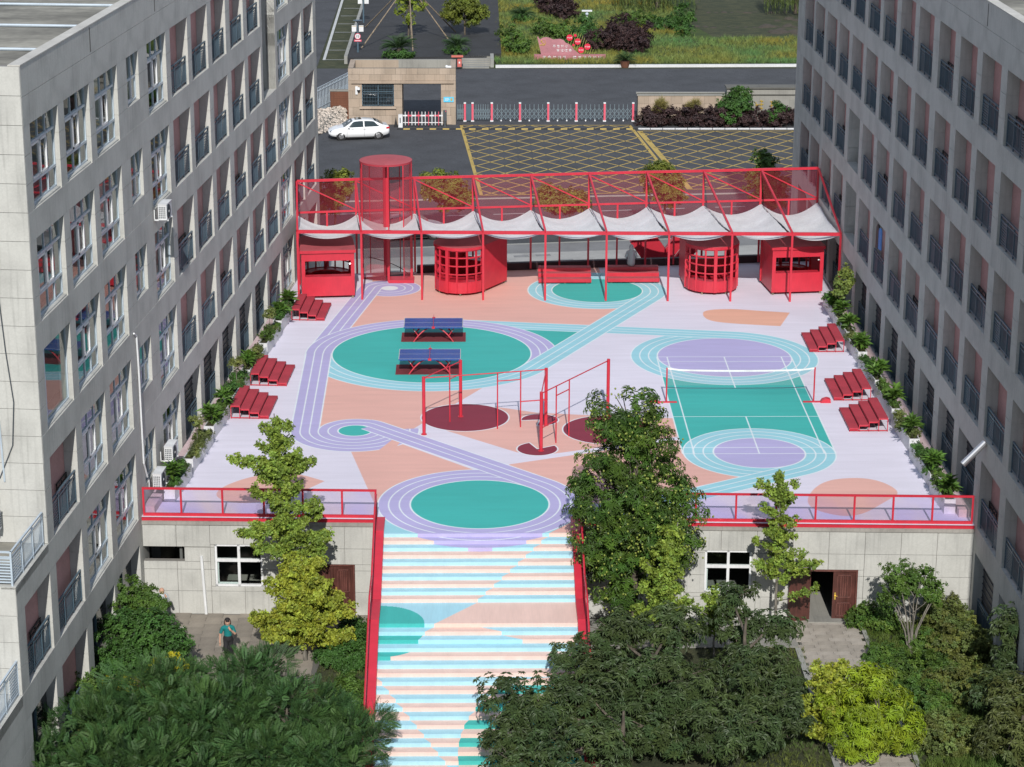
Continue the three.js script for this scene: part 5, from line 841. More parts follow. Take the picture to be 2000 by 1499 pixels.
// ---------------------------------------------------------------- sculpture beyond the deck
{
  const t = thing('red_sculpture', 'large red sculpture of crossed slabs behind the right platform bench', 'sculpture', [1.75, G + 0.12, -21]);
  const slab = (x0, y0, x1, y1, w, z0, z1, name, hole) => { const a = Math.atan2(y1 - y0, x1 - x0), L = Math.hypot(x1 - x0, y1 - y0), s = new THREE.Shape(); s.moveTo(-L / 2, -w / 2); s.lineTo(L / 2, -w / 2); s.lineTo(L / 2, w / 2); s.lineTo(-L / 2, w / 2); s.closePath(); if (hole) { const h = new THREE.Path(); h.absellipse(hole, 0, 0.36, 0.3, 0, Math.PI * 2); s.holes.push(h); } const g = new THREE.ExtrudeGeometry(s, { depth: z1 - z0, bevelEnabled: false }); g.translate(0, 0, z0); g.rotateZ(a); g.translate((x0 + x1) / 2, (y0 + y1) / 2, 0); mesh(name, g, M.red, t); };
  slab(-1.05, 4.35, 1.7, 0.4, 1.35, -0.2, 0.2, 'slab', 0.9); slab(-1.6, 0.2, 1.5, 4.5, 0.62, -0.75, -0.25, 'crossbar'); slab(0.9, 2.7, 1.75, 3.85, 0.7, 0.22, 0.6, 'arm'); mesh('plinth', gb().box(-1.9, 1.9, 0, 0.3, -0.9, 0.8), M.conc, t);
}
// ---------------------------------------------------------------- park furniture
function lamp(label, x, z, sign) {
  const t = thing('park_lamp', label, 'lamp post', [x, PL, z], 0, 'lamp posts along the plaza'); mesh('post', gb().tube([0, 0, 0], [0, 2.75, 0], 0.09, 0.05, 10), M.steel, t); mesh('shade', gb().tube([0, 2.72, 0], [0, 2.86, 0], 0.1, 0.42, 16), M.steel, t); for (const s of [-1, 1]) { mesh('banner', gb().box(s * 0.32 - 0.2, s * 0.32 + 0.2, 1.85, 2.4, 0.0, 0.03), M.pvc, t); mesh('banner_stripe', gb().box(s * 0.32 - 0.18, s * 0.32 + 0.18, 2.3, 2.34, 0.03, 0.035), M.yellow, t); }
  if (sign) { const d = mesh('speed_sign', new THREE.CylinderGeometry(0.27, 0.27, 0.03, 28).rotateX(Math.PI / 2).translate(0, 1.45, 0.13), M.pvc, t); mesh('sign_rim', new THREE.TorusGeometry(0.25, 0.025, 8, 28).translate(0, 1.45, 0.15), M.gatePink, d); mesh('sign_figures', gb().box(-0.11, -0.07, 1.34, 1.56, 0.147, 0.152).box(0.0, 0.13, 1.53, 1.56, 0.147, 0.152).box(0.0, 0.035, 1.44, 1.53, 0.147, 0.152).box(0.0, 0.13, 1.43, 1.46, 0.147, 0.152).box(0.095, 0.13, 1.36, 1.43, 0.147, 0.152).box(0.0, 0.13, 1.34, 1.37, 0.147, 0.152), M.black, d); const p = mesh('name_plate', gb().box(-0.33, 0.33, 0.98, 1.14, 0.12, 0.15), M.gatePink, t); mesh('plate_lettering', gb().box(-0.22, -0.08, 1.03, 1.09, 0.15, 0.153).box(-0.04, 0.08, 1.03, 1.09, 0.15, 0.153).box(0.12, 0.24, 1.03, 1.09, 0.15, 0.153), M.pvc, p); }
}
lamp('park lamp post with a round 15 speed sign beside the parking bays', -18.6, -106.2, true); lamp('park lamp post farther along the plaza beside the parking bays', -18.9, -124.0, false);
{ const t = thing('garden_light', 'low pale lamp standing among the park shrubs behind the monument', 'lamp', [2.9, G + 0.15, -126]); mesh('post', gb().tube([0, 0, 0], [0, 1.2, 0], 0.06, 0.06, 8), M.pvc, t); mesh('head', gb().box(-0.5, 0.5, 1.3, 1.4, -0.25, 0.25), M.pvc, t); mesh('globe', sphere([0, 1.05, 0.1], 0.17), M.alu, t); }
{ const t = thing('litter_bin', 'red litter bin with a flat lid at the foot of the park steps', 'bin', [-9.55, G, -100.9]); mesh('body', gb().box(-0.28, 0.28, 0.1, 0.95, -0.2, 0.2), M.black, t); mesh('front_panel', gb().box(-0.1, 0.26, 0.2, 0.9, 0.2, 0.22), std([0.5, 0.12, 0.1]), t); mesh('emblem', gb().box(0.02, 0.14, 0.5, 0.66, 0.22, 0.23), M.pvc, t); mesh('lid', gb().box(-0.62, 0.4, 1.05, 1.15, -0.3, 0.3), std([0.55, 0.14, 0.1]), t); mesh('lid_post', gb().box(-0.25, -0.2, 0.9, 1.06, -0.05, 0.05).box(0.2, 0.25, 0.9, 1.06, -0.05, 0.05), M.black, t); }
{ // monument: flag shaped board with a yellow emblem and rows of characters, a fan of rods and round plates
  const t = thing('flag_monument', 'pink flag shaped monument with yellow hammer and sickle and white characters', 'monument', [-2.8, G + 0.12, -105.2]), pk = std([0.52, 0.22, 0.25], { map: T.worn, roughness: 0.7 });
  mesh('plinth', gb().box(0, 6.4, 0, 0.44, -0.25, 0.25), std([0.50, 0.20, 0.22], { map: T.worn }), t);
  const flag = [[0.62, 0.44], [0.25, 2.02], [0.32, 2.05], [0.5, 1.78], [0.75, 1.95], [1.1, 2.0], [1.4, 1.92], [1.7, 1.78], [2.0, 1.82], [2.3, 1.84], [2.6, 1.74], [2.8, 1.5], [3.1, 1.38], [3.35, 1.2], [3.5, 0.95], [3.9, 0.6], [4.2, 0.44]]; mesh('flag_board', gb().elev(flag, -0.08, 0.08), pk, t);
  const em = gb(), yl = []; for (let k = 0; k <= 10; k++) { const f = -1.9 + k * 0.36; yl.push([0.78 + Math.cos(f) * 0.21, 1.52 + Math.sin(f) * 0.24, 0.1]); } em.path(yl, 0.035, 5, 0.012); em.bar([0.5, 1.26, 0.1], [0.72, 1.36, 0.1], 0.05, 0.06).bar([0.62, 1.62, 0.1], [0.95, 1.3, 0.1], 0.04, 0.05).bar([0.56, 1.6, 0.1], [0.7, 1.72, 0.1], 0.04, 0.08); mesh('hammer_and_sickle', em, M.gold, t);
  R = mulberry(4); const ch = (x, y, s, z, kind = 0) => { const g = gb(), S = [[[-.4, .35, .4, .35], [.0, .35, -.4, -.2], [0, .2, 0, -.45], [.1, .05, .4, -.2]], [[0, .5, 0, .3], [-.4, .3, .4, .3], [-.3, .1, .3, .05], [-.3, -.15, -.35, -.4], [-.1, -.1, 0, -.4], [0, -.4, .3, -.35], [.3, -.1, .4, -.25]], [[-.35, .4, -.2, .3], [-.4, .15, -.1, .15], [-.25, .15, -.25, -.45], [0, .3, .4, .3], [.4, .3, .3, -.4], [.15, .3, 0, -.4]], [[-.4, .1, -.45, -.2], [-.2, .25, -.15, -.35], [-.15, -.35, .3, -.3], [.05, .35, .15, .15], [.35, .2, .45, -.05]], [[-.4, .35, .4, .35], [-.4, .35, -.45, .15], [.4, .35, .45, .15], [-.3, .05, .3, .05], [-.4, -.15, .4, -.15], [0, .2, 0, -.5]], [[-.4, .4, -.3, .25], [-.4, .05, -.2, .05], [-.25, .05, -.25, -.4], [0, .35, .4, .35], [.4, .35, .4, 0], [.4, 0, 0, 0], [0, 0, 0, -.4], [0, -.4, .45, -.35]], [[-.3, .45, -.45, 0], [-.35, .2, -.35, -.45], [-.1, .35, .45, .35], [-.05, .2, .4, .2], [-.05, .2, -.05, -.02], [.4, .2, .4, -.02], [.18, .45, .1, -.15], [.1, -.15, -.1, -.45], [.1, -.2, .45, -.45]], [[0, .5, -.45, .1], [0, .5, .45, .1], [-.2, .15, .2, .15], [-.3, -.05, -.05, -.05], [-.3, -.05, -.3, -.4], [-.05, -.05, -.05, -.35], [.15, .0, .4, 0], [.4, 0, .38, -.3], [.15, 0, .15, -.5]]][kind % 8]; for (const [a, b, c, d] of S) g.bar([x + a * s, y + b * s, z], [x + c * s, y + d * s, z], 0.014, s * 0.13); return g; };
  [0, 1, 2, 3].forEach((k, i) => mesh('white_character', ch(1.78 + i * 0.36, 1.2, 0.27, 0.09, k), M.pvc, t)); [4, 5, 6, 7].forEach((k, i) => mesh('white_character', ch(2.12 + i * 0.36, 0.82, 0.27, 0.09, k), M.pvc, t));
  for (let k = 0; k < 13; k++) { if (k === 0 || k === 6) continue; mesh('plinth_character', ch(0.45 + k * 0.45, 0.22, 0.3, 0.26, k * 3 + 1), M.pvc, t); }
  for (let k = 0; k < 13; k++) { const x = 2.75 + k * 0.22, top = k < 5 ? 2.42 - k * 0.02 : 2.35 - (k - 4) * 0.21; mesh('rod', gb().bar([x, 0.46, -0.12], [x + (top - 0.46) * 0.3, top, -0.12], 0.03), std([0.30, 0.33, 0.08]), t); }
  for (const [x, y, r] of [[3.15, 1.95, 0.28], [3.65, 2.15, 0.13], [3.88, 1.6, 0.28], [3.5, 1.3, 0.11], [4.75, 1.14, 0.28], [4.18, 0.84, 0.27]]) { const d = mesh('round_plate', new THREE.CylinderGeometry(r, r, 0.05, 24).rotateX(Math.PI / 2).translate(x, y, 0), std([0.60, 0.015, 0.05]), t); if (r > 0.2) for (let k = -1; k <= 1; k++) mesh('plate_character', ch(x + k * 0.15, y, 0.13, 0.035, k + 5), M.pvc, d); }
}
// ---------------------------------------------------------------- vegetation: leaf sprays spread through clumps
function leafGeo(list) {                             // list of leaves: base, direction, normal side, length, width, droop
  const p = [], n = [];
  for (const { b, d, s, L, w, droop = 0, fan } of list) {
    const up = s.clone().cross(d).normalize(), tip = b.clone().addScaledVector(d, L).addScaledVector(V(0, -1, 0), droop * L), mid = b.clone().addScaledVector(d, L * (fan ? 0.85 : 0.45)).addScaledVector(V(0, -1, 0), droop * L * 0.2).addScaledVector(up, w * 0.12), l = mid.clone().addScaledVector(s, w / 2), r = mid.clone().addScaledVector(s, -w / 2);
    for (const [a, c, e] of [[b, l, tip], [b, tip, r]]) { const nn = c.clone().sub(a).cross(e.clone().sub(a)).normalize(); for (const q of [a, c, e]) { p.push(q.x, q.y, q.z); n.push(nn.x, nn.y, nn.z); } }
  }
  const g = new THREE.BufferGeometry(); g.setAttribute('position', new THREE.Float32BufferAttribute(p, 3)); g.setAttribute('normal', new THREE.Float32BufferAttribute(n, 3)); g.setAttribute('uv', new THREE.Float32BufferAttribute(new Float32Array(p.length / 3 * 2), 2)); return g;
}
function rdir() { const z = rr(-1, 1), a = rr(0, 6.2832), r = Math.sqrt(1 - z * z); return V(r * Math.cos(a), z, r * Math.sin(a)); }
const sideOf = d => { const q = d.clone().cross(Math.abs(d.y) > 0.9 ? V(1, 0, 0) : V(0, 1, 0)).normalize(); return q.applyAxisAngle(d, rr(-0.5, 0.5)); };
R = mulberry(501);
const SPRAY = {
  whorl: leafGeo(Array.from({ length: 9 }, (_, k) => { const f = k / 9 * 6.283 + rr(-0.2, 0.2), e = rr(0.1, 0.75), d = V(Math.cos(f) * Math.cos(e), Math.sin(e), Math.sin(f) * Math.cos(e)); return { b: V(0, rr(-0.02, 0.02), 0), d, s: sideOf(d), L: rr(0.17, 0.24), w: rr(0.05, 0.066), droop: rr(0.35, 0.7) }; })),
  mango: leafGeo(Array.from({ length: 9 }, (_, k) => { const f = k * 2.4, e = rr(-0.5, 0.8), d = V(Math.cos(f) * Math.cos(e), Math.sin(e), Math.sin(f) * Math.cos(e)); return { b: V(0, rr(-0.08, 0.05), 0), d, s: sideOf(d), L: rr(0.13, 0.21), w: rr(0.04, 0.06), droop: rr(0.1, 0.5) }; })),
  pinnate: leafGeo(Array.from({ length: 26 }, (_, k) => { const j = k >> 1, s = k & 1 ? 1 : -1, y = 0.02 + j * 0.03, d = V(s * 0.92, 0.35, rr(-0.15, 0.15)).normalize(); return { b: V(0, y, -y * y * 0.9), d, s: V(0, 0.92, 0.2).normalize(), L: 0.085 * Math.sin(0.5 + j * 0.2) + 0.02, w: 0.03, droop: 0.1 }; })),
  ginkgo: leafGeo(Array.from({ length: 9 }, () => { const d = rdir(), b = rdir().multiplyScalar(rr(0, 0.07)); return { b, d, s: sideOf(d), L: rr(0.055, 0.08), w: rr(0.075, 0.1), fan: true }; })),
  round: leafGeo(Array.from({ length: 10 }, (_, k) => { const f = k * 2.4, e = rr(-0.2, 1.1), d = V(Math.cos(f) * Math.cos(e), Math.sin(e), Math.sin(f) * Math.cos(e)); return { b: V(0, rr(-0.05, 0.05), 0), d, s: sideOf(d), L: rr(0.08, 0.13), w: rr(0.045, 0.07), droop: rr(0, 0.3) }; })),
  grass: leafGeo(Array.from({ length: 9 }, () => { const d = V(rr(-0.5, 0.5), 1, rr(-0.5, 0.5)).normalize(); return { b: V(rr(-0.06, 0.06), 0, rr(-0.06, 0.06)), d, s: V(1, 0, rr(-1, 1)).normalize(), L: rr(0.2, 0.42), w: rr(0.015, 0.03), droop: rr(0, 0.3) }; })),
  strand: leafGeo(Array.from({ length: 22 }, (_, k) => { const d = V(rr(-0.35, 0.35), -1, rr(-0.35, 0.35)).normalize(); return { b: V(rr(-0.03, 0.03), -k * 0.11, rr(-0.03, 0.03)), d, s: sideOf(d), L: 0.22, w: 0.05, droop: 0.1 }; })),
  frond: leafGeo(Array.from({ length: 44 }, (_, k) => { const j = k >> 1, s = k & 1 ? 1 : -1, y = 0.08 + j * 0.042, d = V(s * 0.75, 0.62, 0.25).normalize(); return { b: V(0, y, -y * y * 0.42), d, s: V(0, 0.8, -0.4).normalize(), L: 0.26 * Math.sin(0.35 + j * 0.125) + 0.03, w: 0.028, droop: 0.12 }; })),
  broad: leafGeo(Array.from({ length: 5 }, (_, k) => { const f = k * 2.4, e = rr(0.6, 1.2), d = V(Math.cos(f) * Math.cos(e), Math.sin(e), Math.sin(f) * Math.cos(e)); return { b: V(0, 0, 0), d, s: sideOf(d), L: rr(0.45, 0.75), w: rr(0.12, 0.2), droop: rr(0.1, 0.35) }; })),
};
const leafMats = {};
function leafMat(c) { return leafMats[c] ??= std(c, { roughness: 0.55, transmission: 0.18, thickness: 0, specularIntensity: 0.6 }); }
const UP = V(0, 1, 0);
function crown(parent, blobs, spray, mat, o = {}) {  // blobs: [x,y,z,rx,ry,rz?] in the tree's own space
  const { density = 26, clump = 0.5, size = 1, fill = 0.25, lift = 0.35, tint = 0.25, name = 'crown', warm = 0.08, gap = 0.15 } = o;
  const mats = [], cols = [], q = new THREE.Quaternion(), m = new THREE.Matrix4();
  for (const b of blobs) {
    const [x, y, z, rx, ry] = b, rz = b[5] ?? rx, area = 4 * Math.PI * Math.pow((Math.pow(rx * ry, 1.6) + Math.pow(rx * rz, 1.6) + Math.pow(ry * rz, 1.6)) / 3, 1 / 1.6);
    const nc = Math.max(3, Math.round(area / (clump * clump) * 0.75));
    for (let k = 0; k < nc; k++) {
      if (R() < gap) continue;
      const d = rdir(), f = R() < fill ? rr(0.25, 0.8) : rr(0.8, 1.08), c = V(x + d.x * rx * f, y + d.y * ry * f, z + d.z * rz * f), rc = clump * rr(0.55, 1.05), n = Math.max(3, Math.round(density * rc * rc / (clump * clump))), shade = rr(1 - tint, 1 + tint), hue = rr(-warm, warm);
      for (let i = 0; i < n; i++) {
        const e = rdir(), p = c.clone().add(V(e.x * rc, e.y * rc * 0.75, e.z * rc).multiplyScalar(Math.pow(R(), 0.4))), ax = e.clone().multiplyScalar(0.6).add(d.clone().multiplyScalar(0.4)).add(V(0, lift, 0)).normalize();
        q.setFromUnitVectors(UP, ax); q.multiply(new THREE.Quaternion().setFromAxisAngle(UP, R() * 6.283)); const s = size * rr(0.75, 1.25); m.compose(p, q, V(s, s, s)); mats.push(m.clone()); const v = shade * rr(0.82, 1.18); cols.push([v * (1 + hue), v, v * (1 - hue)]);
      }
    }
  }
  const im = new THREE.InstancedMesh(spray, mat, mats.length), c = new THREE.Color(); mats.forEach((a, i) => { im.setMatrixAt(i, a); im.setColorAt(i, c.setRGB(...cols[i])); }); im.name = name; im.castShadow = im.receiveShadow = true; im.userData.kind = 'stuff'; parent.add(im); return im;
}
let nLeaves = 0;
function tree(name, label, category, base, blobs, spray, mat, o = {}) {   // blobs in world x, height above ground, z
  const y0 = o.y ?? G, t = thing(name, label, category, [base[0], y0, base[1]], 0, o.group), loc = blobs.map(([x, y, z, rx, ry, rz]) => [x - base[0], y, z - base[1], rx, ry, rz]);
  const g = gb(), r0 = o.trunk ?? 0.11, top = o.top ?? Math.max(...loc.map(b => b[1])); const lean = o.lean ?? [0, 0];
  const N = 6, pts = Array.from({ length: N + 1 }, (_, k) => { const f = k / N; return [lean[0] * f * f + (k && k < N ? rr(-0.04, 0.04) : 0), top * f - (k ? 0 : 0.05), lean[1] * f * f + (k && k < N ? rr(-0.04, 0.04) : 0)]; });
  if (!o.stems) g.path(pts, r0, 9, r0 * 0.3); mesh('trunk', o.stems ? (() => { const h = gb(); for (let k = 0; k < o.stems; k++) { const b = loc[k % loc.length], e = [b[0] + rr(-0.3, 0.3) * b[3], b[1] + rr(-0.2, 0.3) * b[4], b[2] + rr(-0.3, 0.3)]; h.path([[rr(-0.06, 0.06), -0.05, rr(-0.06, 0.06)], [e[0] * 0.25 + rr(-0.05, 0.05), e[1] * 0.4, e[2] * 0.25], [e[0] * 0.6, e[1] * 0.72, e[2] * 0.6], e], r0, 6, r0 * 0.35); } return h; })() : g, o.bark ?? M.bark, t);
  const lg = gb(); for (const b of loc) { const h = Math.max(0.2, Math.min(top * 0.92, b[1] - b[4] * 0.4 - (o.rise ?? 0.3))), f = h / top, a = [lean[0] * f * f, h, lean[1] * f * f]; lg.path([a, [lerp(a[0], b[0], 0.5), lerp(a[1], b[1], 0.4), lerp(a[2], b[2], 0.5)], [b[0], b[1], b[2]]], r0 * 0.45, 6, r0 * 0.18); for (let k = 0; k < (o.twigs ?? 5); k++) { const d = rdir(); lg.tube([b[0], b[1], b[2]], [b[0] + d.x * b[3] * 0.9, b[1] + d.y * b[4] * 0.9, b[2] + d.z * (b[5] ?? b[3]) * 0.9], r0 * 0.17, r0 * 0.06, 5); } }
  if (!o.noLimbs) mesh('limbs', lg, o.bark ?? M.bark, t);
  const im = crown(t, loc, spray, mat, o); nLeaves += im.count; return t;
}
const green = { mango: leafMat([0.060, 0.115, 0.016]), dark: leafMat([0.052, 0.082, 0.026]), feather: leafMat([0.045, 0.10, 0.026]), ginkgo: leafMat([0.27, 0.31, 0.035]), ginkgoG: leafMat([0.19, 0.27, 0.04]), yellow: leafMat([0.34, 0.33, 0.02]), lime: leafMat([0.20, 0.27, 0.014]), shrub: leafMat([0.075, 0.14, 0.022]), street: leafMat([0.13, 0.16, 0.022]), purple: leafMat([0.048, 0.026, 0.026]), lush: leafMat([0.05, 0.12, 0.022]), grass: leafMat([0.15, 0.19, 0.04]), dry: leafMat([0.23, 0.20, 0.07]), willow: leafMat([0.10, 0.14, 0.035]), cycad: leafMat([0.035, 0.075, 0.022]) };
R = mulberry(71);
// big fruit tree in front of the right wall
{
  const t = tree('fruit_tree', 'tall dense dark green tree standing against the right front wall, hiding part of the deck', 'tree', [-2.6, 23.6], [[-2.96, 8.75, 23.5, 1.25, 1.0, 1.1], [-2.84, 7.45, 23.5, 1.75, 1.25, 1.4], [-2.75, 5.9, 23.5, 2.1, 1.4, 1.6], [-1.75, 5.1, 23.6, 1.75, 1.2, 1.4], [-3.4, 4.4, 23.5, 1.4, 1.5, 1.3], [-1.5, 4.1, 23.7, 1.2, 1.1, 1.1], [-2.75, 2.7, 23.6, 1.5, 1.2, 1.3]], SPRAY.mango, green.mango, { trunk: 0.16, density: 20, clump: 0.52, tint: 0.32, warm: 0.14, twigs: 8, fill: 0.35, gap: 0.12, top: 8.3 });
  const g = sphere([0, 0, 0], 0.036, 1, 1.1, 1, 6); const im = new THREE.InstancedMesh(g, std([0.20, 0.24, 0.04], { roughness: 0.6 }), 620), m = new THREE.Matrix4(); const bl = [[-0.36, 8.75, -0.1, 1.3, 1.05], [-0.24, 7.45, -0.1, 1.8, 1.3], [-0.15, 5.9, -0.1, 2.15, 1.45], [0.85, 5.1, 0, 1.8, 1.25], [-0.8, 4.4, -0.1, 1.45, 1.5], [1.1, 4.1, 0.1, 1.3, 1.15], [-0.15, 2.7, 0, 1.55, 1.25]];
  for (let k = 0; k < 620; k++) { const b = bl[R() * 7 | 0], d = rdir(); d.z = Math.abs(d.z); m.makeTranslation(b[0] + d.x * b[3] * rr(0.95, 1.12), b[1] + d.y * b[4] * rr(0.95, 1.12), b[2] + d.z * b[3] * rr(0.85, 1.1)); im.setMatrixAt(k, m); } im.name = 'fruit'; im.userData.kind = 'stuff'; t.add(im);
}
// ginkgos: open crowns of foliage carried along thin branches
function ginkgo(label, base, H, arms, mat, o = {}) {
  const t = thing('ginkgo_tree', label, 'tree', [base[0], G, base[1]], 0, 'young ginkgo trees'), tp = gb(), n = 8, r = o.trunk ?? 0.085; tp.path(Array.from({ length: n + 1 }, (_, k) => [(o.lean ?? 0) * Math.pow(k / n, 1.5) + rr(-0.025, 0.025), H * k / n - 0.03, rr(-0.02, 0.02)]), r, 8, 0.018); mesh('trunk', tp, M.barkPale, t);
  const lg = gb(), blobs = []; for (const [h, dx, dy, dz, s] of arms) { const x0 = (o.lean ?? 0) * Math.pow(h / H, 1.5), a = [x0, h, 0], b = [x0 + dx, h + dy, dz]; lg.path([a, [lerp(a[0], b[0], 0.5), lerp(a[1], b[1], 0.35), lerp(a[2], b[2], 0.5)], b], 0.028, 5, 0.008); const N = Math.max(2, Math.ceil(Math.hypot(dx, dy, dz) / 0.27)); for (let k = 0; k <= N; k++) { const f = lerp(0.22, 1, k / N); blobs.push([lerp(a[0], b[0], f) + rr(-0.1, 0.1), lerp(a[1], b[1], f * 0.9 + 0.05) + rr(-0.06, 0.12), lerp(a[2], b[2], f) + rr(-0.1, 0.1), s * rr(0.6, 1.1), s * rr(0.5, 0.9)]); } }
  for (let h = H * (o.from ?? 0.45); h < H; h += 0.3) blobs.push([(o.lean ?? 0) * Math.pow(h / H, 1.5) + rr(-0.08, 0.08), h, rr(-0.08, 0.08), (o.stem ?? 0.17), 0.2]);
  mesh('limbs', lg, M.barkPale, t); const im = crown(t, blobs, SPRAY.ginkgo, mat, { density: 6, clump: 0.17, size: 1.0, tint: 0.3, warm: 0.1, fill: 0.4, gap: 0.3 }); nLeaves += im.count; return t;
}
const armsOf = (h0, h1, n, len, s, up = 0.5) => Array.from({ length: n }, (_, k) => { const f = k / (n - 1), h = lerp(h0, h1, f), a = k * 2.4 + rr(-0.4, 0.4), L = len * (1 - 0.65 * f) * rr(0.75, 1.2); return [h, Math.cos(a) * L, L * up * rr(0.6, 1.3), Math.sin(a) * L * 0.7, s * (1 - 0.25 * f)]; });
R = mulberry(83);
ginkgo('tall slender ginkgo rising above the left railing beside the white window', [-14.8, 22.4], 8.55, [...armsOf(2.9, 7.9, 22, 1.35, 0.25), [6.4, -1.55, 0.5, 0.2, 0.26], [6.3, 1.0, 0.45, 0.3, 0.24], [4.3, -1.5, -0.2, 0.3, 0.26], [3.6, 1.3, 0.3, 0.2, 0.28]], green.ginkgoG, { lean: -0.55, from: 0.3 });
ginkgo('fuller yellowing ginkgo in front of the closed brown door', [-14.3, 24.6], 4.0, armsOf(0.7, 3.6, 30, 1.75, 0.31, 0.3), green.ginkgo, { from: 0.2, stem: 0.26 });
ginkgo('slender sparse ginkgo beside the open brown door', [2.65, 22.4], 6.35, [...armsOf(2.0, 6.0, 15, 1.05, 0.2), [5.2, -0.75, 0.75, 0.2, 0.19], [2.6, 1.35, 0.2, 0.4, 0.15], [1.3, 1.35, 0.75, 0.5, 0.13]], green.ginkgoG, { from: 0.45, trunk: 0.06, stem: 0.13 });
ginkgo('small light green ginkgo at the foot of the big dark tree', [-2.0, 25.3], 5.5, armsOf(1.6, 5.0, 18, 1.0, 0.22, 0.7), green.ginkgoG, { lean: 0.75, from: 0.35, stem: 0.2 });
ginkgo('low ginkgo sapling by the right wall window', [0.2, 24.6], 2.7, armsOf(0.8, 2.4, 9, 0.95, 0.17, 0.4), green.ginkgoG, { from: 0.4, trunk: 0.04 });
// dark drooping-leaved trees at the lower right
R = mulberry(91);
const dk = { trunk: 0.13, density: 17, clump: 0.50, tint: 0.26, warm: 0.1, fill: 0.4, gap: 0.08, lift: 0.7 };
tree('devil_tree', 'dark evergreen with drooping whorled leaves leaning over the lower stairs', 'tree', [-3.6, 33.6], [[-7.1, 2.2, 32.5, 0.85, 0.75, 0.8], [-7.05, 1.5, 33.2, 1.0, 0.8, 0.9], [-5.9, 2.0, 33, 1.3, 0.9, 1.1], [-7.1, 1.0, 34.5, 0.9, 0.7, 0.9], [-5.0, 1.4, 34.5, 1.5, 0.9, 1.2], [-4.6, 2.3, 32.6, 0.9, 0.8, 0.9]], SPRAY.whorl, green.dark, { ...dk, group: 'dark evergreens at the lower right' });
tree('devil_tree', 'broad dark evergreen below the small right ginkgo, crown in rounded tiers', 'tree', [-2.5, 30.8], [[-5.05, 2.5, 30, 0.75, 0.6, 0.75], [-3.7, 3.2, 29.5, 1.0, 0.7, 0.9], [-1.85, 3.35, 29.5, 1.15, 0.7, 0.9], [-3.8, 2.1, 31, 1.55, 1.0, 1.2], [-1.8, 2.2, 31, 1.55, 1.0, 1.2], [-2.9, 1.3, 32.6, 1.6, 0.8, 1.2]], SPRAY.whorl, green.dark, { ...dk, group: 'dark evergreens at the lower right' });
tree('devil_tree', 'dark evergreen with a raised round top clump before the right white window', 'tree', [0.6, 30.2], [[0.31, 4.0, 28.5, 0.72, 0.68, 0.7], [0.5, 2.95, 29, 0.75, 0.6, 0.75], [1.65, 3.3, 29, 0.75, 0.5, 0.7], [0.85, 2.1, 30.5, 1.5, 0.95, 1.2], [-0.3, 1.35, 33, 1.7, 0.9, 1.3], [1.55, 1.4, 32, 0.95, 0.9, 0.9]], SPRAY.whorl, green.dark, { ...dk, group: 'dark evergreens at the lower right' });
tree('devil_tree', 'dark evergreen at the right picture edge below the right block', 'tree', [10.3, 28.4], [[9.75, 2.5, 28, 0.65, 0.8, 0.7], [9.75, 1.2, 28.6, 0.95, 0.8, 0.9], [10.2, 0.8, 29.8, 0.9, 0.8, 0.9], [8.8, 1.5, 30.5, 0.8, 0.6, 0.7]], SPRAY.whorl, green.dark, { ...dk, group: 'dark evergreens at the lower right' });
tree('devil_tree', 'dark evergreen in the bottom right corner', 'tree', [9.3, 32.6], [[9.2, 1.6, 31.6, 0.9, 0.8, 0.8], [8.9, 1.0, 33, 1.0, 0.8, 0.9], [10, 1.2, 32.6, 0.9, 0.8, 0.9]], SPRAY.whorl, leafMat([0.085, 0.105, 0.03]), { ...dk, group: 'dark evergreens at the lower right' });
// feathery trees at the lower left
R = mulberry(97);
const ft = { trunk: 0.1, density: 24, clump: 0.45, size: 1.05, tint: 0.28, warm: 0.12, fill: 0.3, gap: 0.1, lift: 0.15 };
tree('flame_tree', 'wide feathery leaved tree filling the lower left corner', 'tree', [-18.5, 33.6], [[-18.6, 2.15, 31.6, 1.9, 0.7, 1.3], [-20.2, 1.5, 33, 1.6, 0.8, 1.3], [-16.9, 1.85, 33, 2.0, 0.85, 1.4], [-18.3, 1.4, 35, 2.5, 0.7, 1.3], [-21.3, 1.0, 34.6, 1.2, 0.7, 1.1]], SPRAY.pinnate, green.feather, { ...ft, group: 'feathery trees at the lower left' });
tree('flame_tree', 'feathery leaved tree reaching over the red stair stringer at the lower left', 'tree', [-14.2, 33.4], [[-15.7, 2.35, 31, 1.45, 0.65, 1.1], [-14.3, 1.8, 32.5, 1.6, 0.85, 1.3], [-12.2, 1.55, 33, 1.05, 0.6, 0.9], [-12.9, 1.35, 35, 1.5, 0.7, 1.2], [-15, 1.4, 34.8, 1.5, 0.7, 1.2], [-11.5, 1.35, 33.6, 0.5, 0.35, 0.5]], SPRAY.pinnate, green.feather, { ...ft, group: 'feathery trees at the lower left' });
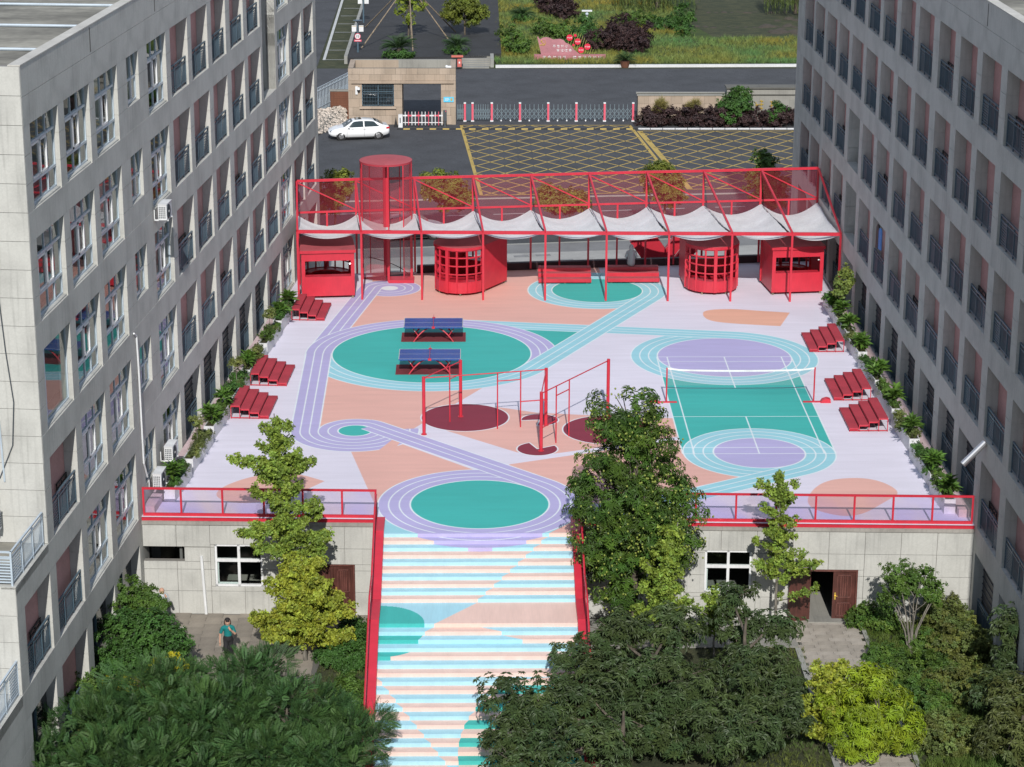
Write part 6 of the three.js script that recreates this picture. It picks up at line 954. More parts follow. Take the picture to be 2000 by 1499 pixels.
// shrubs, left side
R = mulberry(103);
tree('leafy_shrub', 'many stemmed glossy shrub in front of the bald man', 'shrub', [-20.1, 24.3], [[-20.35, 2.35, 24.1, 0.72, 0.55], [-19.65, 2.05, 24.1, 0.45, 0.5], [-20.3, 1.6, 24.3, 0.5, 0.4]], SPRAY.round, green.shrub, { stems: 7, trunk: 0.03, density: 22, clump: 0.3, bark: M.barkPale });
tree('leafy_shrub', 'rounded dark green shrub hiding the white dog, left of the paving', 'shrub', [-19.9, 26.3], [[-20.45, 1.6, 26, 1.1, 0.85], [-19.4, 1.75, 26, 0.9, 0.7], [-18.6, 1.0, 26, 0.6, 0.6], [-20, 0.8, 26.8, 1.3, 0.6]], SPRAY.round, green.lush, { stems: 6, trunk: 0.03, density: 24, clump: 0.38, bark: M.barkPale });
tree('yellow_shrub', 'bright yellow green shrub between the rounded shrub and the feathery tree', 'shrub', [-19.4, 27.8], [[-18.75, 1.1, 27.5, 0.42, 0.5], [-19.4, 0.5, 27.6, 0.6, 0.4], [-20.3, 0.35, 27.6, 0.7, 0.35], [-18.4, 0.5, 27.9, 0.45, 0.35]], SPRAY.ginkgo, green.yellow, { stems: 5, trunk: 0.025, density: 22, clump: 0.26, size: 1.2 });
tree('leafy_shrub', 'low dark shrub against the left block foot', 'shrub', [-21.6, 28.6], [[-21.5, 0.6, 28.4, 0.9, 0.6], [-20.9, 0.5, 29.2, 0.9, 0.55], [-22, 0.5, 29.6, 0.9, 0.6]], SPRAY.round, green.shrub, { stems: 4, trunk: 0.03, density: 22, clump: 0.35 });
tree('leafy_shrub', 'spreading green shrub beside the left stair stringer', 'shrub', [-12.7, 23.6], [[-12.6, 0.5, 23.2, 0.6, 0.5], [-12.8, 0.45, 24.2, 0.8, 0.5], [-12.5, 0.4, 25.3, 0.6, 0.5], [-13.4, 0.35, 24.9, 0.5, 0.4]], SPRAY.round, green.lush, { stems: 4, trunk: 0.02, density: 24, clump: 0.3 });
tree('leafy_shrub', 'small weedy shrub below the left stair stringer', 'shrub', [-12.6, 27.5], [[-12.5, 0.3, 27.2, 0.5, 0.35], [-12.8, 0.3, 28.2, 0.6, 0.35], [-12.4, 0.4, 29.3, 0.5, 0.4]], SPRAY.round, green.shrub, { stems: 4, trunk: 0.02, density: 22, clump: 0.28 });
// right bed
R = mulberry(107);
tree('garden_tree', 'small many stemmed tree in the bed right of the open door', 'tree', [7.3, 24.2], [[6.95, 2.75, 23.5, 0.6, 0.5], [7.65, 2.55, 23.5, 0.6, 0.45], [6.6, 2.0, 23.6, 0.45, 0.45], [8.15, 2.05, 23.6, 0.4, 0.35], [7.1, 2.2, 23.5, 0.5, 0.45]], SPRAY.round, green.shrub, { stems: 9, trunk: 0.035, density: 13, clump: 0.28, bark: M.barkPale, gap: 0.35 });
tree('lime_tree', 'bright lime green tree in front of the right path', 'tree', [4.6, 32.6], [[4.35, 1.75, 32, 1.25, 1.05], [5.1, 1.1, 32.3, 0.95, 0.9], [4.1, 0.9, 32.6, 0.9, 0.8], [4.5, 2.4, 31.9, 0.7, 0.55]], SPRAY.mango, green.lime, { trunk: 0.06, density: 20, clump: 0.4, size: 0.95, tint: 0.3 });
ginkgo('yellow ginkgo beside the lime green tree', [3.3, 31.4], 2.9, armsOf(0.4, 2.6, 22, 1.15, 0.24, 0.45), green.ginkgo, { from: 0.2, stem: 0.2, trunk: 0.05 });
for (const [l, x, z, r, h, m] of [['dark bush at the foot of the right wall beside the door', 6.3, 21.9, 0.7, 0.55, 0], ['tall weedy bush against the right wall corner', 8.9, 22.2, 0.75, 0.8, 1], ['broad green bush in the middle of the right bed', 7.2, 26.6, 1.0, 0.6, 0], ['olive bush near the right block in the bed', 9.0, 24.6, 0.95, 0.85, 1], ['grassy bush beside the right path', 6.3, 25.0, 0.6, 0.4, 0], ['olive bush lower in the right bed', 8.4, 28.2, 1.1, 0.7, 1], ['green bush behind the lime green tree', 6.6, 29.0, 0.9, 0.6, 0], ['shaded bush at the bottom of the right bed', 7.2, 31.6, 1.1, 0.6, 1], ['small bush right of the garden tree stems', 7.9, 24.0, 0.6, 0.5, 0]]) tree('bed_bush', l, 'bush', [x, z], [[x, h * 0.75, z, r, h], [x + r * 0.6, h * 0.6, z + 0.4, r * 0.7, h * 0.8], [x - r * 0.6, h * 0.6, z - 0.2, r * 0.7, h * 0.7]], SPRAY.round, m ? leafMat([0.12, 0.15, 0.035]) : green.shrub, { stems: 4, trunk: 0.018, density: 20, clump: 0.28, size: 0.9, tint: 0.35, warm: 0.14, noLimbs: true, group: 'bushes of the right bed' });
// grass and ground cover of the beds
function cover(name, label, n, area, spray, mat, y, o = {}) {
  const im = new THREE.InstancedMesh(spray, mat, n), m = new THREE.Matrix4(), q = new THREE.Quaternion(), c = new THREE.Color(); let k = 0, guard = 0;
  while (k < n && guard++ < n * 30) { const [x, z] = area(); if (x === undefined) continue; q.setFromEuler(new THREE.Euler(rr(-0.3, 0.3), R() * 6.28, rr(-0.3, 0.3))); const s = (o.size ?? 1) * rr(0.6, 1.3) * (0.6 + 0.8 * fbm(x / 32 + 5, z / 32 + 9, 16, 16, 2, 1)); m.compose(V(x, y, z), q, V(s, s * (o.tall ?? 1), s)); im.setMatrixAt(k, m); const v = rr(0.6, 1.3), w = fbm(x / 40 + 7, z / 40 + 3, 12, 12, 3, 2) - 0.5; im.setColorAt(k, c.setRGB(v * (1 + w * (o.patch ?? 1)), v, v * (1 - w))); k++; }
  im.count = k; im.name = numbered(name); im.userData = { kind: 'stuff', label, category: 'ground cover' }; im.receiveShadow = im.castShadow = true; scene.add(im);
}
R = mulberry(113);
cover('bed_grass', 'rough green ground cover of the right garden bed', 5200, () => { const x = rr(5.85, 10.1), z = rr(21.3, 35); return x > 5.95 - Math.max(0, z - 21) * 0.03 ? [x, z] : [undefined]; }, SPRAY.grass, leafMat([0.10, 0.15, 0.03]), G, { size: 0.8 });
cover('path_grass', 'grass strip between the dark evergreens and the right path', 2600, () => { const z = rr(23.8, 35); return [rr(0, 3.5 - (z - 24) * 0.02), z]; }, SPRAY.grass, leafMat([0.12, 0.16, 0.04]), G, { size: 0.5 });
cover('left_grass', 'thin grass under the trees left of the stairs', 3000, () => { const x = rr(-22, -12), z = rr(25, 36); return z > 25.2 + (x < -13.8 ? 0.8 : 0) ? [x, z] : [undefined]; }, SPRAY.grass, leafMat([0.12, 0.15, 0.045]), G, { size: 0.6 });
cover('park_grass', 'tall rough grass of the park lawn', 16000, () => { const x = rr(-6.3, 27), z = -102.6 - Math.pow(R(), 1.3) * 52; if (x > 12.4 && z < -117.2) return [undefined]; return [x, z]; }, SPRAY.grass, leafMat([0.20, 0.235, 0.06]), G + 0.14, { size: 1.15, patch: 1.4 });
// ---------------------------------------------------------------- street trees, hedges, park planting
R = mulberry(127);
for (const [l, x, z, blobs] of [['street tree behind the left end of the pergola', -16.8, -38.4, [[-16.8, 3.1, -38.4, 1.1, 0.9], [-16.3, 3.7, -38.5, 0.7, 0.5], [-17.2, 2.4, -38.3, 0.8, 0.6]]], ['street tree behind the pergola right of the stair tower', -10.1, -39, [[-10.1, 2.9, -39, 1.35, 1.0], [-10.6, 3.7, -39, 0.7, 0.5], [-9.2, 2.3, -38.9, 0.9, 0.6]]], ['street tree behind the middle of the pergola', -3.0, -38.4, [[-3, 2.5, -38.4, 1.45, 0.85], [-2.2, 2.2, -38.3, 0.9, 0.6]]], ['street tree behind the benches rising above the pergola', 3.6, -39.8, [[3.4, 3.3, -39.8, 1.3, 0.9], [3.3, 4.0, -39.8, 0.8, 0.5], [3.9, 2.5, -39.7, 1.0, 0.6]]], ['darker street tree behind the right end of the pergola', 10.1, -40.4, [[10, 3.0, -40.4, 1.25, 1.2], [9.7, 4.3, -40.4, 0.65, 0.6], [10.4, 2.2, -40.4, 1.0, 0.7]]]]) tree('street_tree', l, 'tree', [x, z], blobs, SPRAY.round, l.startsWith('darker') ? green.shrub : green.street, { trunk: 0.09, density: 13, clump: 0.45, size: 1.7, group: 'street trees behind the pergola', gap: 0.12, tint: 0.3 });
tree('clipped_hedge', 'long dark purple hedge in front of the beige and grey walls', 'hedge', [10.3, -74.6], Array.from({ length: 13 }, (_, k) => [4.9 + k * 1.0, 0.65, -74.6, 0.75, 0.68, 0.8]), SPRAY.round, green.purple, { stems: 8, trunk: 0.02, density: 15, clump: 0.5, size: 1.7, noLimbs: true, tint: 0.35 });
tree('wild_bush', 'bright green wild bush growing out of the purple hedge', 'bush', [11.8, -75.2], [[11.8, 1.5, -75.2, 1.2, 0.9], [12.3, 2.3, -75.3, 0.7, 0.6], [11.2, 0.9, -74.6, 0.7, 0.6]], SPRAY.round, green.lush, { stems: 4, trunk: 0.03, density: 15, clump: 0.45, size: 1.8, noLimbs: true });
tree('wild_bush', 'small green bush at the right end of the purple hedge', 'bush', [14.6, -74.3], [[14.6, 0.9, -74.1, 0.5, 0.4], [15.2, 1.35, -74.6, 0.6, 0.35]], SPRAY.round, green.lush, { stems: 3, trunk: 0.02, density: 14, clump: 0.35, size: 1.6, noLimbs: true });
for (const [l, x, h] of [['tuft of tall reeds before the tiled wall, left of two', 6.1, 1.5], ['tuft of tall reeds before the tiled wall, right of two', 8.6, 1.5]]) { const t = thing('reed_tuft', l, 'reeds', [x, G, -75.9], 0, 'reeds along the tiled wall'); crown(t, [[0, 1.0, 0, 0.35, 0.4], [0.2, 1.4, 0, 0.2, 0.3]], SPRAY.grass, green.dry, { density: 14, clump: 0.25, size: 1.3, name: 'blades' }); mesh('stalk', gb().tube([0, 0, 0], [0.05, 1.2, 0], 0.03, 0.015, 5), M.barkPale, t); }
function cycad(label, x, z, y, s, pot) { const t = thing('cycad', label, 'palm', [x, y, z], 0, 'cycads in the park'); const h = 0.55 * s; mesh('trunk', gb().tube([0, 0, 0], [0, h, 0], 0.22 * s, 0.17 * s, 10), M.bark, t); const im = new THREE.InstancedMesh(SPRAY.frond, green.cycad, 46), m = new THREE.Matrix4(), q = new THREE.Quaternion(), c = new THREE.Color(); for (let k = 0; k < 46; k++) { const e = rr(0.25, 1.15), f = k * 2.4; q.setFromEuler(new THREE.Euler(0, f, 0)).multiply(new THREE.Quaternion().setFromAxisAngle(V(1, 0, 0), -(Math.PI / 2 - e))); m.compose(V(0, h, 0), q, V(1.25 * s, 1.25 * s, 1.25 * s)); im.setMatrixAt(k, m); const v = rr(0.7, 1.5); im.setColorAt(k, c.setRGB(v, v, v)); } im.name = 'fronds'; im.userData.kind = 'stuff'; t.add(im); if (pot) mesh('pot', gb().tube([0, -0.1, 0], [0, 0.45, 0], 0.32, 0.45, 14), M.brick, t); else crown(t, [[0, 0.3, 0.3, 0.9 * s, 0.35]], SPRAY.round, green.lush, { density: 10, clump: 0.4, size: 1.5, name: 'underplanting' }); }
cycad('large dark cycad at the plaza edge behind the gatehouse roof', -14.85, -103.6, PL, 1.35); cycad('dark cycad beside the park steps and red bin', -9.75, -105.5, PL, 1.1); cycad('potted cycad on the white kerb of the park road', 5.1, -101.7, G + 0.1, 0.85, true); cycad('cycad in the long grass left of the monument, farther up', -3.4, -128, G + 0.15, 1.1);
tree('round_tree', 'dense rounded olive green tree on the plaza', 'tree', [-9.05, -116.4], [[-9.0, 2.2, -116.4, 2.0, 1.15], [-9.2, 3.2, -116.6, 1.5, 0.9], [-7.9, 1.9, -116.2, 1.0, 0.8], [-10.2, 1.9, -116.2, 0.9, 0.7]], SPRAY.round, green.street, { y: PL, trunk: 0.1, density: 13, clump: 0.55, size: 1.9, tint: 0.3 });
{
  const t = tree('propped_tree', 'thin young tree held by long timber props on the plaza', 'tree', [-14.3, -114.8], [[-14.2, 3.3, -114.8, 0.9, 0.6], [-13.3, 2.9, -114.6, 0.6, 0.4], [-15.0, 2.6, -114.6, 0.5, 0.4], [-14.1, 4.4, -115, 1.4, 0.9], [-14.2, 1.7, -114.5, 0.5, 0.5]], SPRAY.round, leafMat([0.2, 0.26, 0.03]), { y: PL, trunk: 0.1, density: 8, clump: 0.4, size: 1.7, gap: 0.4 });
  const s = thing('tree_props', 'long slanting timber props around the young plaza tree', 'props', [-14.3, PL, -114.8]); for (const [x, z] of [[-4.1, 6.4], [-4.3, -6.5], [3.7, 0.8], [4.4, -3.2], [0.6, 7.8], [0.3, 1.2]]) mesh('pole', gb().tube([x, 0, z], [x > 0 ? 0.1 : -0.1, 4.9, 0], 0.06, 0.05, 6), M.pole, s);
}
R = mulberry(131);
for (const [l, x, z, blobs, m] of [['broad dark purple bush right of the monument', 5.9, -110.5, [[3.2, 1.0, -109.5, 1.4, 1.0], [5.3, 1.3, -110.5, 1.7, 1.35], [7.2, 1.2, -111.5, 1.4, 1.2], [6.0, 0.9, -108.4, 1.4, 0.9], [5.6, 1.5, -113.5, 1.4, 1.2]], 'purple'], ['dark purple bush farther back behind the monument', 0.4, -132, [[0.3, 1.1, -132, 1.7, 1.2], [1.0, 0.9, -129.5, 1.1, 0.9], [-0.7, 1.3, -135, 1.3, 1.2]], 'purple'], ['green bush left of the monument', -4.4, -108.5, [[-4.3, 0.8, -108.4, 1.1, 0.8], [-4.8, 1.3, -111, 1.0, 0.9], [-3.6, 0.5, -107.2, 0.7, 0.5]], 'shrub'], ['round green bush behind the flag board', -1.2, -118, [[-1.2, 0.9, -118, 1.3, 0.9], [0.2, 0.8, -116.5, 1.2, 0.8]], 'shrub'], ['dark green bush above the monument rods', 1.6, -112.5, [[1.5, 0.9, -112.5, 1.5, 0.9], [2.4, 1.3, -115, 1.1, 0.9]], 'lush'], ['leafy bush beside the pond bank', 10.2, -122, [[10.2, 0.7, -122, 1.3, 0.7], [12.0, 1.1, -123.5, 1.0, 1.2], [11.8, 0.5, -118.5, 0.7, 0.6]], 'lush'], ['yellow green bush below the willow', 8.4, -124.5, [[8.4, 0.6, -124.5, 1.3, 0.7], [7.0, 0.5, -126, 1.0, 0.6]], 'shrub']]) tree('park_bush', l, 'bush', [x, z], blobs, SPRAY.round, green[m], { y: G + 0.15, stems: 5, trunk: 0.03, density: 12, clump: 0.55, size: 2.0, noLimbs: true, tint: 0.3, group: 'bushes of the park' });
for (const [l, x, z, w] of [['weeping willow hanging over the lawn behind the pond bank', 10.6, -136, 4.2], ['weeping willow at the right side of the pond', 24.5, -134, 3.2]]) { const t = thing('willow', l, 'tree', [x, G + 0.15, z], 0, 'willows by the pond'); mesh('trunk', gb().path([[0, -0.05, 0], [0.2, 2.5, 0], [-0.1, 5.5, 0]], 0.25, 8, 0.12), M.bark, t); const lb = gb(); for (let k = 0; k < 10; k++) { const f = k * 0.63; lb.path([[0, 4.6, 0], [Math.cos(f) * w * 0.5, 6.2, Math.sin(f) * w * 0.5], [Math.cos(f) * w, 5.4, Math.sin(f) * w]], 0.07, 5, 0.02); } mesh('limbs', lb, M.bark, t); const n = 560, im = new THREE.InstancedMesh(SPRAY.strand, green.willow, n), m = new THREE.Matrix4(), q = new THREE.Quaternion(), c = new THREE.Color(); for (let k = 0; k < n; k++) { const f = R() * 6.28, r = w * Math.sqrt(R()) * 1.05, h = rr(3.2, 6); q.setFromAxisAngle(UP, R() * 6.28); m.compose(V(Math.cos(f) * r, h, Math.sin(f) * r), q, V(1.2, rr(0.9, 1.5), 1.2)); im.setMatrixAt(k, m); const v = rr(0.6, 1.4); im.setColorAt(k, c.setRGB(v, v, v)); } im.name = 'weeping_foliage'; im.userData.kind = 'stuff'; t.add(im); }
{ // rocks around and across the pond
  R = mulberry(137); const geos = [0, 1, 2].map(k => { const g = new THREE.IcosahedronGeometry(1, 1), P = g.attributes.position; for (let i = 0; i < P.count; i++) { const x = P.getX(i), y = P.getY(i), z = P.getZ(i), f = 0.75 + 0.5 * vn(x * 1.7 + k * 9 + 30, y * 1.7 + z * 1.3 + 30, 64, 64, k); P.setXYZ(i, x * f, y * f * 0.7, z * f); } g.computeVertexNormals(); return g; }), rm = std([0.09, 0.075, 0.06], { map: T.stone, roughness: 0.95 });
  let k = 0; const put = (x, z, s) => { const t = mesh('pond_rock', geos[k % 3], rm); t.position.set(x, G - 0.2, z); t.scale.set(s * rr(0.8, 1.4), s * rr(0.6, 1), s * rr(0.7, 1.1)); t.rotation.y = R() * 6; tag(t, 'dark rough rock lying along the pond bank or its stepping walls', 'rock', 'rocks of the pond'); k++; };
  for (let x = 12.6; x < 24; x += 0.8) { put(x, -118.6 + rr(-0.5, 0.5), rr(0.4, 0.65)); put(x + 0.3, -125.5 + rr(-0.4, 0.4), rr(0.35, 0.55)); if (x > 13.5) put(x, -135.5 + rr(-0.5, 0.5), rr(0.4, 0.6)); } for (let i = 0; i < 16; i++) put(rr(20.5, 25), rr(-131, -121), rr(0.5, 0.9));
}
// ---------------------------------------------------------------- planters on the deck
R = mulberry(139);
{
  const ord = ['first', 'second', 'third', 'fourth', 'fifth', 'sixth', 'seventh', 'eighth'];
  const put = (zs, side) => zs.forEach(([za, zb], i) => {
    const word = ord[i], where = side < 0 ? 'left' : 'right', zc = (za + zb) / 2, L = zb - za - 0.12, x = side < 0 ? xLeft(zc) + 0.72 : xRight(zc) - 0.72, turn = side < 0 ? -0.0954 * 1 - 0.02 : 0.0068 + 0.03;
    const t = thing('planter', `white planter box, ${word} from the pergola along the ${where} block`, 'planter', [x, 0.003, zc], turn, 'white planters along the blocks'), w = 0.21, h = 0.56;
    mesh('box', gb().box(-w, w, 0, h, -L / 2, -L / 2 + 0.04).box(-w, w, 0, h, L / 2 - 0.04, L / 2).box(-w, -w + 0.04, 0, h, -L / 2 + 0.04, L / 2 - 0.04).box(w - 0.04, w, 0, h, -L / 2 + 0.04, L / 2 - 0.04), M.white, t); mesh('soil', gb().box(-w + 0.04, w - 0.04, 0.1, h - 0.06, -L / 2 + 0.04, L / 2 - 0.04), M.soil, t);
    const p = thing('planter_plants', `leafy plants growing in the ${word} planter along the ${where} block`, 'plants', [x, h - 0.06, zc], turn, 'plants in the white planters'), blobs = [], n = 3 + (R() * 3 | 0); for (let k = 0; k < n; k++) blobs.push([rr(-0.08, 0.08), rr(0.05, 0.28), lerp(-L / 2 + 0.25, L / 2 - 0.25, (k + 0.5) / n) + rr(-0.2, 0.2), rr(0.16, 0.28), rr(0.14, 0.3)]);
    crown(p, blobs, SPRAY.round, [green.lush, green.shrub, leafMat([0.12, 0.15, 0.04])][i % 3], { density: 13, clump: 0.18, size: 0.75, name: 'foliage', tint: 0.4 });
    crown(p, [[0, 0.02, 0, 0.16, 0.05, L / 2 - 0.15]], SPRAY.grass, leafMat([0.10, 0.12, 0.04]), { density: 5, clump: 0.2, size: 0.6, name: 'tufts' });
    if (i % 2 === (side < 0 ? 0 : 1) || side > 0) { const m = crown(p, [[0, 0.45, L / 2 - 0.5, 0.14, 0.22], ...(R() < 0.5 ? [[0.05, 0.5, -L / 4, 0.12, 0.2]] : [])], SPRAY.broad, leafMat([0.075, 0.155, 0.02]), { density: 3, clump: 0.16, size: 0.75, name: 'broad_leaves', lift: 1.4, fill: 0.6 }); mesh('stem', gb().tube([0, 0, L / 2 - 0.5], [0.03, 0.5, L / 2 - 0.52], 0.018, 0.01, 6), M.barkPale, p); }
    else if (side < 0 && R() < 0.8) { crown(p, [[-0.05, 1.0, 0, 0.26, 0.2]], SPRAY.round, leafMat([0.16, 0.19, 0.05]), { density: 12, clump: 0.2, size: 0.7, name: 'standard_head' }); mesh('stem', gb().tube([0, 0, 0], [-0.04, 0.95, 0], 0.018, 0.012, 6), M.barkPale, p); }
  });
  put([[-7.4, -4.07], [-3.95, -0.31], [0.1, 3.81], [4.0, 7.55], [7.9, 11.56], [11.9, 15.55], [15.9, 18.79]], -1);
  put([[-8.6, -5.7], [-5.4, -2.04], [-1.8, 1.22], [1.7, 5.47], [5.8, 9.47], [9.8, 13.35], [13.8, 17.52], [17.8, 20.3]], 1);
  tree('potted_sapling', 'tall light green sapling rising from a right planter near the pergola', 'sapling', [9.1, -5.0], [[9.2, 1.75, -5, 0.35, 0.4], [8.95, 1.35, -4.9, 0.3, 0.3], [9.3, 2.2, -5.1, 0.25, 0.25]], SPRAY.ginkgo, leafMat([0.15, 0.2, 0.04]), { y: 0.45, stems: 5, trunk: 0.014, density: 8, clump: 0.2, size: 1.3, gap: 0.35 });
}

// ---------------------------------------------------------------- courtyard paving
{
  const p = thing('courtyard_paving', 'worn square paving before the left front wall', 'paving', [0, G, 0]); p.userData.kind = 'structure';
  const mats = [std([0.30, 0.265, 0.22], { map: T.worn, roughness: 0.95 }), std([0.27, 0.24, 0.20], { map: T.worn, roughness: 0.95 }), std([0.335, 0.295, 0.245], { map: T.worn, roughness: 0.95 })]; R = mulberry(149);
  mesh('bed', gb().plan([[-23.5, 19.5], [-11.9, 20.3], [-11.9, 21.9], [-13.6, 22.8], [-13.9, 26.4], [-21.5, 26.4], [-23.5, 24]], 0.004, 0.02), M.concDark, p);
  const g1 = gb().box(-0.297, 0.297, 0.018, 0.04, -0.297, 0.297).geo(), c = Math.cos(0.16), s = Math.sin(0.16); for (let i = 0; i < 20; i++) for (let j = 0; j < 12; j++) { const u = i * 0.6, v = j * 0.6 + (i % 2 ? 0.3 : 0), x = -23.3 + u, z = 20.05 + v + (x + 23) * 0.02; if (z < 20.1 + (x + 20.45) * 0.0379 || x > -12.1 || (x > -13.8 && z > 21.8) || z > 26.2) continue; const m = mesh('paving_slab', g1, mats[R() * 3 | 0], p); m.position.set(x, rr(-0.004, 0.004), z); m.rotation.set(rr(-0.006, 0.006), -0.03, rr(-0.006, 0.006)); }
  const q = thing('garden_path', 'pale paved path leading from the open door towards the camera', 'path', [0, G, 0]); q.userData.kind = 'structure'; const pm = [std([0.40, 0.36, 0.31], { map: T.worn, roughness: 0.95 }), std([0.36, 0.325, 0.28], { map: T.worn, roughness: 0.95 }), std([0.43, 0.39, 0.34], { map: T.worn, roughness: 0.95 })];
  mesh('bed', gb().box(3.45, 5.7, 0.004, 0.02, 20.9, 37), M.concDark, q); const g2 = gb().box(-0.296, 0.296, 0.018, 0.045, -0.146, 0.146).geo(); for (let j = 0; j < 52; j++) for (let i = 0; i < 4; i++) { const m = mesh('paving_slab', g2, pm[R() * 3 | 0], q); m.position.set(3.7 + i * 0.6 + (j % 2 ? 0.12 : -0.05), rr(-0.003, 0.003), 21.2 + j * 0.3); }
  for (const [x0, x1, z0, l] of [[3.2, 3.4, 23.9, 'pale kerb on the left of the garden path'], [5.85, 6.0, 21.2, 'pale kerb on the right of the garden path']]) structure('path_kerb', gb().box(x0, x1, G, G + 0.13, z0, 37), M.kerb, l);
  structure('wall_apron', gb().box(-4.3, 3.4, G, G + 0.03, 21.0, 23.6), M.conc, 'bare concrete apron under the right front wall');
  const mh = thing('soil_mound', 'small dark soil patch beside the right stair stringer', 'mound', [-3.9, G, 25.4]); mesh('mound', sphere([0, 0, 0], 0.5, 1.2, 0.25, 0.8, 14), M.soil, mh);
}
// ---------------------------------------------------------------- people and dog: smooth union of tapered capsules
function sdBody(bones, res, half, centre, k = 0.035) {
  const mc = new MarchingCubes(res, new THREE.MeshStandardMaterial(), false, false, 120000), f = mc.field, n = res, B = bones.map(b => ({ a: V(...b[0]), b: V(...b[1]), r0: b[2], r1: b[3], c: b[4] })), w = new THREE.Vector3(), pa = new THREE.Vector3(), ba = new THREE.Vector3();
  const dist = (p, b) => { pa.subVectors(p, b.a); ba.subVectors(b.b, b.a); const t = Math.max(0, Math.min(1, pa.dot(ba) / Math.max(1e-9, ba.dot(ba)))); return pa.addScaledVector(ba, -t).length() - lerp(b.r0, b.r1, t); };
  for (let z = 0; z < n; z++) for (let y = 0; y < n; y++) for (let x = 0; x < n; x++) { w.set((x - n / 2) / (n / 2) * half + centre[0], (y - n / 2) / (n / 2) * half + centre[1], (z - n / 2) / (n / 2) * half + centre[2]); let d = 1e3; for (const b of B) { const e = dist(w, b), h = Math.max(0, Math.min(1, 0.5 + 0.5 * (d - e) / k)); d = lerp(d, e, h) - k * h * (1 - h); } f[x + y * n + z * n * n] = -d; }
  mc.isolation = 0; mc.update(); const cnt = mc.count, P = mc.positionArray, N = mc.normalArray, g = gb(), C = [];
  for (let i = 0; i < cnt; i++) { const x = P[i * 3] * half + centre[0], y = P[i * 3 + 1] * half + centre[1], z = P[i * 3 + 2] * half + centre[2]; g.p.push(x, y, z); const L = Math.hypot(N[i * 3], N[i * 3 + 1], N[i * 3 + 2]) || 1; g.n.push(N[i * 3] / L, N[i * 3 + 1] / L, N[i * 3 + 2] / L); g.u.push(x, y); w.set(x, y, z); let best = 1e9, c = B[0].c; for (const b of B) { const e = dist(w, b); if (e < best) { best = e; c = b.c; } } C.push(...c); }
  return { g, C };
}
function person(name, label, pos, turn, bones, fingers, res = 72) {
  const t = thing(name, label, 'person', pos, turn), { g, C } = sdBody(bones, res, 0.95, [0, 0.82, 0], 0.03);
  for (const [a, b, r, c] of fingers) { const n0 = g.p.length; g.tube(a, b, r, r * 0.8, 6); for (let i = n0; i < g.p.length; i += 3) C.push(...c); }
  const geo = g.geo(); geo.setAttribute('color', new THREE.Float32BufferAttribute(C, 3)); mesh('body', geo, std([1, 1, 1], { vertexColors: true, roughness: 0.8 }), t); return t;
}
const skin = [0.46, 0.27, 0.19];
function handOf(p, d, c = skin) { const D = V(...d).normalize(), s = D.clone().cross(V(0, 1, 0.3)).normalize(), o = []; [-0.024, -0.008, 0.008, 0.023].forEach((k, i) => { const a = V(...p).addScaledVector(s, k).addScaledVector(D, 0.03), b = a.clone().addScaledVector(D, [0.032, 0.038, 0.036, 0.028][i]).add(V(0, -0.004, 0)), e = b.clone().addScaledVector(D, 0.02).add(V(0, -0.016, 0)); o.push([a.toArray(), b.toArray(), 0.0085, c], [b.toArray(), e.toArray(), 0.008, c]); }); const a = V(...p).addScaledVector(s, -0.03); o.push([a.toArray(), a.clone().addScaledVector(s, -0.02).addScaledVector(D, 0.03).toArray(), 0.0095, c]); return o; }
const head = (y, z = 0, c = skin) => [[[0, y - 0.02, z + 0.01], [0, y + 0.05, z - 0.005], 0.088, 0.092, c], [[0, y - 0.075, z + 0.035], [0, y - 0.04, z + 0.04], 0.05, 0.06, c], [[0, y - 0.005, z + 0.098], [0, y - 0.03, z + 0.112], 0.012, 0.016, c], [[0.088, y - 0.02, z], [0.094, y + 0.01, z - 0.005], 0.014, 0.018, c], [[-0.088, y - 0.02, z], [-0.094, y + 0.01, z - 0.005], 0.014, 0.018, c], [[0, y - 0.16, z - 0.015], [0, y - 0.07, z], 0.05, 0.05, c]];
{ // bald man, hand raised to his mouth
  const A = [0.42, 0.45, 0.46], B = [0.40, 0.42, 0.44], sh = [0.06, 0.055, 0.05];
  const bones = [...head(1.44), [[0, 1.05, 0], [0, 1.22, -0.01], 0.145, 0.155, A], [[-0.13, 1.25, 0], [0.13, 1.25, 0], 0.085, 0.085, A], [[0, 0.86, 0], [0, 1.05, 0], 0.15, 0.145, A], [[-0.08, 0.84, 0], [-0.1, 0.46, 0.05], 0.1, 0.075, B], [[-0.1, 0.46, 0.05], [-0.1, 0.1, -0.02], 0.072, 0.06, B], [[0.08, 0.84, 0], [0.1, 0.46, 0.0], 0.1, 0.075, B], [[0.1, 0.46, 0.0], [0.11, 0.1, -0.04], 0.072, 0.06, B], [[-0.1, 0.05, -0.03], [-0.11, 0.04, 0.13], 0.045, 0.04, sh], [[0.11, 0.05, -0.05], [0.12, 0.04, 0.11], 0.045, 0.04, sh], [[0.19, 1.24, 0], [0.25, 1.0, 0.06], 0.062, 0.05, A], [[0.25, 1.0, 0.06], [0.11, 1.24, 0.19], 0.047, 0.036, A], [[0.11, 1.24, 0.19], [0.07, 1.31, 0.18], 0.034, 0.034, skin], [[-0.19, 1.24, 0], [-0.24, 0.97, -0.02], 0.062, 0.05, A], [[-0.24, 0.97, -0.02], [-0.22, 0.75, 0.08], 0.047, 0.036, A], [[-0.22, 0.75, 0.08], [-0.215, 0.69, 0.1], 0.033, 0.034, skin]];
  const t = person('person', 'bald person in pale mottled clothes, hand raised to the mouth, beside the left wall', [-19.7, G + 0.04, 21.5], 0.5, bones, [...handOf([0.07, 1.31, 0.18], [-0.2, 1, -0.1]), ...handOf([-0.215, 0.69, 0.1], [0.05, -1, 0.2])]); t.scale.setScalar(0.95);
}
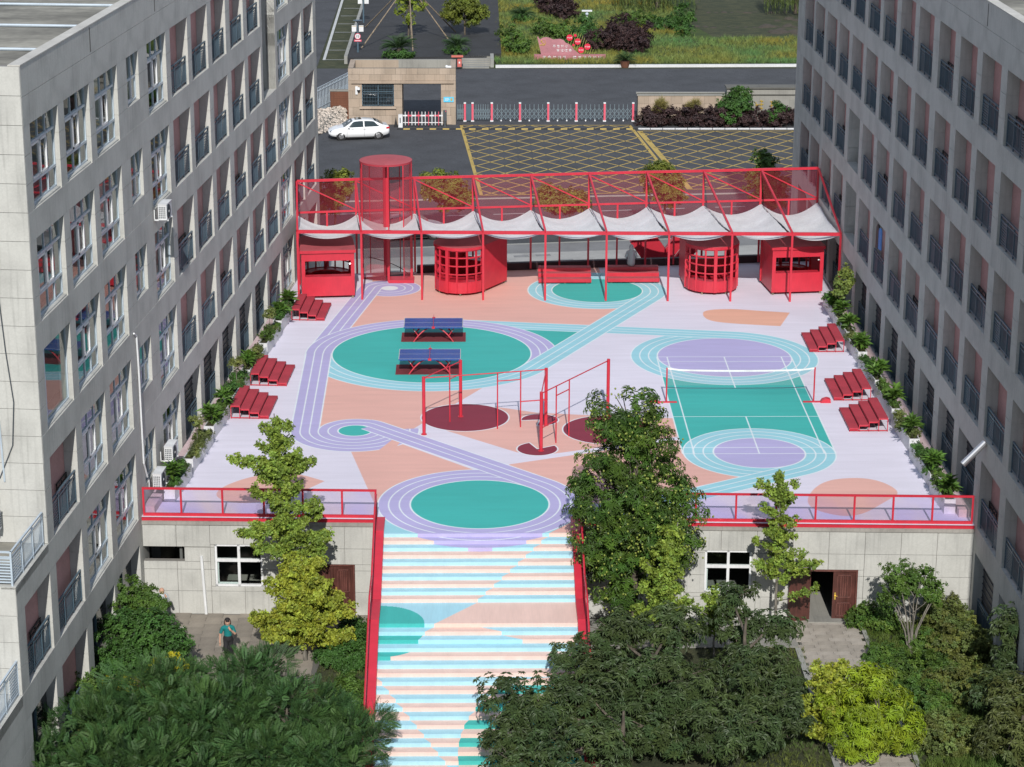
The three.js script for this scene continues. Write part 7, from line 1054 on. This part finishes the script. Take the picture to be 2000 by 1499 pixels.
{ // woman in teal, seen from behind the shrubs
  const A = [0.0, 0.16, 0.16], B = [0.015, 0.015, 0.018], hr = [0.012, 0.01, 0.01];
  const bones = [...head(1.44), [[0, 1.48, -0.03], [0, 1.42, -0.05], 0.105, 0.1, hr], [[0, 1.52, 0.02], [0, 1.5, 0.04], 0.085, 0.07, hr], [[-0.07, 1.45, 0], [-0.08, 1.36, -0.03], 0.05, 0.045, hr], [[0.07, 1.45, 0], [0.08, 1.36, -0.03], 0.05, 0.045, hr], [[0, 1.02, 0], [0, 1.2, 0.0], 0.13, 0.14, A], [[-0.12, 1.23, 0], [0.12, 1.23, 0], 0.08, 0.08, A], [[0, 0.9, 0], [0, 1.02, 0], 0.135, 0.13, A], [[0, 0.82, 0], [0, 0.9, 0], 0.15, 0.14, B], [[-0.08, 0.82, 0], [-0.09, 0.45, 0.08], 0.1, 0.075, B], [[-0.09, 0.45, 0.08], [-0.09, 0.1, 0.02], 0.07, 0.055, B], [[0.08, 0.82, 0], [0.09, 0.45, -0.02], 0.1, 0.075, B], [[0.09, 0.45, -0.02], [0.09, 0.1, -0.1], 0.07, 0.055, B], [[-0.09, 0.05, 0.0], [-0.09, 0.04, 0.14], 0.042, 0.038, B], [[0.09, 0.05, -0.12], [0.09, 0.04, 0.02], 0.042, 0.038, B], [[0.18, 1.22, 0], [0.23, 1.06, 0.03], 0.062, 0.056, A], [[0.23, 1.06, 0.03], [0.24, 1.0, 0.05], 0.045, 0.042, skin], [[0.24, 1.0, 0.05], [0.08, 1.2, 0.17], 0.04, 0.032, skin], [[0.08, 1.2, 0.17], [0.05, 1.26, 0.17], 0.032, 0.033, skin], [[-0.18, 1.22, 0], [-0.24, 1.06, 0.0], 0.062, 0.056, A], [[-0.24, 1.06, 0], [-0.27, 0.96, 0.0], 0.045, 0.042, skin], [[-0.27, 0.96, 0], [-0.29, 0.74, 0.06], 0.04, 0.03, skin], [[-0.29, 0.74, 0.06], [-0.29, 0.68, 0.08], 0.03, 0.032, skin]];
  const t = person('person', 'dark haired person in a teal shirt and black trousers walking on the paving', [-17.0, G + 0.04, 24.5], 0.15, bones, [...handOf([0.05, 1.26, 0.17], [-0.2, 1, -0.1]), ...handOf([-0.29, 0.68, 0.08], [0, -1, 0.15])]); t.scale.setScalar(1.0);
}
{ // seated person in pale grey on the platform bench, back to the deck
  const A = [0.40, 0.40, 0.43], B = [0.05, 0.05, 0.06], y = -0.45;
  const hd = head(1.42 + y, 0.02); for (const h of hd) h[0][2] *= 1; const bones = [...hd, [[0, 1.45 + y, -0.03], [0, 1.36 + y, -0.06], 0.115, 0.11, A], [[0, 1.22 + y, -0.05], [0, 1.32 + y, -0.05], 0.1, 0.1, A], [[0, 0.9 + y, -0.03], [0, 1.15 + y, -0.03], 0.17, 0.165, A], [[-0.13, 1.18 + y, -0.02], [0.13, 1.18 + y, -0.02], 0.09, 0.09, A], [[0, 0.62 + y, -0.02], [0, 0.9 + y, -0.03], 0.2, 0.18, A], [[-0.1, 0.58 + y, 0.02], [-0.13, 0.58 + y, 0.42], 0.09, 0.075, B], [[0.1, 0.58 + y, 0.02], [0.13, 0.58 + y, 0.42], 0.09, 0.075, B], [[-0.13, 0.58 + y, 0.42], [-0.13, 0.2 + y, 0.46], 0.065, 0.055, B], [[0.13, 0.58 + y, 0.42], [0.13, 0.2 + y, 0.46], 0.065, 0.055, B], [[-0.2, 1.16 + y, 0], [-0.27, 0.92 + y, 0.02], 0.07, 0.06, A], [[-0.27, 0.92 + y, 0.02], [-0.16, 0.74 + y, 0.24], 0.055, 0.04, A], [[0.2, 1.16 + y, 0], [0.27, 0.92 + y, 0.02], 0.07, 0.06, A], [[0.27, 0.92 + y, 0.02], [0.16, 0.74 + y, 0.24], 0.055, 0.04, A], [[-0.16, 0.74 + y, 0.24], [-0.12, 0.7 + y, 0.3], 0.033, 0.033, skin], [[0.16, 0.74 + y, 0.24], [0.12, 0.7 + y, 0.3], 0.033, 0.033, skin]];
  person('person', 'person in pale grey hooded clothes seated on the right platform bench, back turned', [-0.25, 0.66, -14.02], Math.PI, bones, [...handOf([-0.12, 0.7 + y, 0.3], [0.3, -0.3, 1]), ...handOf([0.12, 0.7 + y, 0.3], [-0.3, -0.3, 1])]);
}
{ // white dog facing left along the paving
  const W = [0.62, 0.60, 0.56], bones = [[[-0.2, 0.40, 0], [0.02, 0.40, 0], 0.11, 0.115, W], [[0.02, 0.40, 0], [0.22, 0.41, 0], 0.115, 0.13, W], [[0.24, 0.44, 0], [0.34, 0.56, 0], 0.085, 0.065, W], [[0.36, 0.6, 0], [0.4, 0.6, 0], 0.07, 0.06, W], [[0.42, 0.585, 0], [0.5, 0.57, 0], 0.04, 0.03, W], [[0.34, 0.66, 0.045], [0.32, 0.71, 0.06], 0.025, 0.01, W], [[0.34, 0.66, -0.045], [0.32, 0.71, -0.06], 0.025, 0.01, W], [[-0.26, 0.44, 0], [-0.42, 0.56, 0.02], 0.03, 0.025, W]];
  for (const s of [-1, 1]) bones.push([[0.22, 0.38, s * 0.07], [0.21, 0.2, s * 0.075], 0.05, 0.032, W], [[0.21, 0.2, s * 0.075], [0.22, 0.03, s * 0.075], 0.03, 0.024, W], [[0.22, 0.025, s * 0.075], [0.26, 0.022, s * 0.075], 0.025, 0.022, W], [[-0.2, 0.38, s * 0.07], [-0.14, 0.24, s * 0.08], 0.07, 0.042, W], [[-0.14, 0.24, s * 0.08], [-0.25, 0.14, s * 0.08], 0.036, 0.026, W], [[-0.25, 0.14, s * 0.08], [-0.23, 0.03, s * 0.08], 0.025, 0.022, W], [[-0.23, 0.025, s * 0.08], [-0.19, 0.022, s * 0.08], 0.025, 0.022, W]);
  const t = thing('dog', 'white dog standing on the paving near the bald person', 'dog', [-19.1, G + 0.04, 22.7], 2.6), { g, C } = sdBody(bones, 64, 0.56, [0.03, 0.36, 0], 0.025), geo = g.geo(); geo.setAttribute('color', new THREE.Float32BufferAttribute(C, 3)); mesh('body', geo, std([1, 1, 1], { vertexColors: true, roughness: 0.9 }), t);
}
scene.traverse(o => { if (o.isMesh) { o.castShadow = true; o.receiveShadow = true; } });
renderer.render(scene, camera);
